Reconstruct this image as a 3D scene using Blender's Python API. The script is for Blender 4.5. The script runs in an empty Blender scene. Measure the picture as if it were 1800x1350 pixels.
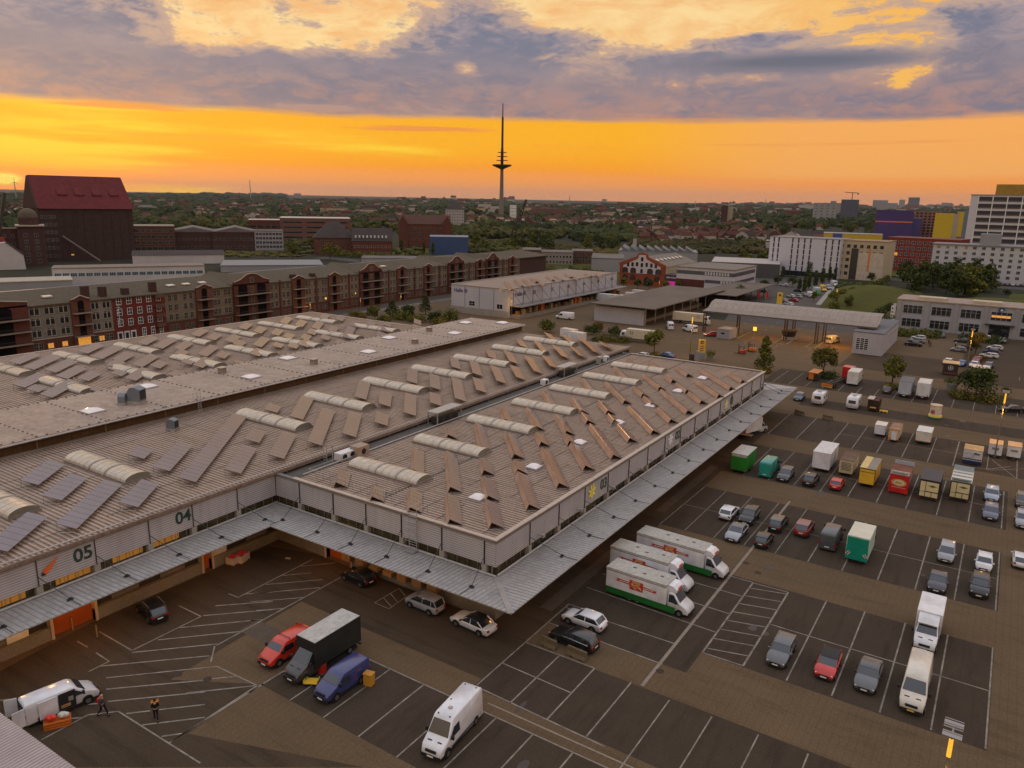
import bpy, bmesh, math, random
from mathutils import Vector, Matrix
rad = math.radians
scene = bpy.context.scene
COL = scene.collection
random.seed(11)

# ------------------------------------------------------------------ camera
F, AZ, PIT, ROL, CAMH = 1340.25, rad(32.96), rad(13.69), rad(1.1466), 40.0
_f = Vector((-math.sin(AZ)*math.cos(PIT), math.cos(AZ)*math.cos(PIT), -math.sin(PIT)))
_r0 = Vector((math.cos(AZ), math.sin(AZ), 0)); _u0 = _r0.cross(_f)
_r = math.cos(ROL)*_r0 + math.sin(ROL)*_u0; _u = -math.sin(ROL)*_r0 + math.cos(ROL)*_u0
cam = bpy.data.cameras.new("camera"); camo = bpy.data.objects.new("camera", cam); COL.objects.link(camo)
camo.matrix_world = Matrix(((_r.x, _u.x, -_f.x, 0), (_r.y, _u.y, -_f.y, 0), (_r.z, _u.z, -_f.z, CAMH), (0, 0, 0, 1)))
cam.sensor_width = 36; cam.lens = F/1800*36; cam.clip_start = .5; cam.clip_end = 60000
scene.camera = camo
scene.render.resolution_x = 1024; scene.render.resolution_y = 768

def G(x, y, z=0.):
    """world point at height z seen at photo position x, y (1800 x 1350)"""
    d = (x-900)/F*_r - (y-675)/F*_u + _f
    t = (z-CAMH)/d.z
    return (d.x*t, d.y*t)
def PR(p):
    p = Vector(p)-Vector((0, 0, CAMH)); z = p.dot(_f)
    return (900+F*p.dot(_r)/z, 675-F*p.dot(_u)/z)
def skydir(x, y):
    d = ((x-900)/F*_r - (y-675)/F*_u + _f).normalized()
    az = math.degrees(math.atan2(d.dot(_r0), -d.x*math.sin(AZ)+d.y*math.cos(AZ)))
    return az, math.degrees(math.asin(d.z))

# ------------------------------------------------------------------ world
def lin(c):
    return tuple(((v/255)/12.92 if v/255 <= .04045 else ((v/255+.055)/1.055)**2.4) for v in c[:3])
scene.view_settings.view_transform = 'Standard'; scene.view_settings.look = 'None'
scene.view_settings.exposure = 0; scene.view_settings.gamma = 1
SUN_AZ, SUN_EL = rad(156.6), rad(3.2)
W = bpy.data.worlds.new("World"); scene.world = W; W.use_nodes = True
nt = W.node_tree; nt.nodes.clear()
def nn(t, **k):
    n = nt.nodes.new(t)
    for a, b in k.items(): setattr(n, a, b)
    return n
def lk(a, b): nt.links.new(a, b)
def mth(op, a, b=None, c=None, clamp=False):
    n = nn('ShaderNodeMath', operation=op, use_clamp=clamp)
    for i, v in enumerate((a, b, c)):
        if v is None: continue
        if isinstance(v, (int, float)): n.inputs[i].default_value = v
        else: lk(v, n.inputs[i])
    return n.outputs[0]
def mixc(f, a, b):
    n = nn('ShaderNodeMix', data_type='RGBA')
    for s, v in ((n.inputs[0], f), (n.inputs[6], a), (n.inputs[7], b)):
        if isinstance(v, (int, float)): s.default_value = v
        elif isinstance(v, tuple): s.default_value = (*v, 1)
        else: lk(v, s)
    return n.outputs[2]
def sst(x, a, b):
    n = nn('ShaderNodeMapRange', interpolation_type='SMOOTHSTEP')
    lk(x, n.inputs[0]); n.inputs[1].default_value = a; n.inputs[2].default_value = b
    return n.outputs[0]
tc = nn('ShaderNodeTexCoord')
def dotv(v):
    n = nn('ShaderNodeVectorMath', operation='DOT_PRODUCT'); lk(tc.outputs['Generated'], n.inputs[0]); n.inputs[1].default_value = v
    return n.outputs['Value']
dz = dotv((0, 0, 1)); dr = dotv(tuple(_r0)); df = dotv((-math.sin(AZ), math.cos(AZ), 0))
el = mth('MULTIPLY', mth('ARCSINE', dz), 57.2958)
au = mth('MULTIPLY', mth('ARCTAN2', dr, df), 57.2958)
def skynoise(su, se, detail=6, dist=.3, off=0., rough=.55):
    cb = nn('ShaderNodeCombineXYZ'); lk(mth('MULTIPLY', au, su), cb.inputs[0]); lk(mth('MULTIPLY', el, se), cb.inputs[1]); cb.inputs[2].default_value = off
    n = nn('ShaderNodeTexNoise'); lk(cb.outputs[0], n.inputs['Vector']); n.inputs['Scale'].default_value = 1; n.inputs['Detail'].default_value = detail
    n.inputs['Distortion'].default_value = dist; n.inputs['Roughness'].default_value = rough
    return n.outputs['Fac']
def gauss(px, py, wu, we, amp):
    a, e = skydir(px, py)
    x = mth('DIVIDE', mth('SUBTRACT', au, a), wu); y = mth('DIVIDE', mth('SUBTRACT', el, e), we)
    s = mth('ADD', mth('MULTIPLY', x, x), mth('MULTIPLY', y, y))
    return mth('MULTIPLY', mth('POWER', 2.718, mth('MULTIPLY', s, -1)), amp)
def summ(l):
    o = l[0]
    for x in l[1:]: o = mth('ADD', o, x)
    return o
n1 = skynoise(.10, .26, 10, .6, 3.7, .66)
n2 = skynoise(.22, .6, 9, .5, 8.1, .66)
n4 = skynoise(.55, 1.5, 8, .7, 4.4, .7)
n3 = skynoise(.035, .5, 5, .2, 1.3)
nedge = skynoise(.06, .5, 4, .2, 5.5)
# band under the cloud deck
el2 = mth('ADD', el, mth('MULTIPLY', mth('SUBTRACT', nedge, .5), 1.3))
lo = mixc(sst(el, .1, 1.5), lin((238, 156, 96)), lin((252, 156, 66)))
mid = mixc(sst(mth('ADD', el, mth('MULTIPLY', n3, 1.4)), 1.6, 4.8), lin((255, 150, 0)), lin((255, 176, 0)))
mid = mixc(sst(au, 6., 22.), mid, lin((250, 172, 88)))
band = mixc(sst(mth('ADD', el, mth('MULTIPLY', mth('SUBTRACT', n3, .5), 2.2)), 1.3, 2.3), lo, mid)
band = mixc(sst(mth('ADD', mth('MULTIPLY', n3, 1.), mth('MULTIPLY', au, -.008)), .66, .8), band, lin((255, 205, 40)))
# cloud deck
under = mixc(sst(el, 5.2, 9.), lin((180, 134, 122)), lin((152, 136, 142)))
under = mixc(sst(mth('ADD', mth('MULTIPLY', n2, .6), mth('MULTIPLY', n4, .4)), .40, .60), under, lin((126, 120, 136)))
hi = mixc(sst(mth('ADD', mth('MULTIPLY', n1, .55), mth('MULTIPLY', n4, .45)), .40, .6), lin((118, 120, 140)), lin((172, 152, 154)))
deck = mixc(sst(el, 7.5, 11.), under, hi)
gap = mixc(sst(n2, .35, .7), lin((255, 220, 155)), lin((246, 184, 118)))
gap = mixc(sst(au, 12., 26.), gap, lin((250, 186, 90)))
bias = summ([mth('MULTIPLY', n1, 1.0), mth('MULTIPLY', n2, .52), mth('MULTIPLY', n4, .42),
    mth('MULTIPLY', sst(el, 8.4, 13.5), .26), gauss(1620, 115, 4.6, 1.6, .30), gauss(1060, 55, 7, 2.3, .24), gauss(1300, 30, 7, 2., .22),
    gauss(1330, 135, 2.8, .7, .16), gauss(820, 120, 1., .55, .34), gauss(600, 68, 6, 1.3, .2), gauss(300, 75, 5, 1.8, .2), gauss(470, 60, 12, 2.4, .05), gauss(555, 190, 2.1, .16, .6),
    gauss(70, 60, 6, 3, -.28), gauss(830, 45, 3.4, 1.5, -.22), gauss(980, 70, 3.6, .8, -.34), gauss(1400, 108, 7.5, .62, -.62), gauss(1330, 72, 3.5, .4, -.34),
    gauss(1770, 60, 2.2, 3., -.34), gauss(400, 130, 9, 1.6, -.15), gauss(1720, 170, 4, 2, -.2)])
gmask = mth('MULTIPLY', sst(bias, 1.15, 1.26), sst(el, 6.3, 7.2))
deck = mixc(sst(bias, .96, 1.16), deck, mixc(sst(el, 7, 10), lin((176, 140, 132)), lin((196, 164, 146))))
deck = mixc(mth('MINIMUM', 1., gauss(1400, 108, 7., .5, 1.2)), deck, lin((108, 108, 122)))
sky = mixc(gmask, deck, gap)
sky = mixc(sst(el2, 5.1, 5.75), band, sky)
streak = mth('MULTIPLY', sst(skynoise(.045, 1.6, 3, .2, 2.2), .56, .68), mth('MULTIPLY', sst(el, 3., 4.8), .85))
sky = mixc(mth('MULTIPLY', streak, mth('SUBTRACT', 1., sst(el2, 5.2, 6.))), sky, lin((236, 140, 70)))
# sun disc and its glow low on the left
sky = mixc(mth('MINIMUM', 1., gauss(0, 322, 8, 1.6, .95)), sky, lin((255, 132, 8)))
sky = mixc(mth('MINIMUM', 1., gauss(9, 314, .62, .24, 3.)), sky, lin((255, 238, 90)))
# the high dome overhead: pale daylight left in the zenith
top = mixc(sst(el, 15, 34), sky, (.90, .89, .96))
sky = mixc(sst(el, 14, 30), sky, top)
sky = mixc(sst(el, -.5, -.05), (.10, .085, .075), sky)
ns = nn('ShaderNodeTexSky', sky_type='NISHITA', sun_disc=False, sun_elevation=SUN_EL, sun_rotation=rad(90)-SUN_AZ)
bg1 = nn('ShaderNodeBackground'); lk(sky, bg1.inputs[0]); bg1.inputs[1].default_value = .97
bg2 = nn('ShaderNodeBackground'); lk(ns.outputs[0], bg2.inputs[0]); bg2.inputs[1].default_value = .008
ad = nn('ShaderNodeAddShader'); lk(bg1.outputs[0], ad.inputs[0]); lk(bg2.outputs[0], ad.inputs[1])
wo = nn('ShaderNodeOutputWorld'); lk(ad.outputs[0], wo.inputs[0])

sun = bpy.data.lights.new("sun", 'SUN'); so = bpy.data.objects.new("sun", sun); COL.objects.link(so)
sun.energy = .42; sun.angle = rad(2.); sun.color = (1, .50, .20)
sd = Vector((math.cos(SUN_AZ)*math.cos(SUN_EL), math.sin(SUN_AZ)*math.cos(SUN_EL), math.sin(SUN_EL)))
so.rotation_euler = sd.to_track_quat('Z', 'Y').to_euler(); so.location = (-50, 50, 200)

# ------------------------------------------------------------------ helpers
def tag(o, label=None, cat=None, group=None, kind=None):
    if label: o['label'] = label
    if cat: o['category'] = cat
    if group: o['group'] = group
    if kind: o['kind'] = kind
    return o
def thing(name, label, cat, loc=(0, 0, 0), rot=0, group=None):
    o = bpy.data.objects.new(name, None); COL.objects.link(o); o.empty_display_size = .5
    o.location = loc; o.rotation_euler = (0, 0, rot)
    return tag(o, label, cat, group)
class MB:
    def __init__(s): s.v = []; s.f = []; s.m = []; s.T = None
    def vert(s, p):
        if s.T is not None: p = s.T @ Vector(p)
        s.v.append(tuple(p)); return len(s.v)-1
    def poly(s, pts, m=0):
        s.f.append([s.vert(p) for p in pts]); s.m.append(m); return s
    def box(s, x0, y0, z0, x1, y1, z1, m=0, skip=''):
        if x0 > x1: x0, x1 = x1, x0
        if y0 > y1: y0, y1 = y1, y0
        if z0 > z1: z0, z1 = z1, z0
        i = [s.vert(p) for p in ((x0,y0,z0),(x1,y0,z0),(x1,y1,z0),(x0,y1,z0),(x0,y0,z1),(x1,y0,z1),(x1,y1,z1),(x0,y1,z1))]
        for k, q in (('b',(0,3,2,1)),('t',(4,5,6,7)),('s',(0,1,5,4)),('e',(1,2,6,5)),('n',(2,3,7,6)),('w',(3,0,4,7))):
            if k in skip: continue
            s.f.append([i[a] for a in q]); s.m.append(m)
        return s
    def cbox(s, cx, cy, cz, dx, dy, dz, m=0): return s.box(cx-dx/2, cy-dy/2, cz-dz/2, cx+dx/2, cy+dy/2, cz+dz/2, m)
    def tube(s, p, q, r, n=8, r2=None, m=0, cap=True):
        p = Vector(p); q = Vector(q); r2 = r if r2 is None else r2
        d = (q-p).normalized(); a = Vector((0,0,1)) if abs(d.z) < .9 else Vector((1,0,0))
        u = d.cross(a).normalized(); w = d.cross(u)
        A = [s.vert(p+r*(math.cos(t)*u+math.sin(t)*w)) for t in [2*math.pi*k/n for k in range(n)]]
        B = [s.vert(q+r2*(math.cos(t)*u+math.sin(t)*w)) for t in [2*math.pi*k/n for k in range(n)]]
        for k in range(n):
            s.f.append([A[k], B[k], B[(k+1)%n], A[(k+1)%n]]); s.m.append(m)
        if cap:
            s.f.append(A[::1]); s.m.append(m); s.f.append(B[::-1]); s.m.append(m)
        return s
    def prism(s, prof, y0, y1, m=0):
        """profile of (x, z) points extruded from y0 to y1"""
        A = [s.vert((x, y0, z)) for x, z in prof]; B = [s.vert((x, y1, z)) for x, z in prof]; n = len(prof)
        for k in range(n):
            s.f.append([A[k], A[(k+1)%n], B[(k+1)%n], B[k]]); s.m.append(m)
        s.f.append(A[::-1]); s.m.append(m); s.f.append(B); s.m.append(m)
        return s
    def lathe(s, c, prof, n=20, m=0):
        rings = []
        for r, z in prof:
            rings.append([s.vert((c[0]+r*math.cos(2*math.pi*k/n), c[1]+r*math.sin(2*math.pi*k/n), c[2]+z)) for k in range(n)])
        for a, b in zip(rings, rings[1:]):
            for k in range(n):
                s.f.append([a[k], a[(k+1)%n], b[(k+1)%n], b[k]]); s.m.append(m)
        s.f.append(rings[0][::-1]); s.m.append(m); s.f.append(rings[-1]); s.m.append(m)
        return s
    def mesh(s, name, mats, smooth=None):
        me = bpy.data.meshes.new(name); me.from_pydata(s.v, [], s.f)
        if not isinstance(mats, (list, tuple)): mats = [mats]
        for x in mats: me.materials.append(x)
        if len(mats) > 1: me.polygons.foreach_set('material_index', s.m)
        if smooth:
            me.polygons.foreach_set('use_smooth', [True]*len(me.polygons)); me.set_sharp_from_angle(angle=rad(smooth))
        me.update(); return me
    def build(s, name, mats, parent=None, smooth=None, loc=None, rot=None):
        return link(name, s.mesh(name, mats, smooth), parent, loc, rot)
def link(name, me, parent=None, loc=None, rot=None):
    o = bpy.data.objects.new(name, me); COL.objects.link(o)
    if parent is not None: o.parent = parent
    if loc: o.location = loc
    if rot is not None: o.rotation_euler = rot if isinstance(rot, tuple) else (0, 0, rot)
    return o
def copy_tree(o, parent=None):
    c = o.copy(); COL.objects.link(c); c.parent = parent
    for ch in list(o.children): copy_tree(ch, c)
    return c
ORD = ('first second third fourth fifth sixth seventh eighth ninth tenth eleventh twelfth thirteenth fourteenth fifteenth sixteenth seventeenth eighteenth nineteenth twentieth').split()
def ordn(i):
    if i < 20: return ORD[i]
    t = {2: 'twenty', 3: 'thirty', 4: 'forty', 5: 'fifty', 6: 'sixty'}
    d, r = (i+1)//10, (i+1) % 10
    if r == 0: return {3: 'thirtieth', 4: 'fortieth', 5: 'fiftieth', 6: 'sixtieth'}[d]
    return t[d]+'-'+ORD[r-1]

# ------------------------------------------------------------------ materials
_mats = {}
def M(name, rgb, rough=.7, metal=0., var=.12, scale=.6, fine=0., bump=0., stripe=None, streak=None, emit=0., ecol=None, spec=None, big=0., tint=None):
    """procedural material; rgb are linear base values"""
    if name in _mats: return _mats[name]
    m = bpy.data.materials.new(name); m.use_nodes = True; t = m.node_tree; N = t.nodes; b = N['Principled BSDF']
    b.inputs['Roughness'].default_value = rough; b.inputs['Metallic'].default_value = metal
    if spec is None and rough >= .7: spec = .14
    if spec is not None: b.inputs['Specular IOR Level'].default_value = spec
    c = N.new('ShaderNodeTexCoord')
    def noise(sc, det=4, ro=.6):
        n = N.new('ShaderNodeTexNoise'); n.inputs['Scale'].default_value = sc; n.inputs['Detail'].default_value = det; n.inputs['Roughness'].default_value = ro
        t.links.new(c.outputs['Object'], n.inputs['Vector']); return n.outputs['Fac']
    def mix(f, a, bb, bt='MIX'):
        n = N.new('ShaderNodeMix'); n.data_type = 'RGBA'; n.blend_type = bt
        for s, v in ((n.inputs[0], f), (n.inputs[6], a), (n.inputs[7], bb)):
            if isinstance(v, (int, float)): s.default_value = v
            elif isinstance(v, tuple): s.default_value = (*v[:3], 1)
            else: t.links.new(v, s)
        return n.outputs[2]
    def rng(x, a, bb):
        n = N.new('ShaderNodeMapRange'); t.links.new(x, n.inputs[0]); n.inputs[1].default_value = a; n.inputs[2].default_value = bb; return n.outputs[0]
    A = tuple(v*(1-var) for v in rgb); B = tuple(min(1, v*(1+var)) for v in rgb)
    if tint: B = tuple(tint)
    col = mix(rng(noise(scale), .35, .65), A, B)
    if big: col = mix(rng(noise(big, 3), .35, .65), col, tuple(v*.72 for v in rgb))
    if fine: col = mix(rng(noise(fine, 6, .75), .3, .7), mix(.5, col, (0, 0, 0)), mix(.12, col, (1, 1, 1))) if False else mix(.55, col, mix(rng(noise(fine, 6, .75), .25, .75), tuple(v*.45 for v in rgb), tuple(min(1, v*1.6) for v in rgb)))
    if streak:
        mp = N.new('ShaderNodeMapping'); mp.inputs['Scale'].default_value = streak[:3]; t.links.new(c.outputs['Object'], mp.inputs[0])
        sn = N.new('ShaderNodeTexNoise'); sn.inputs['Scale'].default_value = 1; sn.inputs['Detail'].default_value = 5; sn.inputs['Roughness'].default_value = .65; t.links.new(mp.outputs[0], sn.inputs['Vector'])
        col = mix(rng(sn.outputs['Fac'], .5, .72), col, mix(1.0, col, (streak[3],)*3, 'MULTIPLY'))
    if stripe:
        ax, pitch, duty, dark = stripe
        sp = N.new('ShaderNodeSeparateXYZ'); t.links.new(c.outputs['Object'], sp.inputs[0])
        q = N.new('ShaderNodeMath'); q.operation = 'DIVIDE'; t.links.new(sp.outputs[ax], q.inputs[0]); q.inputs[1].default_value = pitch
        fr = N.new('ShaderNodeMath'); fr.operation = 'FRACT'; t.links.new(q.outputs[0], fr.inputs[0])
        lt = N.new('ShaderNodeMath'); lt.operation = 'LESS_THAN'; t.links.new(fr.outputs[0], lt.inputs[0]); lt.inputs[1].default_value = duty
        dk = N.new('ShaderNodeMix'); dk.data_type = 'RGBA'; dk.blend_type = 'MULTIPLY'; t.links.new(lt.outputs[0], dk.inputs[0]); t.links.new(col, dk.inputs[6]); dk.inputs[7].default_value = (dark, dark, dark, 1)
        col = dk.outputs[2]
    t.links.new(col, b.inputs['Base Color'])
    if bump:
        bp = N.new('ShaderNodeBump'); bp.inputs['Strength'].default_value = bump; bp.inputs['Distance'].default_value = .05
        t.links.new(noise(max(6, fine or 8), 5), bp.inputs['Height']); t.links.new(bp.outputs[0], b.inputs['Normal'])
    if emit:
        b.inputs['Emission Color'].default_value = (*(ecol or rgb), 1); b.inputs['Emission Strength'].default_value = emit
    _mats[name] = m; return m
def paint(name, rgb, rough=.28):
    m = M('paint_'+name, rgb, rough=rough, var=.05, scale=.8, spec=.5, big=.5)
    m.node_tree.nodes['Principled BSDF'].inputs['Coat Weight'].default_value = .6; m.node_tree.nodes['Principled BSDF'].inputs['Coat Roughness'].default_value = .06
    return m
asphalt = M('asphalt', (.066, .046, .029), .85, var=.22, scale=.25, fine=7, big=.09, bump=.25, streak=(.08, .9, 1, .62))
asphalt_dark = M('asphalt_bay', (.058, .042, .029), .85, var=.2, scale=.3, fine=7, big=.1, bump=.25, streak=(.9, .12, 1, .68))
asphalt_grey = M('asphalt_road', (.085, .075, .068), .9, var=.12, scale=.2, fine=7, big=.05)
concrete = M('concrete', (.24, .20, .16), .9, var=.2, scale=.8, fine=6)
concrete_lt = M('concrete_light', (.29, .265, .23), .9, var=.15, scale=.6, fine=5)
whiteline = M('road_paint', (.17, .145, .12), .85, var=.15, scale=1.1, fine=9, tint=(.44, .40, .35))
roofsheet = M('ribbed_roof_sheet', (.245, .175, .135), .55, metal=.15, var=.15, scale=.12, fine=2.5, big=.03, streak=(.12, 2.5, 1, .55))
roofrib = M('roof_rib', (.35, .26, .20), .5, metal=.15, var=.15, scale=.2, fine=3, streak=(.15, 2.2, 1, .6))
ribdark = M('roof_rib_gap', (.11, .085, .075), .7, metal=.1, var=.15, scale=.2)
raised = M('raised_roof_membrane', (.37, .29, .235), .7, var=.08, scale=.07, fine=1.2, big=.03, streak=(.25, .6, 1, .78))
cladding = M('corrugated_cladding', (.45, .43, .44), .5, metal=.1, var=.07, scale=.3, stripe=(2, .24, .4, .62), streak=(1.2, 1.2, .15, .85))
cladding_pl = M('cladding_panel', (.40, .39, .42), .5, metal=.1, var=.06, scale=.3, stripe=(0, 1.2, .05, .75))
canopym = M('canopy_sheet', (.34, .325, .315), .5, metal=.2, streak=(.5, .5, 1, .7), var=.1, scale=.25, fine=1.8)
canopyrib = M('canopy_rib', (.31, .295, .285), .5, metal=.3, var=.1, scale=.4)
steel = M('galvanised_steel', (.40, .39, .38), .45, metal=.6, var=.12, scale=2)
darksteel = M('dark_steel', (.05, .047, .045), .5, metal=.4, var=.2, scale=1)
black = M('black_trim', (.012, .012, .013), .6, var=.2, scale=3)
tan = M('parapet_flashing', (.45, .36, .29), .6, metal=.1, var=.1, scale=.4, fine=2)
fascia = M('fascia_grey', (.15, .135, .125), .6, var=.1, scale=.4)
brownwall = M('brown_boarding', (.085, .047, .022), .8, var=.2, scale=.3, fine=2, big=.1, stripe=(1, 1.15, .06, .5))
glass = M('dark_glass', (.018, .022, .026), .08, var=.3, scale=.4, spec=.9)
glass_car = M('car_glass', (.02, .026, .034), .06, var=.2, scale=.6, spec=1.)
yglass = M('clerestory_glass', (.07, .06, .03), .2, var=.4, scale=.5, spec=.8)
vault = M('rooflight_polycarbonate', (.50, .43, .33), .2, var=.1, scale=.35, fine=1.5, big=.1, spec=.7)
vaultseam = M('rooflight_seam', (.33, .31, .28), .5, var=.1)
domem = M('acrylic_dome', (.78, .72, .70), .15, var=.05, scale=.8, spec=.8)
pv = M('solar_cells', (.17, .135, .145), .2, metal=.4, var=.08, scale=.5, spec=1.)
pvline = M('solar_module_frame', (.13, .11, .105), .4, metal=.4)
pvback = M('solar_back_plate', (.40, .26, .18), .7, metal=0., var=.12, scale=.6)
white = M('white_paint', (.74, .74, .74), .4, var=.06, scale=.7, big=.3)
tyre = M('tyre_rubber', (.012, .012, .012), .85, var=.2, scale=5)
rimm = M('wheel_rim', (.28, .28, .29), .35, metal=.8, var=.1, scale=3)
tail = M('tail_light', (.35, .008, .006), .2, var=.1, scale=3, spec=.8)
headl = M('headlight', (.70, .72, .74), .1, var=.1, scale=4, spec=.9)
plate = M('number_plate', (.72, .72, .68), .4, var=.05)
brick = M('red_brick', (.115, .044, .030), .9, var=.22, scale=.35, fine=2.2, big=.06)
brick_dk = M('dark_brick', (.072, .040, .036), .9, var=.18, scale=.2, fine=1.5, big=.05)
plaster = M('weathered_plaster', (.185, .150, .108), .95, var=.25, scale=.25, fine=1.2, big=.07)
redroof = M('red_tile_roof', (.26, .055, .05), .8, var=.15, scale=.2, fine=1.)
brownroof = M('bitumen_roof', (.105, .086, .060), .9, var=.15, scale=.12, fine=1, big=.04)
orange = M('orange_paint', (.60, .16, .02), .45, var=.1, scale=1)
yellow = M('yellow_paint', (.68, .42, .03), .45, var=.1, scale=1)
red = M('red_paint', (.50, .02, .015), .4, var=.1, scale=1)
wood = M('weathered_wood', (.30, .17, .07), .85, var=.3, scale=1.5, fine=6)
bark = M('bark', (.07, .05, .035), .95, var=.3, scale=3)
grassm = M('grass', (.065, .068, .012), .95, var=.3, scale=.08, fine=1.2, big=.03, tint=(.145, .125, .016))
litwin = M('lit_window', (.5, .22, .04), .5, var=.5, scale=2, emit=.5, ecol=(1, .42, .06))
LEAF = [M('foliage_green', (.045, .068, .014), .85, var=.4, scale=.5, tint=(.10, .115, .020)),
        M('foliage_yellow_green', (.095, .115, .016), .85, var=.4, scale=.5, tint=(.22, .18, .02)),
        M('foliage_dark', (.025, .042, .015), .85, var=.4, scale=.5, tint=(.055, .07, .018)),
        M('foliage_autumn', (.085, .07, .014), .85, var=.4, scale=.5, tint=(.20, .11, .016))]

# ------------------------------------------------------------------ windows: many per facade, capped as parts
_win = {}
def add_win(root, me, name, mat4):
    _win.setdefault(root.name, (root, []))[1].append((me, name, mat4))
def flush_windows():
    for root, lst in _win.values():
        base = Matrix.Translation(root.location) @ Matrix.Rotation(root.rotation_euler.z, 4, 'Z')
        cp = Vector((0, 0, CAMH))
        lst.sort(key=lambda t: ((base @ t[2]).translation-cp).length)
        for me, name, m in lst[:96]:
            o = bpy.data.objects.new(name, me); COL.objects.link(o); o.parent = root; o.matrix_local = m
        rest = lst[96:]
        if rest:
            mb = MB(); mats = []
            for me, name, m in rest:
                for x in me.materials:
                    if x not in mats: mats.append(x)
                off = len(mb.v)
                mb.v += [tuple(m @ v.co) for v in me.vertices]
                for p in me.polygons:
                    mb.f.append([off+i for i in p.vertices]); mb.m.append(mats.index(me.materials[p.material_index]))
            o = mb.build('remaining_windows', mats, root); o['kind'] = 'stuff'
_wm = {}
def winmesh(w, h, gl=None, fr=None, bars=1, hbars=0, sill=False, arch=False, ft=.07):
    """window facing -y, origin at bottom centre, on the wall face"""
    gl = gl or glass; fr = fr or white
    k = (w, h, gl.name, fr.name, bars, hbars, sill, arch, ft)
    if k in _wm: return _wm[k]
    mb = MB(); x = w/2
    mb.box(-x, -.02, 0, x, .04, h, 0)
    mb.box(-x-ft, -.05, 0, -x, .04, h, 1); mb.box(x, -.05, 0, x+ft, .04, h, 1)
    mb.box(-x-ft, -.05, h, x+ft, .04, h+ft, 1); mb.box(-x-ft, -.05-(.1 if sill else 0), -ft, x+ft, .04, 0, 1)
    for i in range(bars):
        q = -x+w*(i+1)/(bars+1); mb.box(q-ft*.4, -.04, 0, q+ft*.4, .035, h, 1)
    for i in range(hbars):
        q = h*(i+1)/(hbars+1); mb.box(-x, -.045, q-ft*.4, x, .035, q+ft*.4, 1)
    if arch: mb.poly([(x*math.cos(t), -.03, h+ft+x*.45*math.sin(t)) for t in [math.pi*i/6 for i in range(7)]], 0)
    _wm[k] = mb.mesh('window', [gl, fr]); return _wm[k]
def facemat(p, yaw):
    return Matrix.Translation(p) @ Matrix.Rotation(yaw, 4, 'Z')
# yaw so that local -y points outward: facing -Y: 0, facing +X: 90deg, facing -X: -90deg, facing +Y: 180
def win_grid(root, face, a0, a1, fixed, cols, rows, z0, dz, w, h, name='window', skip=None, **kw):
    me = winmesh(w, h, **kw)
    for i in range(cols):
        a = a0+(a1-a0)*(i+.5)/cols
        for j in range(rows):
            if skip and skip(i, j): continue
            z = z0+j*dz
            if face == '-y': m = facemat((a, fixed-.01, z), 0)
            elif face == '+x': m = facemat((fixed+.01, a, z), rad(90))
            elif face == '-x': m = facemat((fixed-.01, a, z), rad(-90))
            add_win(root, me, name, m)
_txt = {}
def textmesh(body, size, mat, depth=.02, bold=.0):
    cu = bpy.data.curves.new('t', 'FONT'); cu.body = body; cu.size = size; cu.extrude = depth; cu.offset = bold; cu.align_x = 'CENTER'; cu.align_y = 'CENTER'
    o = bpy.data.objects.new('t', cu); COL.objects.link(o)
    dg = bpy.context.evaluated_depsgraph_get(); me = bpy.data.meshes.new_from_object(o.evaluated_get(dg))
    bpy.data.objects.remove(o); bpy.data.curves.remove(cu)
    me.materials.clear(); me.materials.append(mat); return me
def text_on(root, name, body, size, mat, p, yaw, bold=.0, depth=.02):
    """text standing upright on a wall; yaw as in facemat"""
    o = link(name, textmesh(body, size, mat, depth, bold), root)
    o.matrix_local = facemat(p, yaw) @ Matrix.Rotation(rad(90), 4, 'X'); return o
def point(name, loc, watt, col, r=.3, parent=None):
    l = bpy.data.lights.new(name, 'POINT'); l.energy = watt; l.color = col; l.shadow_soft_size = r
    o = bpy.data.objects.new(name, l); COL.objects.link(o); o.location = loc
    if parent is not None: o.parent = parent
    return o

# ================================================================== GROUND
def onX(u, v, X):
    d = (u-900)/F*_r - (v-675)/F*_u + _f; t = X/d.x; return (d.y*t, CAMH+d.z*t)
def onY(u, v, Y):
    d = (u-900)/F*_r - (v-675)/F*_u + _f; t = Y/d.y; return (d.x*t, CAMH+d.z*t)
_O = {1:(0,280),2:(440,280),3:(880,280),4:(1320,280),5:(0,560),6:(440,560),7:(880,560),8:(1320,560),9:(0,860),10:(440,860),11:(880,860),12:(1320,860)}
def C(k, x, y):
    if k == 13: return (x/5, 1080+y/5)
    return (_O[k][0]+x/3.75, _O[k][1]+y/3.75)
landm = M('far_land', (.028, .030, .018), .95, var=.35, scale=.004, fine=.03, tint=(.045, .042, .024))
mb = MB(); n = 64; R1 = 30000
c0 = mb.vert((0, 0, 0))
ring = [mb.vert((R1*math.cos(2*math.pi*k/n), R1*math.sin(2*math.pi*k/n), 0)) for k in range(n)]
for k in range(n): mb.f.append([c0, ring[k], ring[(k+1)%n]]); mb.m.append(0)
tag(mb.build('ground', landm), kind='structure')
def sheet(name, polys, mat, z):
    mb = MB()
    for k, p in enumerate(polys): mb.poly([(x, y, z+k*.0007) for x, y in p])
    return tag(mb.build(name, mat), kind='structure')
def rect(x0, y0, x1, y1): return [(x0, y0), (x1, y0), (x1, y1), (x0, y1)]
paver = M('block_paving', (.128, .086, .049), .9, var=.16, scale=.15, fine=6, big=.06, bump=.3, stripe=(0, .6, .13, .88), streak=(.15, .7, 1, .75))
sheet('yard', [rect(-210, -60, 90, 205), [(-210, 205), (40, 205), (40, 284), (-30, 284), (-30, 262), (-95, 262), (-100, 345), (-150, 345), (-210, 345)]], paver, .02)
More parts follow.
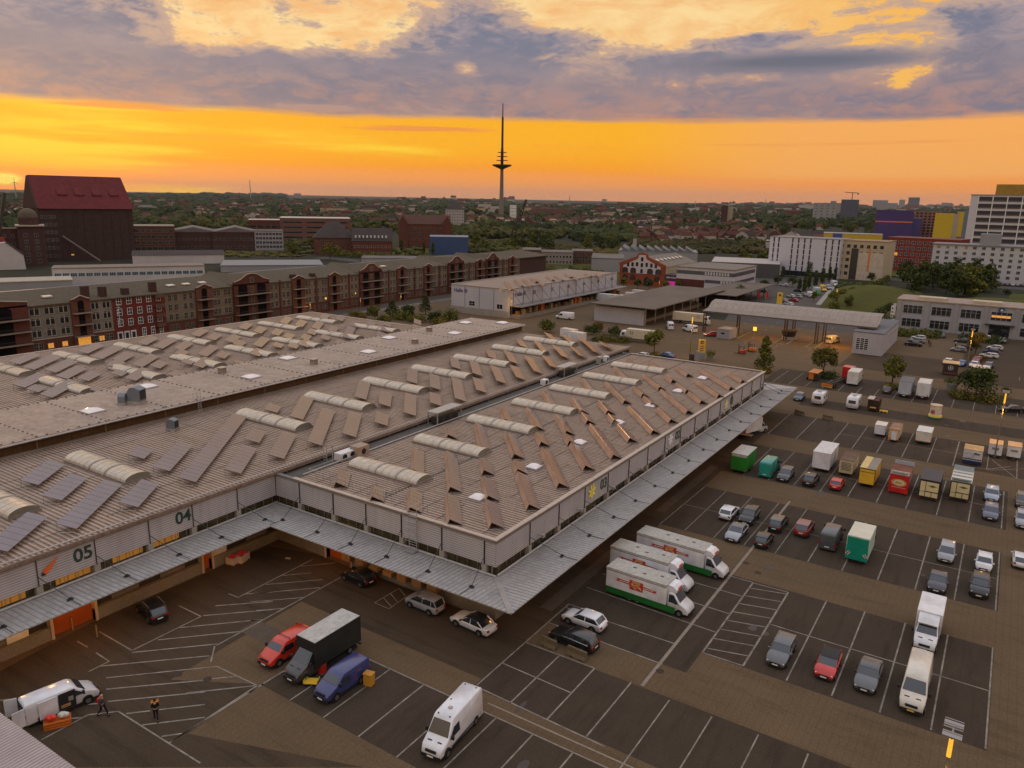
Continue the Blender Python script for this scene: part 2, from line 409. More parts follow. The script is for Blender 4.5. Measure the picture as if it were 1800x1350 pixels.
bays = [rect(-33, 35.8, -11, 43.6), rect(-47.6, 35.8, -33, 43.6), rect(-33, 45.7, 0, 53.8), rect(-11, 30, 3, 43.6), rect(-33.1, 57.9, -18.8, 78.1), rect(-18.8, 61.6, 3.6, 78.1), rect(-33.3, 86.2, 3.7, 102.5), rect(-33, 110.5, 4, 126.8),
        rect(-33, 134.3, 8, 150.7), rect(-45, 176, 20, 193), rect(-33, 159, 10, 166)]
sheet('parking_bays', bays, asphalt_dark, .024)
sheet('yard_asphalt', [[G(0,1180), G(160,1095), G(300,1035), G(470,960), G(560,975), G(610,1010), G(300,1195), G(453,1203), G(330,1290), G(640,1349), G(0,1349)],
                       [(-62, 47), (-37, 47), (-33, 51), (-33, 55), (-62, 55.2)], rect(-37.4, 47, -33, 150), rect(-34, 205, 38, 232), rect(-8, 232, 38, 282)], asphalt, .022)
# lanes through the gate and the street beyond
sheet('road', [[(-82, 262), (-30, 262), (-36, 300), (-70, 420), (-88, 470), (-60, 560), (-78, 562), (-108, 470), (-92, 420), (-100, 345)],
               [(-100, 300), (-30, 292), (60, 290), (60, 284), (-30, 284)], [(-90, 470), (60, 462), (60, 476), (-88, 484)],
               rect(-197, 60, -188, 345), rect(-380, 345, 40, 358)], asphalt_grey, .03)
sheet('parking_ground', [[(-160, 345), (-100, 345), (-85, 440), (-120, 445)], rect(-45, 484, 60, 496)], asphalt_grey, .027)
Rp = random.Random(21); pp = []
for k in range(46):
    x, y = Rp.uniform(-32, 3), Rp.uniform(34, 190); w, l = Rp.uniform(.2, .7), Rp.uniform(.25, 1.1)
    n_ = 9; pp.append([(x+w*math.cos(a)*Rp.uniform(.7, 1.1), y+l*math.sin(a)*Rp.uniform(.7, 1.1)) for a in [2*math.pi*i/n_ for i in range(n_)]])
sheet('asphalt_stain', pp[:24], M('oil_stained_asphalt', (.050, .039, .032), .6, var=.3, scale=1.2, fine=5), .0245)
sheet('asphalt_patch', [rect(x, y, x+w, y+l) for x, y, w, l in ((-46, 38, 2.5, 5), (-24, 47, 3, 2.2), (-9, 64, 4.6, 1.4), (-30, 96, 2.4, 5), (-12, 91, 1.2, 9), (-28, 121, 7, 1.2), (-6, 138, 3, 4), (-35, 60, 1.4, 16), (-35.2, 90, 1.2, 22), (-56, 40, 5, 2.2), (-20, 181, 5, 4))], M('patched_asphalt', (.094, .072, .055), .9, var=.2, scale=.8, fine=5), .0425-.018)
lines = MB()
def line(p, q, w=.13, z=.034):
    p = Vector((*p, z)); q = Vector((*q, z)); d = (q-p).normalized(); s = Vector((-d.y, d.x, 0))*w/2
    lines.poly([p-s, q-s, q+s, p+s])
def pline(*pts, w=.13):
    P = [G(*p) for p in pts]
    for a, b in zip(P, P[1:]): line(a, b, w)
for k, x in enumerate((-47.6, -44.1, -40.3, -36.5, -32.65, -29.1, -25.7, -22.2, -18.6, -15, -11.3)): line((x, 35.8 if k < 9 else 31), (x, 43.6))
for a, b in (((-47.6, 27.5), (-47.6, 36)), ((-45.8, 43.6), (-11, 43.6)), ((-33.2, 45.9), (-20.5, 45.5)), ((-32.8, 46), (-32.9, 62.2)), ((-32.8, 49.9), (-25.7, 49.7)),
             ((-32.9, 53.8), (-25.7, 53.9)), ((-32.9, 62.2), (-30.5, 62.1)), ((-32.9, 58), (-21, 57.9)), ((-33, 61.4), (-21.1, 61.6)), ((-33, 66.3), (-18.8, 65.7)),
             ((-33, 70), (-18.7, 69.8)), ((-33, 74), (-18.7, 74)), ((-33, 77.7), (-18.7, 77.7)), ((-33, 86), (-32.8, 102.3))): line(a, b)
for x in (-29.2, -25.7, -22.2): line((x, 45.7), (x, 53.9 if x > -29 else 53.7))
for x in (-18.6, -15, -11.3, -7.6): line((x, 44), (x, 53.5), .11)
xs = [3.5-3.69*k for k in range(10)]
for x in xs[:5]: line((x, 61.8), (x, 78.2))
line((-14.9, 70.2), (3.4, 70.3))
line((-18.8, 61.7), (-15, 61.8)); line((-15, 61.8), (-15, 77.7), .17); line((-18.7, 61.7), (-18.7, 77.7), .17); line((-18.7, 77.6), (-15, 77.7))
for k in range(8): line((-18.7, 62.6+k*1.95), (-15, 63.6+k*1.95))
for x in xs: line((x, 86.3), (x, 102.5), .14 if x > -18 else .1)
line((-33, 94.3), (3.5, 94.4), .1)
for x in xs: line((x, 110.6), (x, 126.6), .14 if x > -16 else .1)
line((-22, 118.6), (3.5, 118.7), .1)
for x in (-32.5, -27.6, -21.9, -18.5, -14.7, -10.9, -7.15): line((x, 134.4), (x, 150.6))
line((-21.9, 142.4), (3, 142.5), .1)
line((-3.6, 134.6), (-3.6, 150.4), .16); line((-3.6, 134.6), (2, 137)); line((1, 136), (4, 140)); line((1, 136), (1, 150), .12); line((5, 134), (5, 150), .12); line((1.5, 136), (8, 142), .1); line((5, 134), (1.6, 142), .1)
for x in (-42.8, -39.2, -35.6, -32, -28.6, -24.9, -21.3, -17.6, -14, -10.4, -6.6, -2.8, 1.1, 4.8): line((x, 176.2), (x, 184.2 if x > -30 else 191))
for x in (-17.6, -10.4): line((x, 184), (x, 192.6))
for k in range(5): line((5+k*2.7, 215), (5+k*2.7, 220), .1)
L13 = lambda *a, **k: pline(*[C(13, *p) for p in a], **k)
L9 = lambda *a, **k: pline(*[C(9, *p) for p in a], **k)
L10 = lambda *a, **k: pline(*[C(10, *p) for p in a], **k)
L13((680,240),(770,290)); L13((845,340),(960,415),(780,505)); L9((655,940),(870,1065),(1325,840),(1180,770)); L9((1505,690),(1570,715)); pline((418.7,1050.7),(549,984))
pline((370.7,1164),(377.3,1136)); pline((381,1134.7),(600,1014.7))
for a, b in (((660,1168),(1380,1100)),((870,1078),(1430,1022)),((1040,995),(1585,940)),((1180,915),(1730,860)),((1340,835),(1800,795)),((1420,770),(1800,742)),((1620,692),(1800,680)),
             ((700,1320),(1340,1262)),((1395,1252),(1555,1235)),((1230,1345),(1680,1297))): L9(a, b, w=.15)
L9((700,1245),(1430,1170),(1705,1300),(1640,1345))
for a, b in (((0,692),(460,650)),((100,630),(480,597)),((215,570),(400,553)),((335,510),(560,487)),((0,745),(350,715)),((40,800),(210,788)),((0,868),(80,862))): L10(a, b, w=.12)
for a, b in (((0,758),(120,745)),((660,802),(870,785)),((950,768),(1800,685)),((1110,875),(1320,850)),((1400,840),(1800,795)),((1250,975),(1800,908)),((1420,1075),(1600,1050)),((165,970),(420,945)),((590,920),(720,910))): L13(a, b, w=.15)
L13((365,1105),(775,885),(1040,855),(1760,1310)); pline((298,1306),(453,1205))
L10((820,750),(980,655),(1025,710),(915,790),(820,750), w=.1); L10((880,720),(930,775), w=.1); L10((925,690),(970,745), w=.1); L10((1025,710),(1080,685), w=.1)
for k in range(4):   # dashed lanes under the gate roof
    for j in range(6):
        x = -72+k*9; y = 222+j*9; line((x-(j*.5), y), (x-(j*.5)-.2, y+3.5), .16)
tag(lines.build('lane_markings', whiteline), kind='structure')
# drain channels and covers
mb = MB()
mb.box(-21.4, 54, .024, -21.1, 104, .031); mb.box(-30.7, 44.6, .024, -11, 44.75, .031)
tag(mb.build('drain_channel', concrete), kind='structure')
for i, (u, v, lb) in enumerate(((1332,1007,'round iron manhole cover in the aisle above the white hatched box'), (1311,990,'small square gully grate just left of the round cover in the aisle'), (1229,1092,'square gully grate in the drain strip right of the sales trucks'),
        (1160,1180,'square gully grate in the paving below the black estate car'), (313,1186,'round iron manhole cover between the white bars of the left yard'), (365,1194,'dark patched cover beside the round manhole in the left yard'))):
    x, y = G(u, v); mb = MB(); mb.lathe((0, 0, .03), [(.36, 0), (.36, .012), (.28, .016), (.26, .012)], 16)
    o = mb.build('manhole_cover', M('cast_iron', (.06, .045, .035), .7, metal=.3)); o.location = (x, y, 0); tag(o, lb, 'manhole cover', 'covers and gullies in the yard')
for i, (u, v) in enumerate(((1150,1175), (1470,890), (1560,1010), (540,1195), (860,1250), (1010,1320), (1230,1290), (1700,950))):
    pass
# grass banks and verges
def mound(name, x0, y0, x1, y1, h, mat=grassm, kind='structure', nx=14, ny=10, sk=0.):
    mb = MB(); g = []
    for i in range(nx+1):
        r = []
        for j in range(ny+1):
            a, b = i/nx, j/ny; z = h*math.sin(math.pi*a)**.7*math.sin(math.pi*b)**.7 if 0 < a < 1 and 0 < b < 1 else 0
            r.append(mb.vert((x0+(x1-x0)*a+sk*b, y0+(y1-y0)*b, .033+z)))
        g.append(r)
    for i in range(nx):
        for j in range(ny): mb.f.append([g[i][j], g[i+1][j], g[i+1][j+1], g[i][j+1]]); mb.m.append(0)
    return tag(mb.build(name, mat, smooth=60), kind=kind)
mound('terrain', -62, 312, -24, 420, 5, sk=-12)
mound('terrain', -22, 325, 14, 400, 4); mound('terrain', 0, 330, 60, 440, 5)
sheet('footpath', [[(-62, 300), (-60, 298), (-30, 305), (-32, 308)], [(-66, 330), (-64, 330), (-76, 430), (-78, 430)]], concrete_lt, .037)
sheet('verge', [rect(-330, 70, -224, 240), rect(-330, 362, -120, 470), rect(-420, 380, -300, 600), rect(-68, 500, 60, 620)], grassm, .006)

# ================================================================== MARKET HALLS
def frame(ox, oy, s, n):
    return Matrix(((s[0], n[0], 0, ox), (s[1], n[1], 0, oy), (0, 0, 1, 0), (0, 0, 0, 1)))
def wall_side(root, T, s0, s1, joints, gates=(), mitre0=0, mitre1=0, cw=5.2, lit=(), stays=True, rib=.5, dock=True, solid=()):
    """one long side of a hall in local (along, outward, up)"""
    def mk(): m = MB(); m.T = T; return m
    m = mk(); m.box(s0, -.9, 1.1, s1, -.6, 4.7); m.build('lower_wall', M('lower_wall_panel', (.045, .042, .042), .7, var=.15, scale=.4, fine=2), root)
    edges = [s0]+list(joints)+[s1]
    if dock:
        m = mk(); x = s0+(.95 if mitre0 > 0 and T[0][0] == 0 else 0)
        for a, b in list(gates)+[(s1, s1)]:
            if a > x: m.box(x, -.9, .0, a, 0, 1.15); m.box(x, -.04, 1.15, a, .03, 1.27)
            x = b
        m.build('loading_dock', M('dock_concrete', (.20, .175, .14), .9, var=.2, scale=.6, fine=4), root)
        for i, (a, b) in enumerate(zip(edges, edges[1:])):
            if b-a < 3: continue
            c = (a+b)/2
            if any(g0-1 < c < g1+1 for g0, g1 in gates): continue
            m = mk(); m.box(c-1.4, -.62, 1.2, c+1.4, -.56, 3.6, 0)
            for k in range(1, 6): m.box(c-1.4, -.57, 1.2+k*.4, c+1.4, -.55, 1.24+k*.4, 1)
            m.build('loading_door', [M('door_grey', (.16, .15, .15), .5, var=.1), black], root)
            pass
    for a, b in gates:
        m = mk(); m.box(a, -.58, .05, b, -.5, 4.3, 0); m.box(a-.25, -.6, 0, a, .1, 4.5, 1); m.box(b, -.6, 0, b+.25, .1, 4.5, 1)
        m.build('gate_opening', [M('warm_gate_interior', (.20, .035, .01), .7, emit=.05, ecol=(1, .16, .01)), tan], root)
    m = mk(); m.box(s0, -.55, 4.7, s1, -.45, 5.75); m.build('clerestory_band', yglass, root)
    for a, b in lit:
        m = mk(); m.box(a, -.44, 4.85, b, -.42, 5.6); m.build('lit_clerestory', M('lit_clerestory', (.5, .25, .05), .5, emit=.10, ecol=(1, .42, .06), stripe=(1, .7, .2, .4)), root)
    m = mk(); s = s0
    while s < s1: m.box(s, -.43, 4.7, s+.05, -.38, 5.75); s += 1.25
    m.build('glazing_bars', steel, root)
    for a, b in zip(edges, edges[1:]):
        m = mk(); m.box(a+.05, -.35, 5.65, b-.05, 0, 8.12); m.build('cladding_panel', cladding, root)
    m = mk()
    for j in joints: m.box(j-.05, -.34, 5.7, j+.05, -.03, 8.1, 0); m.tube((j-.03, .07, 5.6), (j-.03, .07, 8.1), .045, 6, m=0)
    m.build('downpipes', darksteel, root)
    for j in joints:
        m = mk(); m.box(j-.28, -.4, 4.62, j+.28, .12, 5.62); m.build('pilaster', concrete_lt, root)
    m = mk(); m.box(s0-(.05 if mitre0 > 0 else 0), -.4, 8.12, s1+(.05 if mitre1 > 0 else 0), .09, 8.4, 0)
    m.build('fascia', fascia, root)
    m = mk(); m.tube((s0, .22, 4.86), (s1+(.22 if mitre1 > 0 else 0), .22, 4.86), .13, 8); m.build('gutter_pipe', steel, root)
    # canopy: thin ribbed sheet reaching outward
    zi, zo = 4.72, 5.0
    m = mk(); o0 = s0-mitre0*cw; o1 = s1+mitre1*cw
    for dzz in (0, -.10):
        m.poly([(s0, .0, zi+dzz), (s1, .0, zi+dzz), (o1, cw, zo+dzz), (o0, cw, zo+dzz)])
    m.poly([(o0, cw, zo), (o1, cw, zo), (o1, cw, zo-.1), (o0, cw, zo-.1)]); m.poly([(s0, 0, zi), (o0, cw, zo), (o0, cw, zo-.1), (s0, 0, zi-.1)]); m.poly([(s1, 0, zi), (o1, cw, zo), (o1, cw, zo-.1), (s1, 0, zi-.1)])
    m.build('canopy', canopym, root)
    m = mk(); s = min(s0, o0)+rib/2
    while s < max(s1, o1):
        n0, n1 = .02, cw
        if s < s0: n0 = (s0-s)
        if mitre0 < 0 and s < o0: n1 = (s-s0)
        if s > s1: n0 = (s-s1)
        if mitre1 < 0 and s > o1: n1 = (s1-s)
        if n1-n0 > .1:
            h0 = zi+(zo-zi)*n0/cw; h1 = zi+(zo-zi)*n1/cw; w = .035
            a = [m.vert(p) for p in ((s-w*1.6, n0, h0+.003), (s+w*1.6, n0, h0+.003), (s+w*1.6, n1, h1+.003), (s-w*1.6, n1, h1+.003), (s-w, n0, h0+.05), (s+w, n0, h0+.05), (s+w, n1, h1+.05), (s-w, n1, h1+.05))]
            for q in ((4, 5, 6, 7), (0, 4, 7, 3), (1, 2, 6, 5), (2, 3, 7, 6)): m.f.append([a[i] for i in q]); m.m.append(0)
        s += rib
    m.build('canopy_ribs', canopyrib, root)
    if stays:
        for j in joints:
            m = mk(); e = zi+(zo-zi)*3.4/cw+.06
            m.tube((j, .06, 6.5), (j+.9, 3.3, e+.12), .035, 5, m=0); m.box(j+.65, 3.2, e-.05, j+1.15, 3.46, e+.08, 0); m.box(j+.78, 3.27, e+.08, j+1.02, 3.4, e+.2, 1)
            m.tube((j+.9, 3.4, e+.06), (j+.9, cw-.1, zo+.07), .03, 5, m=0)
            m.build('canopy_stay', [darksteel, black], root)
def roof_rect(root, x0, y0, x1, y1, z, pitch=.5, ribs=True, name='roof', h=.07):
    MB().box(x0, y0, z-.3, x1, y1, z).build(name, roofsheet, root)
    if ribs:
        m = MB(); y = y0+pitch/2
        while y < y1-.1:
            m.box(x0+.05, y-.12, z, x1-.05, y+.12, z+h, 0, skip='b'); m.box(x0+.05, y+.12, z+.004, x1-.05, y+.19, z+.006, 1, skip='bsenw'); y += pitch
        m.build('roof_ribs', [roofrib, ribdark], root)
        m = MB(); x = x0+2.6; q_ = random.Random(int(x0))
        while x < x1-1:
            y = y0+.5
            while y < y1-2:
                l = q_.uniform(2, 9)
                if q_.random() < .62: m.box(x-.05, y, z+h+.002, x+.05, min(y+l, y1-.3), z+h+.012)
                y += l+q_.uniform(.4, 3)
            x += 2.9
        m.build('lap_joints', M('lap_dark', (.13, .09, .075), .7, var=.3), root)
# ---- front hall
FX0, FX1, FY0, FY1 = -68.5, -37.3, 55.3, 147.4
fh = thing('market_hall', 'front market hall with numbers 01 to 03 and a wide canopy on two sides', 'market hall', (0, 0, 0))
MB().box(FX0, FY0+.9, .02, FX1-.9, FY1, 7.95).build('core_wall', M('core_wall', (.10, .09, .08), .8), fh)
roof_rect(fh, FX0+3.2, FY0+.35, FX1-.35, FY1-.3, 8.16)
MB().box(FX0, FY0+.35, 7.7, FX0+3.2, FY1-.3, 7.9).build('gutter_deck', M('gutter_felt', (.03, .028, .03), .6, var=.2, scale=.3), fh)
MB().box(-53.6, FY0+.4, 8.16, -53.3, FY1-.3, 8.235).build('valley_gutter', darksteel, fh)
jB = [-64.4, -59, -54.1, -49.1, -43.8, -38.6]; jA = [61.4+5.95*k for k in range(15)]
TB = frame(0, FY0, (1, 0), (0, -1)); TA = frame(FX1, 0, (0, 1), (1, 0))
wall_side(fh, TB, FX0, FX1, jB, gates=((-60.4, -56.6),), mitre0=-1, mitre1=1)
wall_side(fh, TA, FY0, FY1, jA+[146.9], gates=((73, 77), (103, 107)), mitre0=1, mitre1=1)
m = MB(); m.box(FX0+3, FY0-.1, 8.4, FX1+.1, FY0+.42, 8.48); m.box(FX1-.42, FY0+.42, 8.4, FX1+.1, FY1, 8.48); m.box(FX0+3, FY1-.35, 8.4, FX1-.42, FY1+.05, 8.52)
m.build('parapet_flashing', tan, fh)
m = MB(); m.box(FX0+1, FY1-.3, 4.5, FX1-.4, FY1, 8.4); m.build('rear_parapet', M('rear_parapet', (.20, .21, .24), .5, metal=.2, stripe=(0, .5, .3, .6)), fh)
m = MB(); zi, zo, cw = 4.72, 5., 5.2
for dz_ in (0, -.1): m.poly([(FX0, FY1, zi+dz_), (FX1, FY1, zi+dz_), (FX1+cw, FY1+cw, zo+dz_), (FX0, FY1+cw, zo+dz_)])
m.build('rear_canopy', canopym, fh)
m = MB(); a = Vector((FX1+.1, FY0-.1, 4.8)); b = Vector((FX1+cw, FY0-cw, 5.06)); s = Vector((1, 1, 0)).normalized()*.28
m.poly([a-s, b-s, b+s, a+s]); m.poly([a-s-Vector((0,0,.08)), b-s-Vector((0,0,.08)), b-s, a-s]); m.poly([a+s-Vector((0,0,.08)), b+s-Vector((0,0,.08)), b+s, a+s]); m.build('canopy_hip', M('canopy_hip', (.33, .30, .28), .5, metal=.2), fh)
dgreen = M('dark_green_lettering', (.015, .045, .035), .5, var=.1)
def number(root, body, u, v, X, size=1.75):
    y, z = onX(u, v, X); text_on(root, 'bay_number', body, size, dgreen, (X+.03, y, z), rad(90), bold=.035)
number(fh, '03', 1061, 850, FX1); number(fh, '02', 1191, 765, FX1); number(fh, '01', 1286, 704, FX1)
def flower(root, u, v, X, mat):
    y, z = onX(u, v, X); m = MB(); m.T = facemat((X+.05, y, z), rad(90))
    for k in range(7):
        t = 2*math.pi*k/7+.2; c, s = math.cos(t), math.sin(t); p = lambda r, w: (r*c-w*s, -.03, r*s+w*c)
        m.poly([p(.08, -.05), p(.62, -.22), p(1.0, 0), p(.62, .22), p(.08, .05)]); 
    m.build('flower_emblem', mat, root)
flower(fh, 1040, 863, FX1, M('emblem_yellow', (.85, .75, .10), .5)); flower(fh, 1178, 772, FX1, M('emblem_white', (.8, .8, .8), .5)); flower(fh, 1276, 711, FX1, M('emblem_pale_yellow', (.8, .78, .35), .5))
# stair / mast bracket on the front of the hall
m = MB()
for dx in (-.5, .5):
    m.tube((-47.3+dx, FY0-.35, 4.9), (-47.3+dx, FY0-.35, 9.3), .04, 6)
    m.tube((-47.3+dx, FY0-.35, 9.3), (-47.3+dx, FY0+1.4, 9.3), .04, 6); m.tube((-47.3+dx, FY0+1.4, 9.3), (-47.3+dx, FY0+1.4, 8.3), .04, 6)
for k in range(15): m.tube((-47.8, FY0-.35, 5.1+k*.28), (-46.8, FY0-.35, 5.1+k*.28), .022, 5)
for k in range(5): m.tube((-47.9, FY0-.9, 6+k*.75), (-46.7, FY0-.9, 6+k*.75), .02, 5); m.tube((-47.9, FY0-.3, 6+k*.75), (-47.9, FY0-.9, 6+k*.75), .02, 5); m.tube((-46.7, FY0-.3, 6+k*.75), (-46.7, FY0-.9, 6+k*.75), .02, 5)
m.box(-48, FY0-1.2, 4.86, -46.6, FY0-.3, 4.92); m.build('caged_ladder', steel, fh)
m = MB(); p0 = G(525, 829, 9.4)
for k in range(13):
    x = p0[0]+k*1.15; m.tube((x, 56.9, 8.2), (x, 56.9, 9.3), .025, 5)
m.tube((p0[0], 56.9, 9.3), (p0[0]+13.8, 56.9, 9.3), .025, 5); m.tube((p0[0], 56.9, 8.8), (p0[0]+13.8, 56.9, 8.8), .02, 5)
m.tube((p0[0], 56.9, 9.3), (p0[0], 62, 9.3), .025, 5); m.tube((p0[0], 62, 8.2), (p0[0], 62, 9.3), .025, 5); m.build('roof_railing', steel, fh)
m = MB()
for k in range(11):
    y, z = 63+k*8.3, 6.1; m.box(FX1+.02, y-.05, z, FX1+.6, y+.05, z+.08); m.cbox(FX1+.65, y, z+.1, .3, .45, .3)
m.build('wall_lamps', steel, fh)
# ---- second hall with its wall to the left yard
SX0, SX1 = -97.3, -68.5
sh = thing('market_hall', 'long market hall with numbers 04 and 05 on its wall', 'market hall')
MB().box(SX0, -30, .02, SX1-.9, 153, 8.1).build('core_wall', M('core_wall', (.10, .09, .08), .8), sh)
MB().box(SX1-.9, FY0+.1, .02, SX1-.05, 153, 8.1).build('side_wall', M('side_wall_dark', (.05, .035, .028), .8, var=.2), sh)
roof_rect(sh, SX0, -30, SX1+.35, 153.2, 8.62)
MB().box(SX1+.02, FY0+.1, 8.25, SX1+.36, 153.2, 8.3).build('roof_edge', fascia, sh)
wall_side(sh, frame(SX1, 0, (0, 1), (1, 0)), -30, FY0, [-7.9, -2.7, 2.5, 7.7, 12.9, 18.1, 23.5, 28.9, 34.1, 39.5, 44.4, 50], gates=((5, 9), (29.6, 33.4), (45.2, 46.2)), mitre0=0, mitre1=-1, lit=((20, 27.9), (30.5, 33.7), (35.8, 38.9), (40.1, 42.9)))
for n_, u, v in (('05', 146, 974), ('04', 322, 909)): number(sh, n_, u, v, SX1, 1.8)
m = MB(); y, z = onX(88, 994, SX1); m.T = facemat((SX1+.05, y, z), rad(90)) @ Matrix.Rotation(rad(-40), 4, 'Y')
m.poly([(-.75, -.03, -.28), (-.75, -.03, .28), (-.2, -.03, .25), (1., -.03, 0), (-.2, -.03, -.25)], 0); m.poly([(-.78, -.035, -.25), (-.78, -.035, .25), (-1.05, -.035, .1), (-1.05, -.035, -.1)], 1)
m.build('carrot_emblem', [M('carrot_orange', (.70, .13, .02), .5), dgreen], sh)
m = MB(); m.tube((SX1+.2, -30, 8.95), (SX1+.2, 153, 8.95), .04, 6); m.tube((SX1-.25, -30, 8.8), (SX1-.25, 153, 8.8), .03, 6)
y = -29
while y < 153: m.tube((SX1-.25, y, 8.62), (SX1+.2, y, 8.95), .02, 4); y += 1.5
m.build('snow_guard', steel, sh)
m = MB(); y0 = 57
while y0 < 150: m.tube((SX1+.1, y0, 8.3), (SX1+.1, y0, 7.9), .06, 6); y0 += 5.95
m.tube((SX1+2.8, 57, 8.3), (SX1+2.8, 147, 8.3), .09, 6); m.build('gutter_posts', steel, sh)
# sign plates under the canopy
for u, v in ((30, 1115), (385, 967)):
    y, z = onX(u, v, SX1-.5); m = MB(); m.T = facemat((SX1-.48, y, z), rad(90)); m.box(-.9, -.06, -.6, .9, 0, .35, 0); m.box(-.9, -.07, .45, .9, 0, .7, 1)
    m.build('notice_board', [white, red], sh)
# ---- raised centre hall
RX0, RX1, RZ = -113, -96.8, 10.5
rh = thing('market_hall', 'raised middle hall with a smooth pale roof and a brown boarded clerestory wall', 'market hall')
MB().box(RX0+.5, -30, .02, RX1-.5, 154, RZ-.35).build('clerestory_wall', brownwall, rh)
m = MB(); m.box(RX0, -30, RZ-.3, RX1, 154.6, RZ, 0); m.build('raised_roof', raised, rh)
m = MB(); m.tube((RX1+.08, -30, RZ-.22), (RX1+.08, 154.6, RZ-.22), .13, 8); m.build('eaves_gutter', steel, rh)
m = MB(); m.box(RX1-.5, -30, 8.62, RX1-.05, 154, 8.95, 0); m.build('wall_upstand', M('upstand', (.20, .165, .13), .8, var=.2, scale=.3), rh)
m = MB(); y = 0
while y < 154:
    for k in range(14): m.cbox(RX0+1+k*1.15, y, RZ+.05, .22, .14, .1)
    y += 8.6
y = 0
while y < 154:
    m.cbox(RX1-.25, y, RZ+.05, .12, .22, .1); m.cbox(RX0+.25, y, RZ+.05, .12, .22, .1); y += 1.3
m.build('snow_stoppers', darksteel, rh)
m = MB()
for k in range(18): m.box(RX1-.5, k*8.6-.1, 8.95, RX1-.42, k*8.6+.1, RZ-.3)
m.build('wall_battens', M('batten', (.16, .10, .055), .8), rh)
m = MB(); y = 65.2
for dy in (-.25, .25): m.tube((-96.5, y+dy, 8.7), (-96.6, y+dy, 11.5), .035, 6); m.tube((-96.6, y+dy, 11.5), (-97.6, y+dy, 11.5), .035, 6); m.tube((-97.6, y+dy, 11.5), (-97.6, y+dy, 10.5), .035, 6)
for k in range(9): m.tube((-96.5, y-.25, 8.9+k*.28), (-96.5, y+.25, 8.9+k*.28), .025, 5)
m.build('roof_ladder', steel, rh)
# ---- far left hall
lh = thing('market_hall', 'farthest market hall, low ribbed roof crowded with solar rows before the brick warehouse', 'market hall')
MB().box(-158, -30, .02, RX0+.4, 143, 8.3).build('core_wall', M('core_wall', (.10, .09, .08), .8), lh)
roof_rect(lh, -158.4, -30, RX0+.45, 143.3, 8.62, pitch=.6)
m = MB(); m.box(-158.7, -30, 8.3, -158.2, 143.6, 8.85); m.box(-158.2, 143.1, 8.3, RX0, 143.6, 8.85); m.build('parapet_flashing', tan, lh)

# ---- rooflights
def vaultlight(L, w, h):
    t = thing('barrel_rooflight', '', 'rooflight'); nseg = 10
    m = MB(); m.box(-L/2-.1, -w/2-.1, -.05, L/2+.1, w/2+.1, .28); m.build('curb', M('rooflight_curb', (.22, .19, .17), .6, var=.1), t)
    m = MB()
    arc = [(w/2*math.cos(math.pi*(1-k/nseg)), h*math.sin(math.pi*k/nseg)+.28) for k in range(nseg+1)]
    for (ya, za), (yb, zb) in zip(arc, arc[1:]): m.poly([(-L/2, ya, za), (L/2, ya, za), (L/2, yb, zb), (-L/2, yb, zb)])
    m.build('glazing', vault, t, smooth=50)
    m = MB(); m.poly([(L/2-.02, y, z-.005) for y, z in arc]); m.poly([(-L/2+.02, y, z-.005) for y, z in arc][::-1]); m.build('end_cap', M('rooflight_end', (.19, .17, .13), .5, var=.1), t)
    m = MB(); k = 1
    while k*1.06 < L:
        x = -L/2+k*1.06; c = k in (int(L/1.06*.45), int(L/1.06*.7)); ww = .13 if c else .025; hh = .09 if c else .02
        for (ya, za), (yb, zb) in zip(arc, arc[1:]):
            r = 1+hh/h
            m.poly([(x-ww, ya*r, (za-.28)*r+.28), (x+ww, ya*r, (za-.28)*r+.28), (x+ww, yb*r, (zb-.28)*r+.28), (x-ww, yb*r, (zb-.28)*r+.28)])
            if c:
                for sx in (-ww, ww): m.poly([(x+sx, ya, za), (x+sx, yb, zb), (x+sx, yb*r, (zb-.28)*r+.28), (x+sx, ya*r, (za-.28)*r+.28)])
        k += 1
    m.build('seams', vaultseam, t); return t
def place_set(proto, pos, z, labelf, group):
    for i, (x, y) in enumerate(pos):
        o = proto if i == 0 else copy_tree(proto)
        o.location = (x, y, z); o['label'] = labelf(i); o['group'] = group
place_set(vaultlight(10.6, 2.8, .62), [(-58.1, 63.4+11.87*k) for k in range(7)], 8.2, lambda i: f'cream barrel rooflight on the front hall roof, {ordn(i)} from the near parapet', 'barrel rooflights on the front hall')
place_set(vaultlight(12.6, 3.0, .68), [(-84.3, y) for y in (32.5, 44.3, 68.2, 80.9, 93.8, 106.6, 119.3, 132.8, 145.4)], 8.66, lambda i: f'cream barrel rooflight on the second hall roof, {ordn(i)} from the bottom left', 'barrel rooflights on the second hall')
place_set(vaultlight(13.4, 2.8, .55), [(-146.2, 61.6+12.1*k) for k in range(7)], 8.66, lambda i: f'barrel rooflight on the far left roof, {ordn(i)} from the left in the back row', 'back row rooflights on the far left hall')
place_set(vaultlight(13.4, 2.8, .55), [(-126.6, 61.6+12.1*k) for k in range(7)], 8.66, lambda i: f'barrel rooflight half hidden behind the raised roof, {ordn(i)} from the left', 'front row rooflights on the far left hall')
def dome(w):
    t = thing('dome_rooflight', '', 'rooflight')
    MB().box(-w/2-.08, -w/2-.08, -.02, w/2+.08, w/2+.08, .22).build('curb', M('dome_curb', (.36, .35, .36), .5), t)
    m = MB(); n = 8; g = [[m.vert((w*(i/n-.5), w*(j/n-.5), .22+.36*(math.sin(math.pi*i/n)*math.sin(math.pi*j/n))**.5)) for j in range(n+1)] for i in range(n+1)]
    for i in range(n):
        for j in range(n): m.f.append([g[i][j], g[i+1][j], g[i+1][j+1], g[i][j+1]]); m.m.append(0)
    m.build('dome', domem, t, smooth=60); return t
pos = [G(*C(*p), 8.6) for p in ((6,1500,1165),(7,220,965),(7,520,805),(7,775,675),(7,990,565),(7,1170,470),(7,1330,385))]
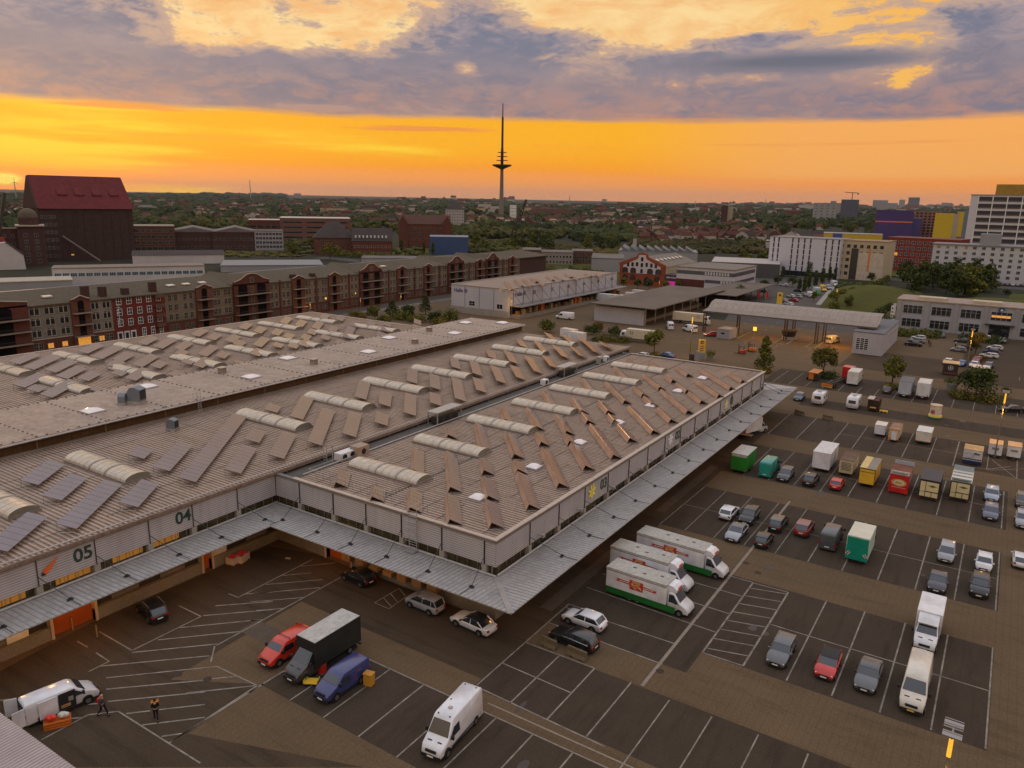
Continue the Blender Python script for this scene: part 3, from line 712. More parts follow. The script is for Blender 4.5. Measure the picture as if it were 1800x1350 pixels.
place_set(dome(1.5), pos, 8.23, lambda i: f'small white dome rooflight by the valley gutter, {ordn(i)} from the near corner', 'dome rooflights on the front hall')
pos = [(-102.6,52.9),(-109.5,65.1),(-102.4,79),(-109.3,92.6),(-102,106.1),(-109.1,119.8),(-101.8,133.1),(-108.7,146.5),(-101.7,152)]
place_set(dome(2.3), pos, RZ, lambda i: f'white dome rooflight on the raised pale roof, {ordn(i)} from the left end', 'dome rooflights on the raised hall')

# ---- solar rows
def solar(L, frame_a, tilt_w=1.9):
    t = thing('solar_row', '', 'solar panel row')
    hi = Vector((0, -.62, 1.02)); lo = Vector((0, 1.05, .28)) if frame_a else Vector((0, 1.15, .42))
    if frame_a: hi = Vector((0, -.42, .80)); lo = Vector((0, .86, .14))
    X = Vector((L/2, 0, 0)); nrm = (lo-hi).cross(X).normalized(); nrm = nrm if nrm.z > 0 else -nrm; th = nrm*.05
    m = MB(); a, b, c, d = hi-X, hi+X, lo+X, lo-X
    i = [m.vert(p) for p in (a, b, c, d, a+th, b+th, c+th, d+th)]
    for q in ((0,1,2,3),(4,7,6,5),(0,4,5,1),(1,5,6,2),(2,6,7,3),(3,7,4,0)): m.f.append([i[k] for k in q]); m.m.append(0)
    m.build('panel_face', pv, t)
    m = MB(); n = max(1, round(L/1.06)); u = (lo-hi)
    for k in range(n+1):
        x = -L/2+L*k/n; w = .02
        p = [Vector((x-w, 0, 0))+hi+th*1.15, Vector((x+w, 0, 0))+hi+th*1.15, Vector((x+w, 0, 0))+lo+th*1.15, Vector((x-w, 0, 0))+lo+th*1.15]; m.poly(p)
    m.build('module_joints', pvline, t)
    m = MB()
    if frame_a:
        f0 = Vector((0, -.74, .10)); m.poly([f0-X, f0+X, hi+X, hi-X]); m.build('back_plate', pvback, t); m = MB()
    k = -L/2+.15
    while k <= L/2:
        m.tube((k, -.62 if not frame_a else -1.05, .04), (k, .95, .04), .035, 4)
        if not frame_a: m.tube((k, -.6, .04), (k, -.6, .98), .03, 4)
        m.tube((k, .8, .04), (k, .8, .46 if not frame_a else .16), .03, 4); k += max(1.5, (L-.3)/round(max(1, L/2)))
    m.build('support_frame', steel, t); return t
H1P = [(6,600,980,600,1075),(6,830,1090,835,1165),(6,1075,1110,1080,1235),(6,1100,845,1095,990),(6,1325,865,1330,1105),(6,1315,710,1325,760),(6,1515,680,1530,835),(6,1675,585,1690,655),(6,1720,740,1755,890),(6,1545,910,1560,995),(6,1560,1030,1590,1165),(6,1325,1145,1340,1315),(6,1580,1185,1620,1340),
 (7,105,925,140,985),(7,140,1000,205,1220),(7,300,845,400,1080),(7,490,810,575,965),(7,445,750,470,800),(7,255,740,285,810),(7,60,740,100,890),(7,620,690,750,890),(7,735,620,755,665),(7,795,690,865,785),(7,865,570,1015,730),(7,1050,580,1140,660),(7,970,505,1000,550),(7,665,535,720,600),(7,550,610,590,665),(7,490,515,545,600),(7,385,625,450,735),(7,190,580,250,705),(7,300,470,345,555),(7,560,390,605,460),(7,715,410,825,535),(7,900,440,945,490),(7,965,360,1050,445),(7,770,310,845,390),(7,855,260,885,295),(7,1000,275,1045,320),(7,1105,365,1145,400),(7,1175,415,1240,465),(7,1080,460,1240,600),(7,1255,475,1340,535),(7,1310,400,1450,495),(7,1345,330,1525,445),(7,1180,310,1240,360),(7,1530,350,1600,400)]
H2P = [(5,345,955,190,1090),(5,485,1045,345,1190),(5,720,1085,430,1380),(9,205,180,-20,400),(5,970,1080,835,1240),(5,940,855,890,920),(5,1190,835,1060,1000),(5,1555,645,1235,1070),(5,1700,735,1645,815),(5,1630,850,1520,1015),(6,240,760,160,920),(6,145,575,130,615),(6,360,525,300,660),(6,500,605,415,830),(6,680,625,640,775),(6,860,630,850,700),(6,745,420,715,530),(6,885,490,875,575),(6,1045,505,1040,635),(6,1210,500,1205,570),(6,1060,340,1055,425),(6,1205,375,1205,465),(6,1350,400,1370,540),(6,1490,400,1510,485),(6,1335,265,1345,330),(6,1465,285,1485,375),(6,1605,320,1640,425),(6,1735,320,1770,400),(6,1570,215,1590,265),(6,1690,220,1725,295),
 (7,115,145,145,190),(7,235,155,280,225),(7,175,255,235,360),(7,295,255,340,325),(7,360,185,415,260),(7,480,195,530,255),(7,300,100,335,140),(7,410,110,460,165),(7,530,130,620,230),(7,665,160,710,200)]
H4P = [(5,210,237,100,296),(5,343,253,197,331),(5,457,280,335,352),(5,530,325,395,392),(5,628,357,532,407),(5,270,370,120,450),(5,490,415,280,515),(5,240,450,220,480),(5,642,172,547,226),(5,765,190,640,262),(5,830,235,785,280),(5,775,285,735,320),(5,1005,245,900,315),(5,1070,285,1010,325),(5,975,335,830,405),(5,790,350,760,375),(5,1000,125,940,170),(5,1125,135,1040,195),(5,1235,160,1170,205),(5,1215,215,1170,240),(5,1410,185,1320,245),(5,1480,225,1440,260),(5,1370,265,1290,320),(5,1240,280,1215,300),(5,1335,75,1285,115),(5,1425,105,1385,140),(5,1550,115,1505,155),(5,1590,150,1555,180),(5,1630,35,1595,70),(5,1725,60,1690,95),(5,1745,130,1685,185),(5,1715,205,1665,245),(5,1180,355,1130,385),(5,650,465,620,485),(5,1590,285,1550,300),
 (2,240,1045,220,1085),(2,340,1065,315,1105),(2,450,1075,425,1120),(2,495,1025,475,1055),(2,595,1040,575,1065),(2,185,1125,155,1160),(2,260,1155,235,1180),(2,410,1125,395,1155),(2,550,1105,530,1140),(2,185,1215,165,1240),(2,370,1160,350,1190),(2,380,1195,340,1235),(2,495,1165,480,1190),(2,660,1105,630,1180),(2,685,1080,675,1105),(2,790,1070,795,1100),(2,895,1080,900,1105),(2,885,1100,880,1135),(2,860,1145,850,1175),(2,1095,1060,1095,1090),(2,1090,1095,1085,1130),(2,600,1195,570,1225),(2,290,1220,260,1245)]
def place_solar(lst, zr, zf, fa, where, grp):
    P = []
    for k, x0, y0, x1, y1 in lst:
        a = G(*C(k, x0, y0), zr+zf); b = G(*C(k, x1, y1), zr+zf); L = math.hypot(a[0]-b[0], a[1]-b[1]); P.append((max(1.6, round(L*2)/2), (a[0]+b[0])/2, (a[1]+b[1])/2))
    P.sort(key=lambda p: p[1]**2+p[2]**2)
    protos = {}
    for i, (L, x, y) in enumerate(P):
        if L in protos: o = copy_tree(protos[L])
        else: o = protos[L] = solar(L, fa)
        o.location = (x, y, zr); o.rotation_euler = (0, 0, rad(-50)); o['group'] = grp
        o['label'] = f"{'long' if L > 10 else 'short' if L < 4.5 else 'medium'} {where}, {ordn(i)} nearest to the viewer"
place_solar(H1P, 8.2, .9, True, 'tent-shaped solar row on the front hall roof', 'solar rows on the front hall')
place_solar(H2P, 8.66, .6, False, 'tilted solar row on the second hall roof', 'solar rows on the second hall')
place_solar(H4P, 8.66, .6, False, 'tilted solar row on the far left hall roof', 'solar rows on the far left hall')

# ---- rooftop units
def vent(name, label, s, loc, rot, cowl=True):
    t = thing(name, label, 'ventilator', loc, rot)
    MB().box(-.7*s, -.6*s, 0, .7*s, .6*s, .35*s).build('base', steel, t)
    prof = [(-.6, .35), (.75, .35), (.75, 1.5), (.2, 1.75), (-.25, 1.7), (-.55, 1.3)]
    m = MB(); m.prism([(x*s, z*s) for x, z in prof], -.55*s, .55*s); m.build('hood', M('vent_grey', (.16, .19, .23), .45, metal=.4, var=.1), t)
    m = MB(); m.box(.755*s, -.45*s, .5*s, .77*s, .45*s, 1.4*s); m.build('louvre', black, t); return t
vent('roof_ventilator', 'large grey hooded ventilator on the raised pale roof', 1.45, (*G(*C(5, 900, 560), RZ), RZ), rad(25))
vent('roof_ventilator', 'smaller hooded ventilator beside the large one on the raised roof', .95, (*G(*C(5, 815, 565), RZ), RZ), rad(120))
vent('roof_ventilator', 'single hooded ventilator on the ribbed roof below the brown wall', .95, (*G(*C(5, 1135, 735), 8.66), 8.66), rad(25))
for i, (k, u, v, z) in enumerate(((5,1465,358,RZ),(6,420,300,RZ),(6,1085,165,RZ),(6,1180,85,RZ))):
    x, y = G(*C(k, u, v), z); t = thing('roof_chimney', f'small square vent chimney on the raised roof, {ordn(i)} from the left', 'chimney', (x, y, z), 0, 'square vents on the raised roof')
    MB().box(-.5, -.5, 0, .5, .5, .8).build('stack', M('chimney_grey', (.25, .21, .18), .7), t); MB().box(-.62, -.62, .9, .62, .62, 1.0).build('cap', tan, t)
    m = MB()
    for a in (-.42, .42):
        for b in (-.42, .42): m.box(a-.05, b-.05, .8, a+.05, b+.05, .9)
    m.build('cap_feet', tan, t)
def unit(label, u, v, L, w, h, mat, fans=2, z=7.95, frame_=False):
    x, y = G(u, v, z+h*.5); t = thing('cooling_unit', label, 'cooling unit', (x, y, z), 0)
    MB().box(-w/2, -L/2, .15, w/2, L/2, h).build('casing', mat, t)
    m = MB()
    for k in range(fans):
        yy = -L/2+L*(k+.5)/fans; m.tube((w/2, yy, h*.55), (w/2+.03, yy, h*.55), min(.38, L/fans*.38), 12)
    m.build('fan_grille', black, t); MB().box(-w/2-.05, -L/2+.1, 0, w/2+.05, L/2-.1, .15).build('feet', darksteel, t)
    if frame_:
        m = MB()
        for a in (-w/2-.3, w/2+.3):
            for b in (-L/2-.3, L/2+.3): m.box(a-.06, b-.06, -.05, a+.06, b+.06, h+.7)
        m.box(-w/2-.4, -L/2-.5, h+.7, w/2+.4, L/2+.5, h+.8); m.build('frame_roof', steel, t)
unit('two small white cooling units side by side in the gutter lane', 607, 800, 2.6, 1.2, 1.1, white, 2); unit('brown topped cooling box behind the white units in the gutter lane', 632, 792, 1.9, 1.5, 1.5, M('unit_brown', (.33, .24, .18), .6), 1)
unit('pair of white cooling units under a steel frame, middle of the gutter lane', 782, 733, 5, 1.1, 1.2, darksteel, 3, frame_=True); unit('white cooling box on short legs right of the steel frame', 957, 672, 1.3, .9, 1.1, white, 1)
unit('framed white cooling units farther along the gutter lane', 996, 654, 4.2, 1.1, 1.2, darksteel, 3, frame_=True); unit('tall grey duct box at the far end of the gutter lane', 1054, 634, 1.1, 1, 1.6, steel, 1); unit('white cooling unit last in the gutter lane', 1065, 631, 1.2, .9, 1.2, white, 1)
t = thing('access_ladder', 'short steel ladder with posts at the near end of the gutter lane', 'ladder', (*G(572, 812, 7.9), 7.9), 0)
m = MB()
for k in range(6): m.tube((-.3, 0, .3+k*.3), (.3, 0, .3+k*.3), .03, 5)
m.build('rungs', steel, t); m = MB(); m.tube((-.3, 0, 0), (-.3, 0, 2.3), .04, 6); m.tube((.3, 0, 0), (.3, 0, 2.3), .04, 6); m.tube((1.1, .2, 0), (1.1, .2, 2.4), .08, 6); m.build('stiles', steel, t)
# near roof corner at the bottom left of the picture
t = thing('corner_canopy', 'corner of a ribbed canopy roof cutting into the bottom left', 'canopy roof')
z = 5.0; P = [(*G(0, 1253, z), z), (*G(134, 1351, z), z), (*G(60, 1500, z), z), (*G(-300, 1500, z), z), (*G(-300, 1253, z), z)]
m = MB(); m.poly(P); m.poly([(x, y, z_-.15) for x, y, z_ in P][::-1])
for a, b in zip(P, P[1:]+P[:1]): m.poly([a, b, (b[0], b[1], b[2]-.15), (a[0], a[1], a[2]-.15)])
m.build('roof_sheet', M('corner_sheet', (.36, .31, .30), .5, metal=.2, var=.1, scale=.5), t)
m = MB(); A = Vector(P[0]); B = Vector(P[1]); d = (B-A); n = int(d.length/.28); q = Vector((*G(-200, 1400, z), z))-Vector((*G(67, 1302, z), z)); q = q.normalized()*11
perp = Vector((-d.y, d.x, 0)).normalized()
if perp.dot(q) < 0: perp = -perp
for k in range(n):
    p = A+d*(k+.5)/n; w = d.normalized()*.05
    m.poly([p-w+Vector((0,0,.05)), p+w+Vector((0,0,.05)), p+w+perp*12+Vector((0,0,.05)), p-w+perp*12+Vector((0,0,.05))]); m.poly([p+w+Vector((0,0,.05)), p+w*1.4, p+w*1.4+perp*12, p+w+perp*12+Vector((0,0,.05))])
m.build('sheet_ribs', M('corner_rib', (.42, .36, .35), .5, metal=.2), t)
m = MB(); 
for p in (P[0], P[3], P[4]): m.tube((p[0], p[1], 0), (p[0], p[1], z-.16), .12, 8)
m.build('posts', steel, t)
# warm lamps under the canopies
for x, y, w in ((-66, 31.5, 60), (-66, 46, 22), (-58.5, 53.5, 45), (-66.5, 24, 22), (-41, 52.8, 14), (-35.5, 58, 16), (-35.5, 75, 20), (-35, 92, 20), (-35, 110, 24), (-35.5, 130, 20), (-33.5, 118, 22), (-64, 40, 40), (-50, 53, 20), (-64.5, 27, 30), (-34.5, 140, 24)):
    point('canopy_lamp', (x, y, 4.2), w*3.6, (1, .42, .08), .3)

# ================================================================== VEHICLES
def inset(prof, b):
    n = len(prof); A = sum(prof[i][0]*prof[(i+1)%n][1]-prof[(i+1)%n][0]*prof[i][1] for i in range(n)); s = 1 if A > 0 else -1
    out = []
    for i in range(n):
        p0, p1, p2 = Vector(prof[i-1]), Vector(prof[i]), Vector(prof[(i+1)%n])
        d1 = (p1-p0).normalized(); d2 = (p2-p1).normalized()
        n1 = Vector((-d1.y, d1.x))*s; n2 = Vector((-d2.y, d2.x))*s; m = (n1+n2)
        m = m.normalized() if m.length > 1e-6 else n1
        k = b/max(.5, m.dot(n1)); q = p1+m*k; out.append((q.x, q.y))
    return out
def shell(mb, prof, hw, b=.07, m=0):
    ins2 = inset(prof, b); ins1 = inset(prof, b*.3); rings = []
    for s in (1, -1):
        o = [mb.vert((x, s*hw(x, z), z)) for x, z in ins2]; mid = [mb.vert((x, s*(hw(x, z)-b*.3), z)) for x, z in ins1]; i = [mb.vert((x, s*(hw(x, z)-b), z)) for x, z in prof]
        rings.append((o, mid, i)); n = len(prof)
        for A, B in ((o, mid), (mid, i)):
            for k in range(n):
                q = [A[k], A[(k+1)%n], B[(k+1)%n], B[k]]; mb.f.append(q if s > 0 else q[::-1]); mb.m.append(m)
        mb.f.append(o[::-1] if s > 0 else o); mb.m.append(m)
    a, c = rings[0][2], rings[1][2]
    for k in range(len(prof)): mb.f.append([a[k], a[(k+1)%len(prof)], c[(k+1)%len(prof)], c[k]]); mb.m.append(m)
def wheels(t, xs, half, r=.32, w=.21, rim=rimm, twin=False):
    for x in xs:
        for s in (1, -1):
            m = MB(); m.tube((x, s*(half-w), r), (x, s*half, r), r, 14); wo_ = m.build('wheel', tyre, t, smooth=40)
            m = MB(); m.tube((x, s*(half), r), (x, s*(half+.012), r), r*.62, 12); m.build('rim', rim, wo_)
def arches(t, xs, hwf, r):
    m = MB()
    for x in xs:
        for s in (1, -1): m.tube((x, s*.4, r+.03), (x, s*(hwf(x)+.004), r+.03), r+.07, 14)
    m.build('wheel_arches', black, t)
def polyside(mb, pts, hw, s, off=.008, m=0): mb.poly([(x, s*(hw(x, z)+off), z) for x, z in pts], m)
def lights(t, fx, fz, fy, rx, rz, ry, lit=None, fw=.34, fh=.14, rw=.24, rh=.2):
    for s in (1, -1):
        m = MB(); m.T = Matrix.Translation((fx, s*fy, fz)) @ Matrix.Rotation(-s*.35, 4, 'Z'); m.cbox(-.04, 0, 0, .14, fw, fh); m.build('headlight', lit or headl, t)
    for s in (1, -1):
        m = MB(); m.cbox(rx, s*ry, rz, .12, rw, rh); m.build('tail_light', tail, t)
CARS = {'hatch': dict(L=4.1, W=1.78, H=1.46, belt=.95, hood=.80, xfb=.95, xft=.25, xrt=-1.45, xrb=-1.93, tz=.93),
        'mini': dict(L=3.6, W=1.68, H=1.48, belt=.96, hood=.82, xfb=.95, xft=.35, xrt=-1.3, xrb=-1.7, tz=.94),
        'sedan': dict(L=4.75, W=1.84, H=1.44, belt=.94, hood=.76, xfb=.95, xft=.2, xrt=-1.05, xrb=-1.75, tz=.98),
        'estate': dict(L=4.75, W=1.84, H=1.48, belt=.95, hood=.78, xfb=.95, xft=.25, xrt=-1.85, xrb=-2.27, tz=.95),
        'suv': dict(L=4.45, W=1.85, H=1.66, belt=1.06, hood=.92, xfb=1.0, xft=.35, xrt=-1.65, xrb=-2.1, tz=1.04),
        'mpv': dict(L=4.2, W=1.75, H=1.62, belt=1.0, hood=.85, xfb=1.3, xft=.45, xrt=-1.65, xrb=-2.0, tz=.98)}
def car(kind, pm, label, near=None, at=None, head=-90, group='cars parked in the market yard', roof=None, rails=False, lit=None, cat='car', chrome=False, L=None):
    d = CARS[kind]; L = L or d['L']; Wd, H, belt, hood = d['W'], d['H'], d['belt'], d['hood']; h = L/2; hr = rad(head)
    if near:
        x, y = G(*near); y += h if abs(math.sin(hr)) > .7 else 0; x -= 0 if abs(math.sin(hr)) > .7 else 0
    else: x, y = G(*at)
    t = thing('parked_car', label, cat, (x, y, .03), hr, group)
    xfb, xft, xrt, xrb, tz = d['xfb'], d['xft'], d['xrt'], d['xrb'], d['tz']
    def hw(xx, z):
        w = Wd/2; u = abs(xx)/h
        if u > .72: w -= .17*((u-.72)/.28)**2
        if z > belt-.12: w -= .09*min(1, (z-belt+.12)/.12)*.5+.30*max(0, (z-belt))*.75
        if z < .4: w -= .05
        return w
    prof = [(-h+.16, .24), (-h+.02, .38), (-h, .62), (-h+.05, tz-.06), (-h+.16, tz), (xrb, belt), (xfb, belt), (xfb+.1, belt-.015), ((xfb+h)/2+.1, (belt+hood)/2+.03), (h-.28, hood), (h-.08, hood-.14), (h, .5), (h-.03, .34), (h-.16, .22)]
    m = MB(); shell(m, prof, hw, .09); m.build('body', pm, t, smooth=50)
    hg = lambda xx, z: hw(xx, z)-.035
    gp = [(xrb-.02, belt-.05), (xrt-.06, H-.1), (xrt+.12, H-.045), (xft-.15, H-.04), (xft+.03, H-.09), (xfb+.04, belt-.05)]
    m = MB(); shell(m, gp, hg, .05); m.build('windows', glass_car, t, smooth=50)
    m = MB(); rp = [(xrt-.1, H-.09), (xrt+.1, H-.02), ((xrt+xft)/2, H), (xft-.12, H-.02), (xft+.06, H-.09), (xft-.1, H-.11), (xrt, H-.11)]
    shell(m, rp, lambda xx, z: hw(xx, H-.06)-.01, .04); m.build('roof', roof or pm, t, smooth=50)
    m = MB()
    for s in (1, -1):
        for (xa, za), (xb, zb), r in (((xfb+.05, belt-.02), (xft+.02, H-.08), .035), ((xrb-.03, belt-.02), (xrt-.05, H-.08), .06)):
            m.tube((xa, s*(hw(xa, za)-.05), za), (xb, s*(hw(xb, zb)-.05), zb), r, 6)
        xm = (xft+xrt)/2+.15
        for xm_ in ((xm,) if kind in ('mini', 'hatch', 'sedan') else (xm+.15, xm-.95)):
            polyside(m, [(xm_-.05, belt-.03), (xm_+.05, belt-.03), (xm_+.03, H-.09), (xm_-.05, H-.09)], hg, s, .012)
        if kind == 'sedan': pass
    m.build('pillars', pm, t)
    wb = L*.285; R = .31 if kind != 'suv' else .36
    wheels(t, (L*.31, -L*.29), Wd/2-.02, R); arches(t, (L*.31, -L*.29), lambda xx: Wd/2-.03, R)
    lights(t, h-.12, hood-.2, Wd/2-.34, -h+.05, tz-.2, Wd/2-.27, lit)
    m = MB(); m.cbox(h-.03, 0, .5, .1, Wd*.5, .16); m.cbox(h-.05, 0, .28, .16, Wd*.74, .12); m.cbox(-h+.06, 0, .3, .14, Wd*.72, .14); m.build('grille', black, t)
    MB().box(-h+.35, -Wd/2+.1, .09, h-.35, Wd/2-.1, .3).build('shade_block', black, t)  # black block added below the car to cut light and deepen its contact shadow
    m = MB(); m.cbox(h+.02, 0, .42, .02, .5, .11); m.build('number_plate', plate, t); m = MB(); m.cbox(-h-.0, 0, .62, .03, .5, .11); m.build('number_plate', plate, t)
    for s in (1, -1):
        m = MB(); m.cbox(xfb-.12, s*(Wd/2+.06), belt+.03, .12, .18, .13); m.build('mirror', pm if not roof else black, t)
    if rails:
        for s in (1, -1):
            m = MB(); m.tube((xft-.15, s*(hw(0, H)-.03), H+.03), (xrt+.2, s*(hw(0, H)-.03), H+.03), .022, 5); m.build('roof_rail', steel, t)
    if chrome:
        m = MB()
        for s in (1, -1): m.tube((xfb-.1, s*(hw(0, belt)+.0), belt+.01), (xrb+.3, s*(hw(0, belt)+.0), belt+.01), .018, 5)
        m.build('chrome_trim', M('chrome', (.7, .7, .7), .15, metal=1), t)
    return t
def van(pm, label, near=None, at=None, head=-90, L=5.9, Wd=2.0, H=2.6, zb=1.45, hoodz=1.12, sidewin=(), roofbars=False, group='vans parked in the market yard', bumper=black, yplate=False, roofvents=False, stripe=False, opened=False, name='parked_van', box=None, reargl=True, lowres=False, roofm=None):
    h = L/2; hr = rad(head)
    if near: x, y = G(*near); y += h
    else: x, y = G(*at)
    t = thing(name, label, 'truck' if box else 'van', (x, y, .03), hr, group)
    big = H > 2.2; cabL = 2.35 if big else 2.1
    xfb = h-(1.05 if big else 1.0); xft = xfb-(.75 if big else .72); ztop = H if not box else min(H, 2.35)
    xr = -h if not box else h-cabL
    def hw(xx, z):
        w = Wd/2
        if xx > h-.9: w -= .2*((xx-h+.9)/.9)**2
        if z > 1.1: w -= .17*(z-1.1)/(H-1.1 if not box else 1.3)
        return w
    wt = ztop-.12
    prof = [(xr, .3), (xr, ztop-.3), (xr+.06, ztop-.08), (xr+.22, ztop), (xft-.35, ztop), (xft-.08, ztop-.06), (xft+.05, wt-.05), (xfb, zb), (h-.35, hoodz), (h-.1, hoodz-.22), (h, .6), (h-.04, .32)]
    m = MB(); shell(m, prof, hw, .1); m.build('body' if not box else 'cab', pm, t, smooth=50)
    m = MB(); w0, w1 = hw(xfb, zb)-.1, hw(xft, wt)-.12; d = Vector((xfb-xft, 0, zb-wt)).normalized(); nrm = Vector((-d.z, 0, d.x))*.025
    a0, a1 = Vector((xfb, 0, zb))-d*.06, Vector((xft+.05, 0, wt-.05))+d*.12
    if nrm.x < 0: nrm = -nrm
    a0 += nrm; a1 += nrm; m.poly([(a0.x, -w0, a0.z), (a0.x, w0, a0.z), (a1.x, w1, a1.z), (a1.x, -w1, a1.z)]); m.build('windscreen', glass_car, t)
    ws = [[(xfb-.1, zb-.12), (xft-.02, wt-.22 if not big else zb+.55), (xft-.78, wt-.22 if not big else zb+.58), (xft-.78, zb-.15)]]
    for a, b in sidewin: ws.append([(a, zb-.12), (a, wt-.2), (b, wt-.2), (b, zb-.12)])
    for k, wp in enumerate(ws):
        for s in (1, -1):
            m = MB(); polyside(m, wp, hw, s, .012); m.build('side_window', glass_car, t)
    if not box and reargl:
        for s in (1, -1):
            m = MB(); m.box(-h-.012, s*.08, zb-.1, -h+.01, s*(Wd/2-.22), zb+.45); m.build('rear_window', glass_car, t)
        m = MB(); m.box(-h-.014, -.012, .5, -h, .012, ztop-.25); m.build('door_gap', black, t)
    MB().box(-h+.3, -Wd/2+.12, .1, h-.4, Wd/2-.12, .34).build('shade_block', black, t)  # added block under the van, keeps light out so the contact shadow darkens
    R = .34; xw = (h-.95, -h+1.15) if not box else (h-.95, -h+1.3)
    wheels(t, xw, Wd/2-.02, R); arches(t, xw[:1] if box else xw, lambda xx: Wd/2-.03, R)
    lights(t, h-.16, hoodz-.34, Wd/2-.36, -h+.03, .95, Wd/2-.14, fw=.3, fh=.22, rw=.14, rh=.4)
    m = MB(); m.cbox(h-.04, 0, .42, .16, Wd*.82, .26); m.cbox(h-.05, 0, .82, .1, Wd*.46, .2); m.build('bumper', bumper, t)
    m = MB(); m.cbox(h+.05, 0, .45, .02, .52, .11); m.build('number_plate', yellow if yplate else plate, t); m = MB(); m.cbox(-h-.02, 0, .6, .03, .52, .11); m.build('number_plate', plate, t)
    for s in (1, -1):
        m = MB(); m.cbox(xfb-.25, s*(Wd/2+.14), zb+.06, .14, .2, .32); m.tube((xfb-.25, s*(Wd/2-.1), zb-.02), (xfb-.25, s*(Wd/2+.1), zb-.02), .03, 5); m.build('mirror', black, t)
    if stripe:
        for s in (1, -1):
            m = MB(); m.cbox(-.2, s*(Wd/2+.008), .62, L*.62, .03, .1); m.build('side_rubbing_strip', black, t)
    if roofbars:
        for q in (0.1, -1.9):
            m = MB(); m.tube((q, -Wd/2+.2, ztop+.1), (q, Wd/2-.2, ztop+.1), .03, 6); m.tube((q, -Wd/2+.25, ztop-.05), (q, -Wd/2+.25, ztop+.1), .03, 5); m.tube((q, Wd/2-.25, ztop-.05), (q, Wd/2-.25, ztop+.1), .03, 5); m.build('roof_bar', black, t)
    if roofvents:
        m = MB(); m.lathe((.3, 0, ztop), [(.17, -.02), (.19, .05), (.12, .09)], 12); m.build('roof_vent', M('vent_pale', (.4, .34, .28), .5), t)
        for k, (q, yy) in enumerate(((1.2, -.5), (1.2, .5), (-.6, -.5), (-2.7, .5), (-2.7, -.5))):
            m = MB(); m.cbox(q, yy, ztop+.01, .12, .08, .06); m.build('roof_bracket', darksteel, t)
    if big or box:
        m = MB(); m.box(h-.72, -.62, hoodz+.12, h-.6, -.28, hoodz+.14); 
        for s in (1, -1): m.T = Matrix.Translation((h-.62, s*.42, hoodz+.135)) @ Matrix.Rotation(.5, 4, 'Y'); m.cbox(0, 0, 0, .1, .36, .02)
        m.build('bonnet_intakes', black, t)
    if box:
        b = box; x0, x1 = -h+.05, h-cabL+b.get('over', .15); z0 = b.get('z0', .78); BW = b.get('W', 2.2)/2; BH = b['H']
        m = MB(); pr = [(x0, z0), (x0, BH), (x1, BH), (x1, z0)]; shell(m, pr, lambda xx, z: BW, .03); m.build('cargo_box', b['mat'], t)
        m = MB(); m.box(x0+.04, -BW+.04, BH, x1-.04, BW-.04, BH+.03); m.build('box_roof', b.get('roof', b['mat']), t)
        m = MB(); m.box(x0+.1, -.5, .5, x1, .5, z0); m.box(x0-.02, -BW, .42, x0+.12, BW, .56); m.box(x0+1.9, -BW+.05, .42, x0+3.4 if L > 6.5 else x0+2.2, -BW+.1, .5); m.build('chassis', black, t)
        if b.get('corners'):
            m = MB()
            for yy in (-BW-.005, BW-.035):
                for xx in (x0-.005, x1-.035): m.box(xx, yy, z0, xx+.04, yy+.04, BH)
            m.build('corner_posts', b['corners'], t)
        if b.get('rear'): m = MB(); m.box(x0-.03, -BW+.08, z0+.05, x0-.005, BW-.08, BH-.12); m.build('rear_door', b['rear'], t)
        if b.get('lift'):
            m = MB(); m.box(x0-.1, -BW+.05, z0-.25, x0-.02, BW-.05, z0+1.35); m.build('tail_lift', b['lift'], t)
            for s in (1, -1):
                m = MB(); m.T = Matrix.Translation((x0-.11, s*(BW-.3), z0+.45)) @ Matrix.Rotation(.6*s, 4, 'X')
                for k in range(3): m.cbox(0, (k-1)*.12, 0, .02, .06, .5, k % 2)
                m.build('warning_flag', [white, red], t)
        if b.get('fairing'):
            m = MB(); m.prism([(x1, 2.3), (x1, BH-.1), (x1+.5, 2.75), (x1+.95, 2.38)], -.85, .85); m.build('roof_fairing', pm, t)
    if opened:
        m = MB(); m.box(-.35, -Wd/2-.012, .45, .85, -Wd/2+.02, 1.85); m.build('side_door_opening', black, t)
        m = MB(); m.box(-1.75, -Wd/2-.1, .42, -.45, -Wd/2-.03, 1.88); m.build('sliding_door', pm, t)
        m = MB(); m.cbox(.1, -Wd/2-.03, .75, .7, .06, .25, 0); m.cbox(.5, -Wd/2-.03, 1.2, .35, .06, .35, 1); m.build('tools_inside', [wood, steel], t)
        m = MB(); m.box(-h-.02, -Wd/2+.12, .45, -h+.01, Wd/2-.12, 1.8); m.build('rear_opening', black, t)
        for s, ang in ((1, 1.9), (-1, 1.75)):
            m = MB(); m.T = Matrix.Translation((-h, s*(Wd/2-.06), 0)) @ Matrix.Rotation(-s*ang, 4, 'Z'); m.box(-.03, 0, .42, .03, -s*.86, 1.86); m.build('rear_door', pm, t)
    return t
PW = paint('white', (.72, .73, .76)); PWw = paint('warm_white', (.66, .62, .54)); PBK = paint('black', (.012, .012, .014)); PDG = paint('dark_grey', (.05, .052, .058)); PG = paint('grey', (.11, .115, .125))
PS = paint('silver', (.34, .36, .40)); PR_ = paint('red', (.55, .018, .015)); PRV = paint('signal_red', (.62, .035, .012)); PBL = paint('blue', (.035, .045, .17)); PBG = paint('blue_grey', (.10, .11, .17)); PBR = paint('bronze', (.10, .085, .07)); PCY = paint('blue_car', (.04, .12, .33))
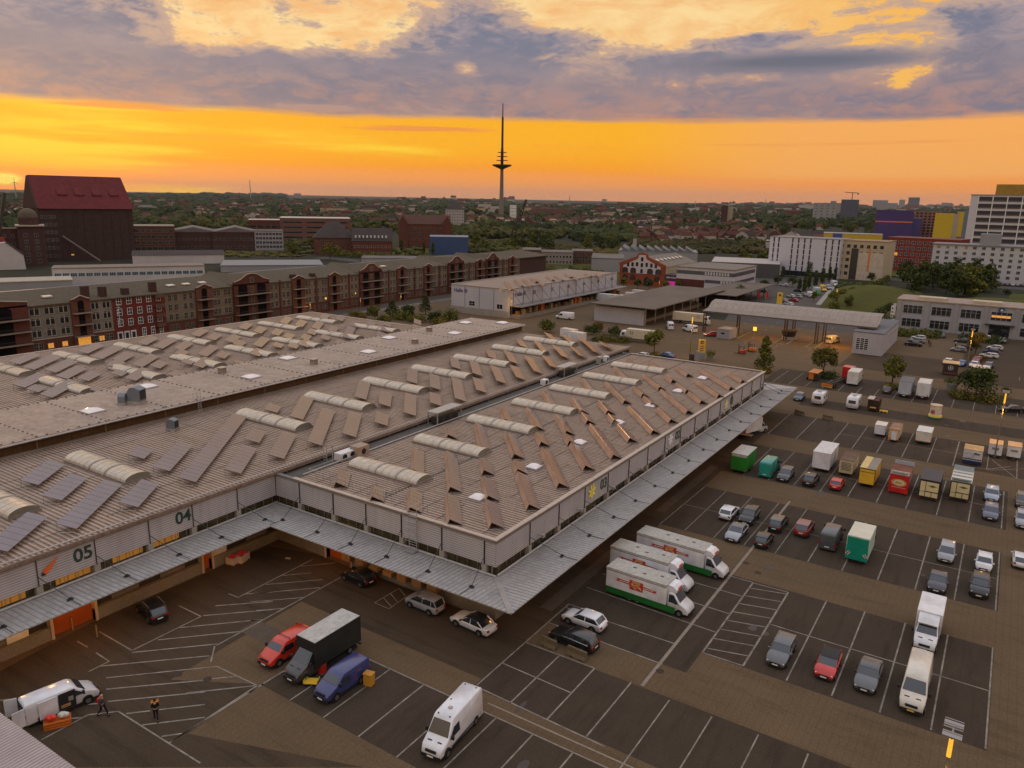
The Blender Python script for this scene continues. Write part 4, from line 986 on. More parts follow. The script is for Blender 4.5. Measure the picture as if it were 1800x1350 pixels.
# near row
van(PRV, 'red passenger van with black roof bars, first in the row below the market hall', near=(464, 1176), L=4.9, Wd=1.88, H=1.92, zb=1.28, hoodz=1.02, sidewin=((-.15, .85), (-1.9, -.35)), roofbars=True)
van(PDG, 'black box truck with a pale grey roof between the red van and the blue van', near=(510, 1203), L=7.3, Wd=2.0, H=2.4, box=dict(H=3.25, W=2.3, mat=M('tarpaulin_black', (.012, .015, .016), .6, var=.3, scale=.8, bump=.3), roof=M('tarp_roof_grey', (.40, .39, .36), .6, var=.08, scale=.5, fine=2), corners=darksteel, over=.5), name='box_truck')
van(PBL, 'dark blue panel van with a yellow box at its rear corner', near=(563, 1237), L=4.9, Wd=1.9, H=1.95, zb=1.3, hoodz=1.04, reargl=False)
van(PW, 'tall white panel van standing across the paving strip, roof vent on top', near=(750, 1336), head=-84, L=6.2, Wd=1.98, H=2.65, roofvents=True, stripe=True, reargl=False)
van(PW, 'white van with its side and rear doors open beside two walkers', at=(108, 1246), head=80, L=5.3, Wd=1.95, H=1.97, zb=1.3, hoodz=1.02, opened=True, reargl=False)
van(PWw, 'long cream van with a yellow number plate at the lower right', near=(1599, 1258), L=6.6, Wd=2.0, H=2.6, yplate=True, reargl=False)
van(PW, 'white box truck standing nose to tail behind the cream van', near=(1622, 1150), L=6.6, Wd=2.0, H=2.4, box=dict(H=3.1, W=2.15, mat=PW, fairing=True, over=.1), name='box_truck')
car('suv', PBK, 'black compact utility car backed out from the dock beside the glowing gate', at=(268, 1082), head=168, rails=True, L=4.3)
car('hatch', PBK, 'black car in the dark under the canopy beside the small lit gate', at=(630, 1022), head=176)
car('mpv', PS, 'silver people carrier parked against the loading dock under the canopy', at=(747, 1070), head=178)
car('sedan', PW, 'white saloon with a black glass roof at the corner of the loading dock', at=(832, 1104), head=176, roof=glass_car)
car('hatch', PW, 'white hatchback parked just above the black estate car by the canopy', at=(1027, 1099), head=178, L=4.4)
car('estate', PBK, 'black estate car with chrome window trim beside the concrete barriers', at=(1009, 1132), head=176, chrome=True)
car('estate', PG, 'dark grey estate car right of the white hatched box, first in its row', near=(1361, 1176), rails=True)
car('hatch', PR_, 'bright red hatchback with dark roof, second in the lower right row', near=(1446, 1198), roof=black)
car('sedan', PG, 'grey saloon between the red hatchback and the cream van', near=(1517, 1221), roof=paint('grey_roof', (.07, .075, .08)))
# second row
car('mpv', PS, 'silver grey people carrier left of the small white car in the second row', near=(1660, 992), L=4.4)
car('sedan', paint('plum', (.05, .045, .06)), 'old dark angular saloon below the silver people carrier', near=(1644, 1045), L=4.3)
car('mini', PW, 'small white car directly behind the black utility car', near=(1727, 1008))
car('suv', PBK, 'black utility car in front of the small white car at the right', near=(1719, 1054))
car('mini', PW, 'white small car cut by the right edge, seen from behind', near=(1792, 1003), head=90)
car('hatch', PW, 'white hatchback seen from behind, far left of the second row', near=(1272, 917), head=90, L=4.2)
car('sedan', PS, 'silver saloon with dark roof in front of the two cars at the row start', near=(1284, 955), roof=PG, L=4.6)
car('suv', PBK, 'black car with bronze shine right of the white hatchback', near=(1308, 925))
car('mini', PBK, 'small black car seen from behind between silver saloon and black van', near=(1335, 966), head=90)
car('mpv', PBK, 'boxy black people carrier left of the red car in the second row', near=(1359, 938), head=90, L=4.6, roof=PBR)
car('suv', paint('wine_red', (.30, .02, .02)), 'wine red car with sunroof beside the dark grey van', near=(1406, 946), head=90, roof=paint('wine_roof', (.22, .09, .08)), L=4.2)
van(paint('slate', (.07, .08, .09)), 'dark slate panel van left of the green fronted truck', near=(1452, 970), head=90, L=5.6, Wd=2.0, H=2.3, reargl=False)
van(PW, 'box truck with a cream roof and a turquoise tail lift in the second row', near=(1503, 992), head=90, L=6.9, Wd=2.0, H=2.4, box=dict(H=3.3, W=2.4, mat=M('box_pale_green', (.42, .55, .48), .5), roof=M('box_roof_cream', (.62, .58, .46), .6, var=.06), lift=M('turquoise', (.0, .22, .15), .4), rear=M('turquoise', (.0, .22, .15), .4)), name='box_truck')
car('estate', paint('pale_blue', (.34, .40, .50)), 'pale silver blue car with an orange glint, rear one of the pair at the right', near=(1741, 884), L=4.3)
car('estate', PBG, 'blue grey estate car, front one of the pair at the right', near=(1739, 917), L=4.4)
car('mpv', PBR, 'bronze grey car at the right edge, rear one', near=(1796, 896)); car('suv', PS, 'silver utility car at the right edge, front one', near=(1797, 932), L=4.5)
van(paint('teal', (.01, .27, .22)), 'teal panel van with a pale roof next to the green trailer', near=(1343, 841), head=90, L=5.9, Wd=2.0, H=2.5, reargl=False)
car('estate', PDG, 'dark grey car facing the viewer beside the teal van', near=(1374, 848), L=4.5)
car('suv', PBK, 'black car seen from behind in front of the big white box trailer', near=(1419, 857), head=90, L=4.4); car('mini', PR_, 'small red car between black car and yellow trailer', near=(1466, 864), head=90, L=3.8)
car('hatch', PBG, 'grey blue car just beyond the canopy tip beside the caravan', near=(1401, 706)); car('hatch', PBR, 'grey gold car under the tree left of the grey truck', near=(1557, 693), head=90)
car('sedan', PBK, 'black saloon turning in the aisle near the right edge', at=(1778, 724), head=205, L=4.8)

def markets(label, near0, L=8.6, H=3.1):
    """sales truck: cab to the right, long box with a banner and a green skirt; near0 = front end on the ground"""
    x, y = G(*near0); t = thing('sales_truck', label, 'truck', (x-L/2-.1, y, .03), rad(-2), 'market sales trucks'); h = L/2+.1
    cx = h-2.25
    def hw(xx, z): return 1.0-(.2*((xx-h+.9)/.9)**2 if xx > h-.9 else 0)-(.12*(z-1.1)/1.2 if z > 1.1 else 0)
    prof = [(cx, .35), (cx, 2.3), (h-1.75, 2.32), (h-1.55, 2.22), (h-.95, 1.42), (h-.35, 1.12), (h-.1, .9), (h, .6), (h-.05, .32)]
    m = MB(); shell(m, prof, hw, .1); m.build('cab', PW, t, smooth=50)
    m = MB(); m.poly([(h-.93, -.82, 1.48), (h-.93, .82, 1.48), (h-1.5, .72, 2.22), (h-1.5, -.72, 2.22)]); m.build('windscreen', glass_car, t)
    for s in (1, -1): m = MB(); polyside(m, [(h-1.05, 1.32), (h-1.6, 2.1), (h-2.1, 2.1), (h-2.1, 1.3)], hw, s, .012); m.build('side_window', glass_car, t)
    m = MB(); m.prism([(cx-.1, 2.32), (cx-.1, 3.0), (h-1.75, 2.95), (h-1.35, 2.65), (h-1.4, 2.36)], -.82, .82); m.build('roof_fairing', PW, t)
    m = MB(); m.T = Matrix.Translation((h-1.36, 0, 2.63)); m.cbox(0, 0, 0, .06, .8, .34); m.build('fairing_badge', M('badge_red', (.55, .12, .08), .5, var=.3, scale=6), t)
    x0, x1, BW = -h, cx-.05, 1.2
    m = MB(); shell(m, [(x0, .95), (x0, H-.2), (x1, H-.2), (x1, .95)], lambda a, b: BW, .03); m.build('sales_box', PW, t)
    m = MB(); m.box(x0-.02, -BW-.03, H-.2, x1+.02, BW+.03, H); m.build('box_roof', M('sales_roof', (.40, .38, .34), .7, var=.15, scale=.6, fine=3), t)
    m = MB()
    for k, (a, b) in enumerate(((-2, .3), (-.6, -.3), (1.1, .2))): m.cbox(a, b, H+.02, .35, .2, .06)
    m.build('roof_fittings', M('fitting_brown', (.16, .13, .1), .7), t)
    m = MB(); m.box(x0, -BW-.01, .3, x1+1.0, -BW+.05, .95); m.box(x0, BW-.05, .3, x1+1., BW+.01, .95); m.box(x0-.01, -BW, .3, x0+.04, BW, .95); m.build('skirt', M('skirt_green', (.01, .12, .02), .45, var=.1), t)
    m = MB(); m.box(x0, -BW-.012, H-.32, x1, -BW, H-.27); m.build('awning_rail', black, t)
    q = -BW-.02; m = MB(); c = -.4+(x0+x1)/2+.5
    m.box(c-.75, q-.012, 1.45, c+.75, q, 2.45, 0); m.poly([(c-2.3, q, 1.95), (c-2.1, q, 2.07), (c-2.3, q, 2.2), (c-.75, q, 2.15), (c-.75, q, 1.85), (c-2.3, q, 1.9)], 1)
    m.poly([(c+.75, q, 1.85), (c+2.3, q, 1.8), (c+2.1, q, 1.93), (c+2.3, q, 2.05), (c+.75, q, 2.12)], 1)
    m.box(c-1.9, q-.006, 1.99, c-.8, q-.002, 2.06, 2); m.box(c+.8, q-.006, 1.93, c+1.9, q-.002, 2.0, 2)
    random.seed(5)
    for k in range(26): a, b, r = c+random.uniform(-.55, .5), random.uniform(1.55, 2.1), random.uniform(.05, .13); m.tube((a, q-.014, b), (a, q-.02, b), r, 7, m=random.choice((3, 4, 5, 2)))
    for k in range(3): m.box(c-.45, q-.02, 2.18+k*.085, c+.45, q-.014, 2.23+k*.085, 5)
    m.build('side_banner', [M('banner_red', (.55, .05, .03), .5), M('ribbon_red', (.42, .02, .02), .5), M('banner_cream', (.75, .68, .5), .5), M('banner_orange', (.7, .28, .05), .5), M('banner_dark', (.15, .02, .015), .5), M('banner_gold', (.6, .42, .15), .5)], t)
    wheels(t, (h-.95,), .98, .33); arches(t, (h-.95,), lambda a: .97, .33); wheels(t, (-.9, -1.75), 1.16, .33)
    lights(t, h-.16, .8, .62, x0+.02, .7, 1., fw=.26, fh=.26)
    m = MB(); m.cbox(h-.04, 0, .45, .16, 1.6, .3); m.build('bumper', black, t)
    for s in (1, -1): m = MB(); m.cbox(h-1.25, s*1.16, 1.55, .14, .2, .32); m.build('mirror', black, t)
    return t
random.seed(11)
a = markets('front sales truck of three, green skirt and whole red food banner visible', (1216, 1082), 8.8); markets('middle sales truck of three with red food banner', (1216, 1040), 8.9); markets('rear sales truck of three with a brown stained roof', (1278, 1016), 10.2, 3.0)
a.name = 'sales_truck'
def trailer(name, label, cat, near, L, Wd, H, mat, roof=None, z0=.55, axles=1, head=90, draw=True, group='trailers and stalls parked in the market yard', edge=None, at=None, open_=None):
    h = L/2; hr = rad(head)
    if at: x, y = G(*at)
    else: x, y = G(*near); y += h
    t = thing(name, label, cat, (x, y, .03), hr, group); w = Wd/2
    m = MB(); shell(m, [(-h, z0), (-h, H), (h, H), (h, z0)], lambda a, b: w, .04); m.build('body', mat, t)
    m = MB(); m.box(-h-.03, -w-.03, H, h+.03, w+.03, H+.05); m.build('roof', roof or mat, t)
    m = MB(); m.box(-h+.05, -w+.1, z0-.2, h-.05, w-.1, z0); m.build('chassis', black, t)
    wheels(t, [(.4-.8*k) if axles > 1 else -.2 for k in range(axles)], w+.02, .3, .18)
    if draw: m = MB(); m.tube((h-.1, -.5, z0-.1), (h+1.1, 0, z0-.1), .05, 6); m.tube((h-.1, .5, z0-.1), (h+1.1, 0, z0-.1), .05, 6); m.tube((h+.9, 0, .05), (h+.9, 0, z0), .05, 6); m.build('drawbar', darksteel, t)
    for s in (1, -1): m = MB(); m.cbox(-h-.01, s*(w-.2), z0-.05, .04, .24, .12); m.build('tail_light', tail, t)
    if edge:
        m = MB()
        for s in (1, -1): m.box(-h-.02, s*w-.04, z0, -h+.04, s*w+.04, H); m.box(h-.04, s*w-.04, z0, h+.02, s*w+.04, H)
        m.box(-h-.03, -w, H-.1, -h+.02, w, H); m.build('edge_frame', edge, t)
    return t
def rearbox(t, h, y0, z0, y1, z1, mat, name='rear_panel', d=.03): return MB().box(-h-d, y0, z0, -h+.01, y1, z1).build(name, mat, t)
greenm = M('green_tarp', (.012, .19, .015), .5, var=.12, scale=.5)
t = trailer('box_trailer', 'bright green box trailer with a grey roof beside the canopy edge', 'trailer', (1297, 832), 5.0, 2.4, 3.0, greenm, M('tarp_roof_grey', (.40, .39, .36), .6), z0=.5); rearbox(t, 2.5, -1.15, 2.6, 1.15, 2.95, M('tarp_roof_grey', (.4, .39, .36), .6), 'roof_hem')
t = trailer('box_trailer', 'large plain white box trailer right of the dark cars in the third row', 'trailer', (1441, 830), 6.4, 2.55, 3.1, PW, M('white_roof', (.60, .58, .55), .6, var=.06, fine=3), z0=.55, axles=2); MB().box(.4, -1.3, .6, .44, -1.27, 3.05).build('door_gap', black, t)
pale = M('poster_pale', (.55, .48, .36), .6, var=.1); t = trailer('box_trailer', 'narrow beige trailer with rows of dark print on its rear, left of the yellow one', 'trailer', (1485, 838), 5, 1.95, 2.5, M('beige_trailer', (.50, .42, .26), .6), M('roof_brown', (.16, .10, .07), .8, var=.15), z0=.55)
for k in range(6): rearbox(t, 2.5, -.7, 1.0+k*.22, .7, 1.1+k*.22, M('print_dark', (.12, .10, .08), .7), 'printed_line')
t = trailer('box_trailer', 'bright yellow box trailer with a two tone roof', 'trailer', (1521, 857), 6, 2.1, 2.85, yellow, M('roof_grey_tan', (.27, .23, .19), .7, var=.1), edge=black, axles=2); MB().box(-3.02, .1, 2.91, 3.02, 1.06, 2.94).build('roof_stripe', M('roof_yellow', (.62, .45, .18), .6), t); rearbox(t, 3, -.95, 2.3, .95, 2.36, black, 'door_bar')
chal = M('board_white', (.55, .55, .55), .5); darkink = M('ink_dark', (.05, .06, .08), .6)
def stall(label, near, L, Wd, H, mat, roof, **k):
    return trailer('food_stall', label, 'food stall', near, L, Wd, H, mat, roof, draw=False, axles=2, **k)
t = stall('red food stall with a white lettered board and a gold arch emblem', (1577, 869), 5.2, 2.5, 2.95, PR_, M('stall_roof_brown', (.20, .08, .05), .7, var=.3), z0=.25)
rearbox(t, 2.6, -1.2, 2.95, 1.2, 3.45, chal, 'name_board', .1); o = text_on(t, 'board_text', 'Schmankerl', .42, darkink, (-2.72, 0, 3.2), rad(-90)); MB().box(2.3, -1.3, 3.0, 2.4, 1.3, 3.6).build('rear_board', M('board_bluegrey', (.33, .40, .45), .5), t)
m = MB(); m.T = Matrix.Translation((-2.64, 0, 1.75)) @ Matrix.Rotation(rad(-90), 4, 'Z')
for r, zz, mi in ((1.0, .0, 0), (.72, .006, 1)): m.poly([(r*math.cos(a), -zz, .55*r*math.sin(a)) for a in [2*math.pi*k/20 for k in range(20)]], mi)
m.poly([(-.5, -.012, -.2), (.5, -.012, -.2), (.4, -.012, .18), (-.4, -.012, .18)], 2); m.build('arch_emblem', [M('emblem_gold', (.62, .25, .05), .5), M('emblem_pale', (.55, .55, .5), .5), M('emblem_dull_gold', (.45, .33, .06), .5)], t)
rearbox(t, 2.6, -.9, 1.0, .9, 1.04, chal, 'trim_line')
cream = M('cream_panel', (.62, .54, .30), .5, var=.08)
def creamfront(t, h, W_, base):
    for y0, z0, y1, z1 in ((-1.12, 1.25, -.5, 2.7), (-.42, 1.35, 1.12, 2.7), (-1.12, .55, -.5, 1.18), (-.42, .55, .3, 1.2), (.38, .55, 1.12, 1.2)): rearbox(t, h, -y1, z0, -y0, z1, cream, 'cream_panel')
    rearbox(t, h, -.85, 2.1, .1, 2.2, darkink, 'scroll_sign', .05); rearbox(t, h, -.6, 1.98, -.15, 2.3, M('scroll_grey', (.16, .17, .15), .6), 'scroll_sign', .045)
t = stall('food stall with a flat black roof and cream framed panels between two signed stalls', (1630, 880), 5.6, 2.5, 2.95, M('stall_black', (.015, .013, .012), .6), M('stall_roof_black', (.045, .04, .045), .6, var=.1), z0=.3); creamfront(t, 2.8, 2.5, 0)
t = stall('cream food stall with glass roof boards and a blue lettered sign, last of the stalls', (1684, 882), 5.6, 2.5, 2.9, M('stall_black', (.015, .013, .012), .6), M('stall_roof_cream', (.62, .56, .45), .6, var=.05), z0=.3); creamfront(t, 2.8, 2.5, 0)
rearbox(t, 2.8, -1.2, 2.95, 1.2, 3.4, M('board_bluegrey', (.33, .40, .45), .5), 'name_board', .06); text_on(t, 'board_text', 'Schmankerl', .40, darkink, (-2.88, 0, 3.17), rad(-90)); MB().box(2.5, -1.25, 2.96, 2.56, 1.25, 3.7).build('rear_board', M('board_bluegrey', (.33, .40, .45), .5), t)
for k in range(3): MB().box(-1.9+k*1.5, -1.22, 2.96, -1.85+k*1.5, 1.22, 3.1).build('roof_bar', M('bar_blue', (.25, .33, .4), .5), t)
trailer('box_trailer', 'small plain white trailer standing alone at the left of the fourth row', 'trailer', (1545, 768), 2.9, 1.75, 2.1, PW, z0=.45)
t = trailer('box_trailer', 'brown roofed trailer with orange frame and a white panel at its rear', 'trailer', (1569, 778), 5, 1.6, 2.3, M('beige_trailer', (.5, .42, .26), .6), M('roof_brown_lt', (.30, .19, .12), .8, var=.2), edge=orange); rearbox(t, 2.5, -.45, .5, .35, 1.95, PW, 'white_panel', .12); rearbox(t, 2.5, .5, .3, .8, .9, orange, 'mudguard', .2)
t = trailer('box_trailer', 'white trailer with red lamps and a sloping grey lid in the fourth row', 'trailer', (1621, 782), 4.0, 2.3, 2.3, PWw, M('white_roof', (.6, .58, .55), .6), z0=.55, axles=2); rearbox(t, 2, -1.1, .42, 1.1, .62, M('dark_green_trim', (.03, .06, .04), .5), 'bumper'); 
for s in (1, -1): rearbox(t, 2, s*.85-.14, .5, s*.85+.14, .66, M('lamp_red_bright', (.6, .01, .01), .3), 'lamp', .08)
t = thing('sales_cart', 'small cream rounded sales cart with a yellow and turquoise base alone in the aisle', 'food stall', (*G(1643, 735), .03), rad(90))
m = MB(); n = 12; pts = [(math.cos(a)*(1.1 if math.cos(a) < 0 else .9), math.sin(a)*1.0) for a in [2*math.pi*k/n for k in range(n)]]
def ringbody(pts, z0, z1, mat, nm, k=1.):
    m = MB(); A = [m.vert((x*k, y*k, z0)) for x, y in pts]; B = [m.vert((x*k, y*k, z1)) for x, y in pts]; n = len(pts)
    for i in range(n): m.f.append([A[i], A[(i+1)%n], B[(i+1)%n], B[i]]); m.m.append(0)
    m.f.append(B); m.m.append(0); m.f.append(A[::-1]); m.m.append(0); return m.build(nm, mat, t)
ringbody(pts, .62, 2.6, M('cart_cream', (.60, .52, .40), .5), 'body'); ringbody(pts, 2.6, 2.7, M('cart_roof', (.58, .42, .28), .6), 'roof', 1.1); ringbody(pts, .35, .65, M('cart_yellow', (.75, .62, .08), .5), 'yellow_band', 1.2); ringbody(pts, .1, .35, M('cart_turquoise', (.03, .25, .27), .5), 'base', 1.12)
MB().box(-1.12, .1, 1.1, -1.05, .75, 1.75).build('menu_board', M('menu_red', (.35, .05, .08), .5, var=.5, scale=6), t)
wh = trailer('food_stall', 'white stall trailer with blue writing and a dark blue base by the lamp post', 'food stall', (1707, 818), 3.2, 2.6, 2.5, M('stall_white', (.52, .53, .55), .5), M('stall_roof_ochre', (.45, .30, .14), .7, var=.2), z0=.75, draw=False); rearbox(wh, 1.6, -1.3, .2, 1.3, .75, M('navy', (.012, .02, .09), .5), 'blue_base')
navy = M('navy', (.012, .02, .09), .5); text_on(wh, 'stall_text', 'Käse', .42, navy, (-1.65, -.55, 1.95), rad(-90), bold=.02)
for k in range(11): m = MB(); m.T = Matrix.Translation((-1.63, -1.15+k*.23, 1.0)); m.tube((0, 0, 0), (-.03, 0, 0), .11, 8); m.build('wave_mark', navy, wh)
m = MB(); 
for k in range(14): a = rad(40+k*20); m.cbox(-1.64, .45+.62*math.cos(a), 1.55+.36*math.sin(a), .02, .11, .05)
m.build('curl_mark', navy, wh)
for nr, lb in (((1747, 805), 'tan roofed white trailer just behind the tall lamp post'), ((1780, 809), 'tan roofed white trailer right of the lamp post with a hatch')):
    t = trailer('box_trailer', lb, 'trailer', nr, 3, 1.9, 2.3, PW, M('roof_tan', (.55, .34, .18), .7, var=.08), z0=.5, head=-90, draw=True); MB().box(1.5, -.5, 1.4, 1.56, .5, 1.75).build('hatch', M('hatch_dark', (.2, .2, .22), .5), t)
def caravan(label, near, L=4.8):
    x, y = G(*near); t = thing('caravan', label, 'caravan', (x, y+L/2, .03), rad(90), 'caravans in the market yard'); h = L/2; w = 1.1
    m = MB(); shell(m, [(-h+.1, .4), (-h, .6), (-h-.02, 1.3), (-h+.18, 2.35), (-h+.35, 2.5), (h-.7, 2.5), (h-.2, 2.2), (h, 1.3), (h-.1, .4)], lambda a, b: w-(.05 if b > 2 else 0), .1); m.build('body', PW, t, smooth=50)
    m = MB(); m.T = Matrix.Translation((-h+.05, 0, 1.65)) @ Matrix.Rotation(.18, 4, 'Y'); m.box(-.06, -.68, -.32, -.02, .68, .32); m.build('rear_window', glass, t)
    m = MB(); m.cbox(-h-.0, 0, .92, .06, 2.0, .05); m.cbox(-h+.0, 0, .72, .05, 2.1, .08); m.build('trim', M('caravan_trim', (.25, .25, .27), .5), t)
    for s in (1, -1):
        for a in (-1.2, .7): MB().box(a, s*w-.01, 1.3, a+.9, s*w+.01, 1.85).build('side_window', glass, t)
        MB().cbox(-h, s*.85, .55, .1, .3, .1).build('tail_light', tail, t)
    MB().cbox(-.4, 0, 2.55, .8, .7, .12).build('roof_hatch', M('hatch_tan', (.35, .28, .24), .5), t); wheels(t, (-.2,), w, .3, .18)
    m = MB(); m.tube((h-.1, -.5, .45), (h+1.2, 0, .45), .05, 6); m.tube((h-.1, .5, .45), (h+1.2, 0, .45), .05, 6); m.build('drawbar', steel, t)
caravan('white caravan with one grey rear window, left of the two caravans', (1435, 713)); caravan('white caravan with a reddish rear window beside the dark stall trailer', (1496, 721), 5.2)
t = trailer('food_stall', 'dark brown stall trailer with a pale lid right of the second caravan', 'food stall', (1533, 724), 3.8, 2.0, 2.3, M('stall_brown', (.04, .028, .02), .7, var=.2), M('roof_rust', (.10, .05, .035), .8, var=.3), z0=.5); MB().box(-2.0, -.0, 2.45, .8, 1.15, 2.6).build('lid', M('lid_pale', (.5, .42, .34), .6), t); rearbox(t, 1.9, -.6, .75, .5, 1.0, yellow, 'yellow_sign')
t = thing('pallet', 'yellow slatted pallet lying beside the dark stall trailer', 'pallet', (*G(1553, 725), .03), rad(4)); m = MB()
for k in range(5): m.box(-.75, -.6+k*.27, .3, .75, -.42+k*.27, .34)
m.build('slats', yellow, t); m = MB()
for k in (-.7, 0, .6): m.box(k, -.6, 0, k+.1, .66, .3)
m.build('blocks', yellow, t)
greyt = M('curtain_grey', (.24, .26, .30), .6, var=.1, scale=.4)
van(PG, 'tall grey box truck with a blue grey rear beside the white box truck', near=(1588, 700), head=90, L=8.2, Wd=2.2, H=2.4, box=dict(H=3.6, W=2.5, mat=greyt, roof=M('grey_roof_dirty', (.16, .15, .15), .8, var=.3, fine=3), rear=M('rear_bluegrey', (.36, .41, .48), .5)), name='box_truck')
van(PW, 'tall white box truck next to the grey truck under the tree row', near=(1620, 703), head=90, L=7.6, Wd=2.2, H=2.4, box=dict(H=3.6, W=2.5, mat=PW, roof=M('white_roof_tan', (.6, .55, .48), .6), rear=M('rear_white', (.55, .57, .6), .5)), name='box_truck')
van(PW, 'white box truck with roller rear door beside the red tractor unit', near=(1497, 679), head=90, L=7.4, Wd=2.1, H=2.4, box=dict(H=3.3, W=2.4, mat=PW, roof=M('white_roof_tan', (.6, .55, .48), .6), rear=M('rear_ivory', (.58, .56, .52), .5), lift=M('lift_white', (.6, .6, .6), .5)), name='box_truck')
# red tractor unit with an empty skeleton trailer
x, y = G(1461, 684); t = thing('skeleton_trailer', 'empty black skeleton trailer with an orange rear beam behind the red tractor', 'trailer', (x, y+4.5, .03), rad(78))
m = MB(); m.box(-4.5, -.5, .85, 4.6, -.32, 1.1); m.box(-4.5, .32, .85, 4.6, .5, 1.1)
for k in range(8): m.box(-4.3+k*1.2, -1.1 if k % 3 == 0 else -.32, .9, -4.1+k*1.2, 1.1 if k % 3 == 0 else .32, 1.05)
m.build('ladder_frame', darksteel, t); m = MB(); m.box(-4.65, -1.2, .6, -4.5, 1.2, 1.0); m.build('rear_beam', orange, t); MB().box(-4.7, -1.2, .3, -4.55, 1.2, .45).build('underrun', yellow, t)
wheels(t, (-3.4, -2.2), 1.2, .42, .3)
t2 = thing('truck_tractor', 'dark red truck tractor seen from behind left of the white box truck', 'truck', (x-1.2+2.6, y+11.0, .03), rad(80))
m = MB(); shell(m, [(-.6, .9), (-.6, 3.3), (1.2, 3.5), (1.6, 2.6), (1.7, .5), (.2, .5)], lambda a, b: 1.22, .08); m.build('cab', PR_, t2, smooth=40); MB().box(-3.6, -.45, .7, -.6, .45, .95).build('chassis', black, t2); wheels(t2, (1.0, -2.4), 1.22, .48, .3)
MB().box(1.62, -1.05, 1.7, 1.72, 1.05, 2.6).build('windscreen', glass_car, t2)
t = thing('site_trailer', 'small orange tilt trailer under the tree at the yard entrance', 'trailer', (*G(1426, 668), .03), rad(80)); m = MB(); m.prism([(-1.2, .5), (-1.2, 2.0), (1.5, 2.35), (1.5, .5)], -.85, .2); m.build('body', orange, t); m = MB(); m.prism([(-1.4, 2.0), (1.6, 2.38), (1.6, 2.46), (-1.4, 2.1)], -1.9, .3); m.build('awning', M('awning_orange', (.55, .22, .06), .6), t); MB().box(-.9, -1.7, .3, 1.2, -.9, 1.5).build('machine', darksteel, t); wheels(t, (-.3,), .95, .3)
# trucks at the yard behind
van(PW, 'white long wheelbase van standing alone in the yard before the third hall', at=(993, 561), head=188, L=6.4, H=2.5, reargl=False, group='delivery vehicles in the back yard')
def lorry(label, at, head, L, mat, roofm, logo=True):
    t = thing('box_truck', label, 'truck', (*G(*at), .03), rad(head), 'delivery vehicles in the back yard'); h = L/2
    m = MB(); shell(m, [(-h, 1.0), (-h, 3.6), (h-2, 3.6), (h-2, 1.0)], lambda a, b: 1.25, .03); m.build('cargo_box', mat, t); MB().box(-h, -1.25, 3.6, h-2, 1.25, 3.65).build('box_roof', roofm, t)
    m = MB(); shell(m, [(h-1.9, .5), (h-1.9, 2.9), (h-.5, 2.95), (h-.1, 1.9), (h, .5)], lambda a, b: 1.2, .08); m.build('cab', PW, t, smooth=40)
    m = MB(); m.poly([(h-.07, -1.05, 1.9), (h-.07, 1.05, 1.9), (h-.42, 1.0, 2.75), (h-.42, -1.0, 2.75)]); m.build('windscreen', glass_car, t)
    for s in (1, -1): MB().box(h-1.5, s*1.2-.01, 1.8, h-.6, s*1.2+.01, 2.5).build('side_window', glass_car, t)
    MB().box(-h+.3, -.5, .6, h-1.9, .5, 1.0).build('chassis', black, t); wheels(t, (h-1.1, -h+2.2), 1.22, .45, .3)
    if logo:
        for s in (1, -1):
            m = MB(); m.T = Matrix.Translation((h-3.6, s*1.27, 2.6)); m.lathe((0, 0, 0), [(.01, 0)], 4) if False else None
            for k in range(16):
                if k in (4, 12): continue
                a, b = 2*math.pi*k/16, 2*math.pi*(k+1)/16; m.poly([(.5*math.cos(a), 0, .5*math.sin(a)), (.5*math.cos(b), 0, .5*math.sin(b)), (.33*math.cos(b), 0, .33*math.sin(b)), (.33*math.cos(a), 0, .33*math.sin(a))])
            m.build('ring_logo', M('logo_green_grey', (.06, .08, .06), .5), t)
    return t
ivory = M('ivory_box', (.52, .46, .34), .6, var=.06)
lorry('ivory box lorry with a ring logo facing left behind the round tree', (1124, 601), 184, 11.5, ivory, ivory); lorry('ivory box lorry with a ring logo facing right beside the loading shed', (1215, 569), 4, 12.5, ivory, ivory)
van(PW, 'white van with dark open door left of the lamp post in the back yard', at=(1177, 578), head=120, L=5.6, H=2.4, group='delivery vehicles in the back yard'); van(PW, 'white van with goods around it right behind the lamp post', at=(1212, 583), head=150, L=5.4, H=2.3, group='delivery vehicles in the back yard')
van(PWw, 'cream van with red tail light passing under the gate roof', at=(1464, 603), head=70, L=5.2, H=2.4, zb=1.35, group='delivery vehicles in the back yard')
car('hatch', PR_, 'red car with its headlights on entering beside the grey cabin', at=(1250, 591), head=-140, lit=M('headlight_on', (1, .8, .5), .3, emit=9, ecol=(1, .72, .35)))
car('sedan', PCY, 'dark blue car parked below the round tree beyond the halls', at=(1171, 628), head=160); car('mini', PW, 'white small car half hidden behind the hall roof beside the blue car', at=(1181, 641), head=170); car('mini', PW, 'white car roof showing just left of the round tree', at=(1128, 629), head=170)
t = trailer('box_trailer', 'pale box trailer backed to the dock of the third hall', 'trailer', None, 9, 2.5, 3.6, M('pale_blue_white', (.5, .52, .52), .5), z0=1.0, at=(1068, 533), head=180, axles=2, group='delivery vehicles in the back yard')
for k in range(3): van(PW, f'white sales truck, {("nearest", "middle", "farthest")[k]} of three parked side by side beyond the shed roof', at=(1102+k*12, 533-k*5), head=-6, L=7.5, Wd=2.0, H=2.4, box=dict(H=3.1, W=2.3, mat=PW, roof=M('roof_pinkish', (.5, .38, .3), .7)), name='box_truck', group='delivery vehicles in the back yard')
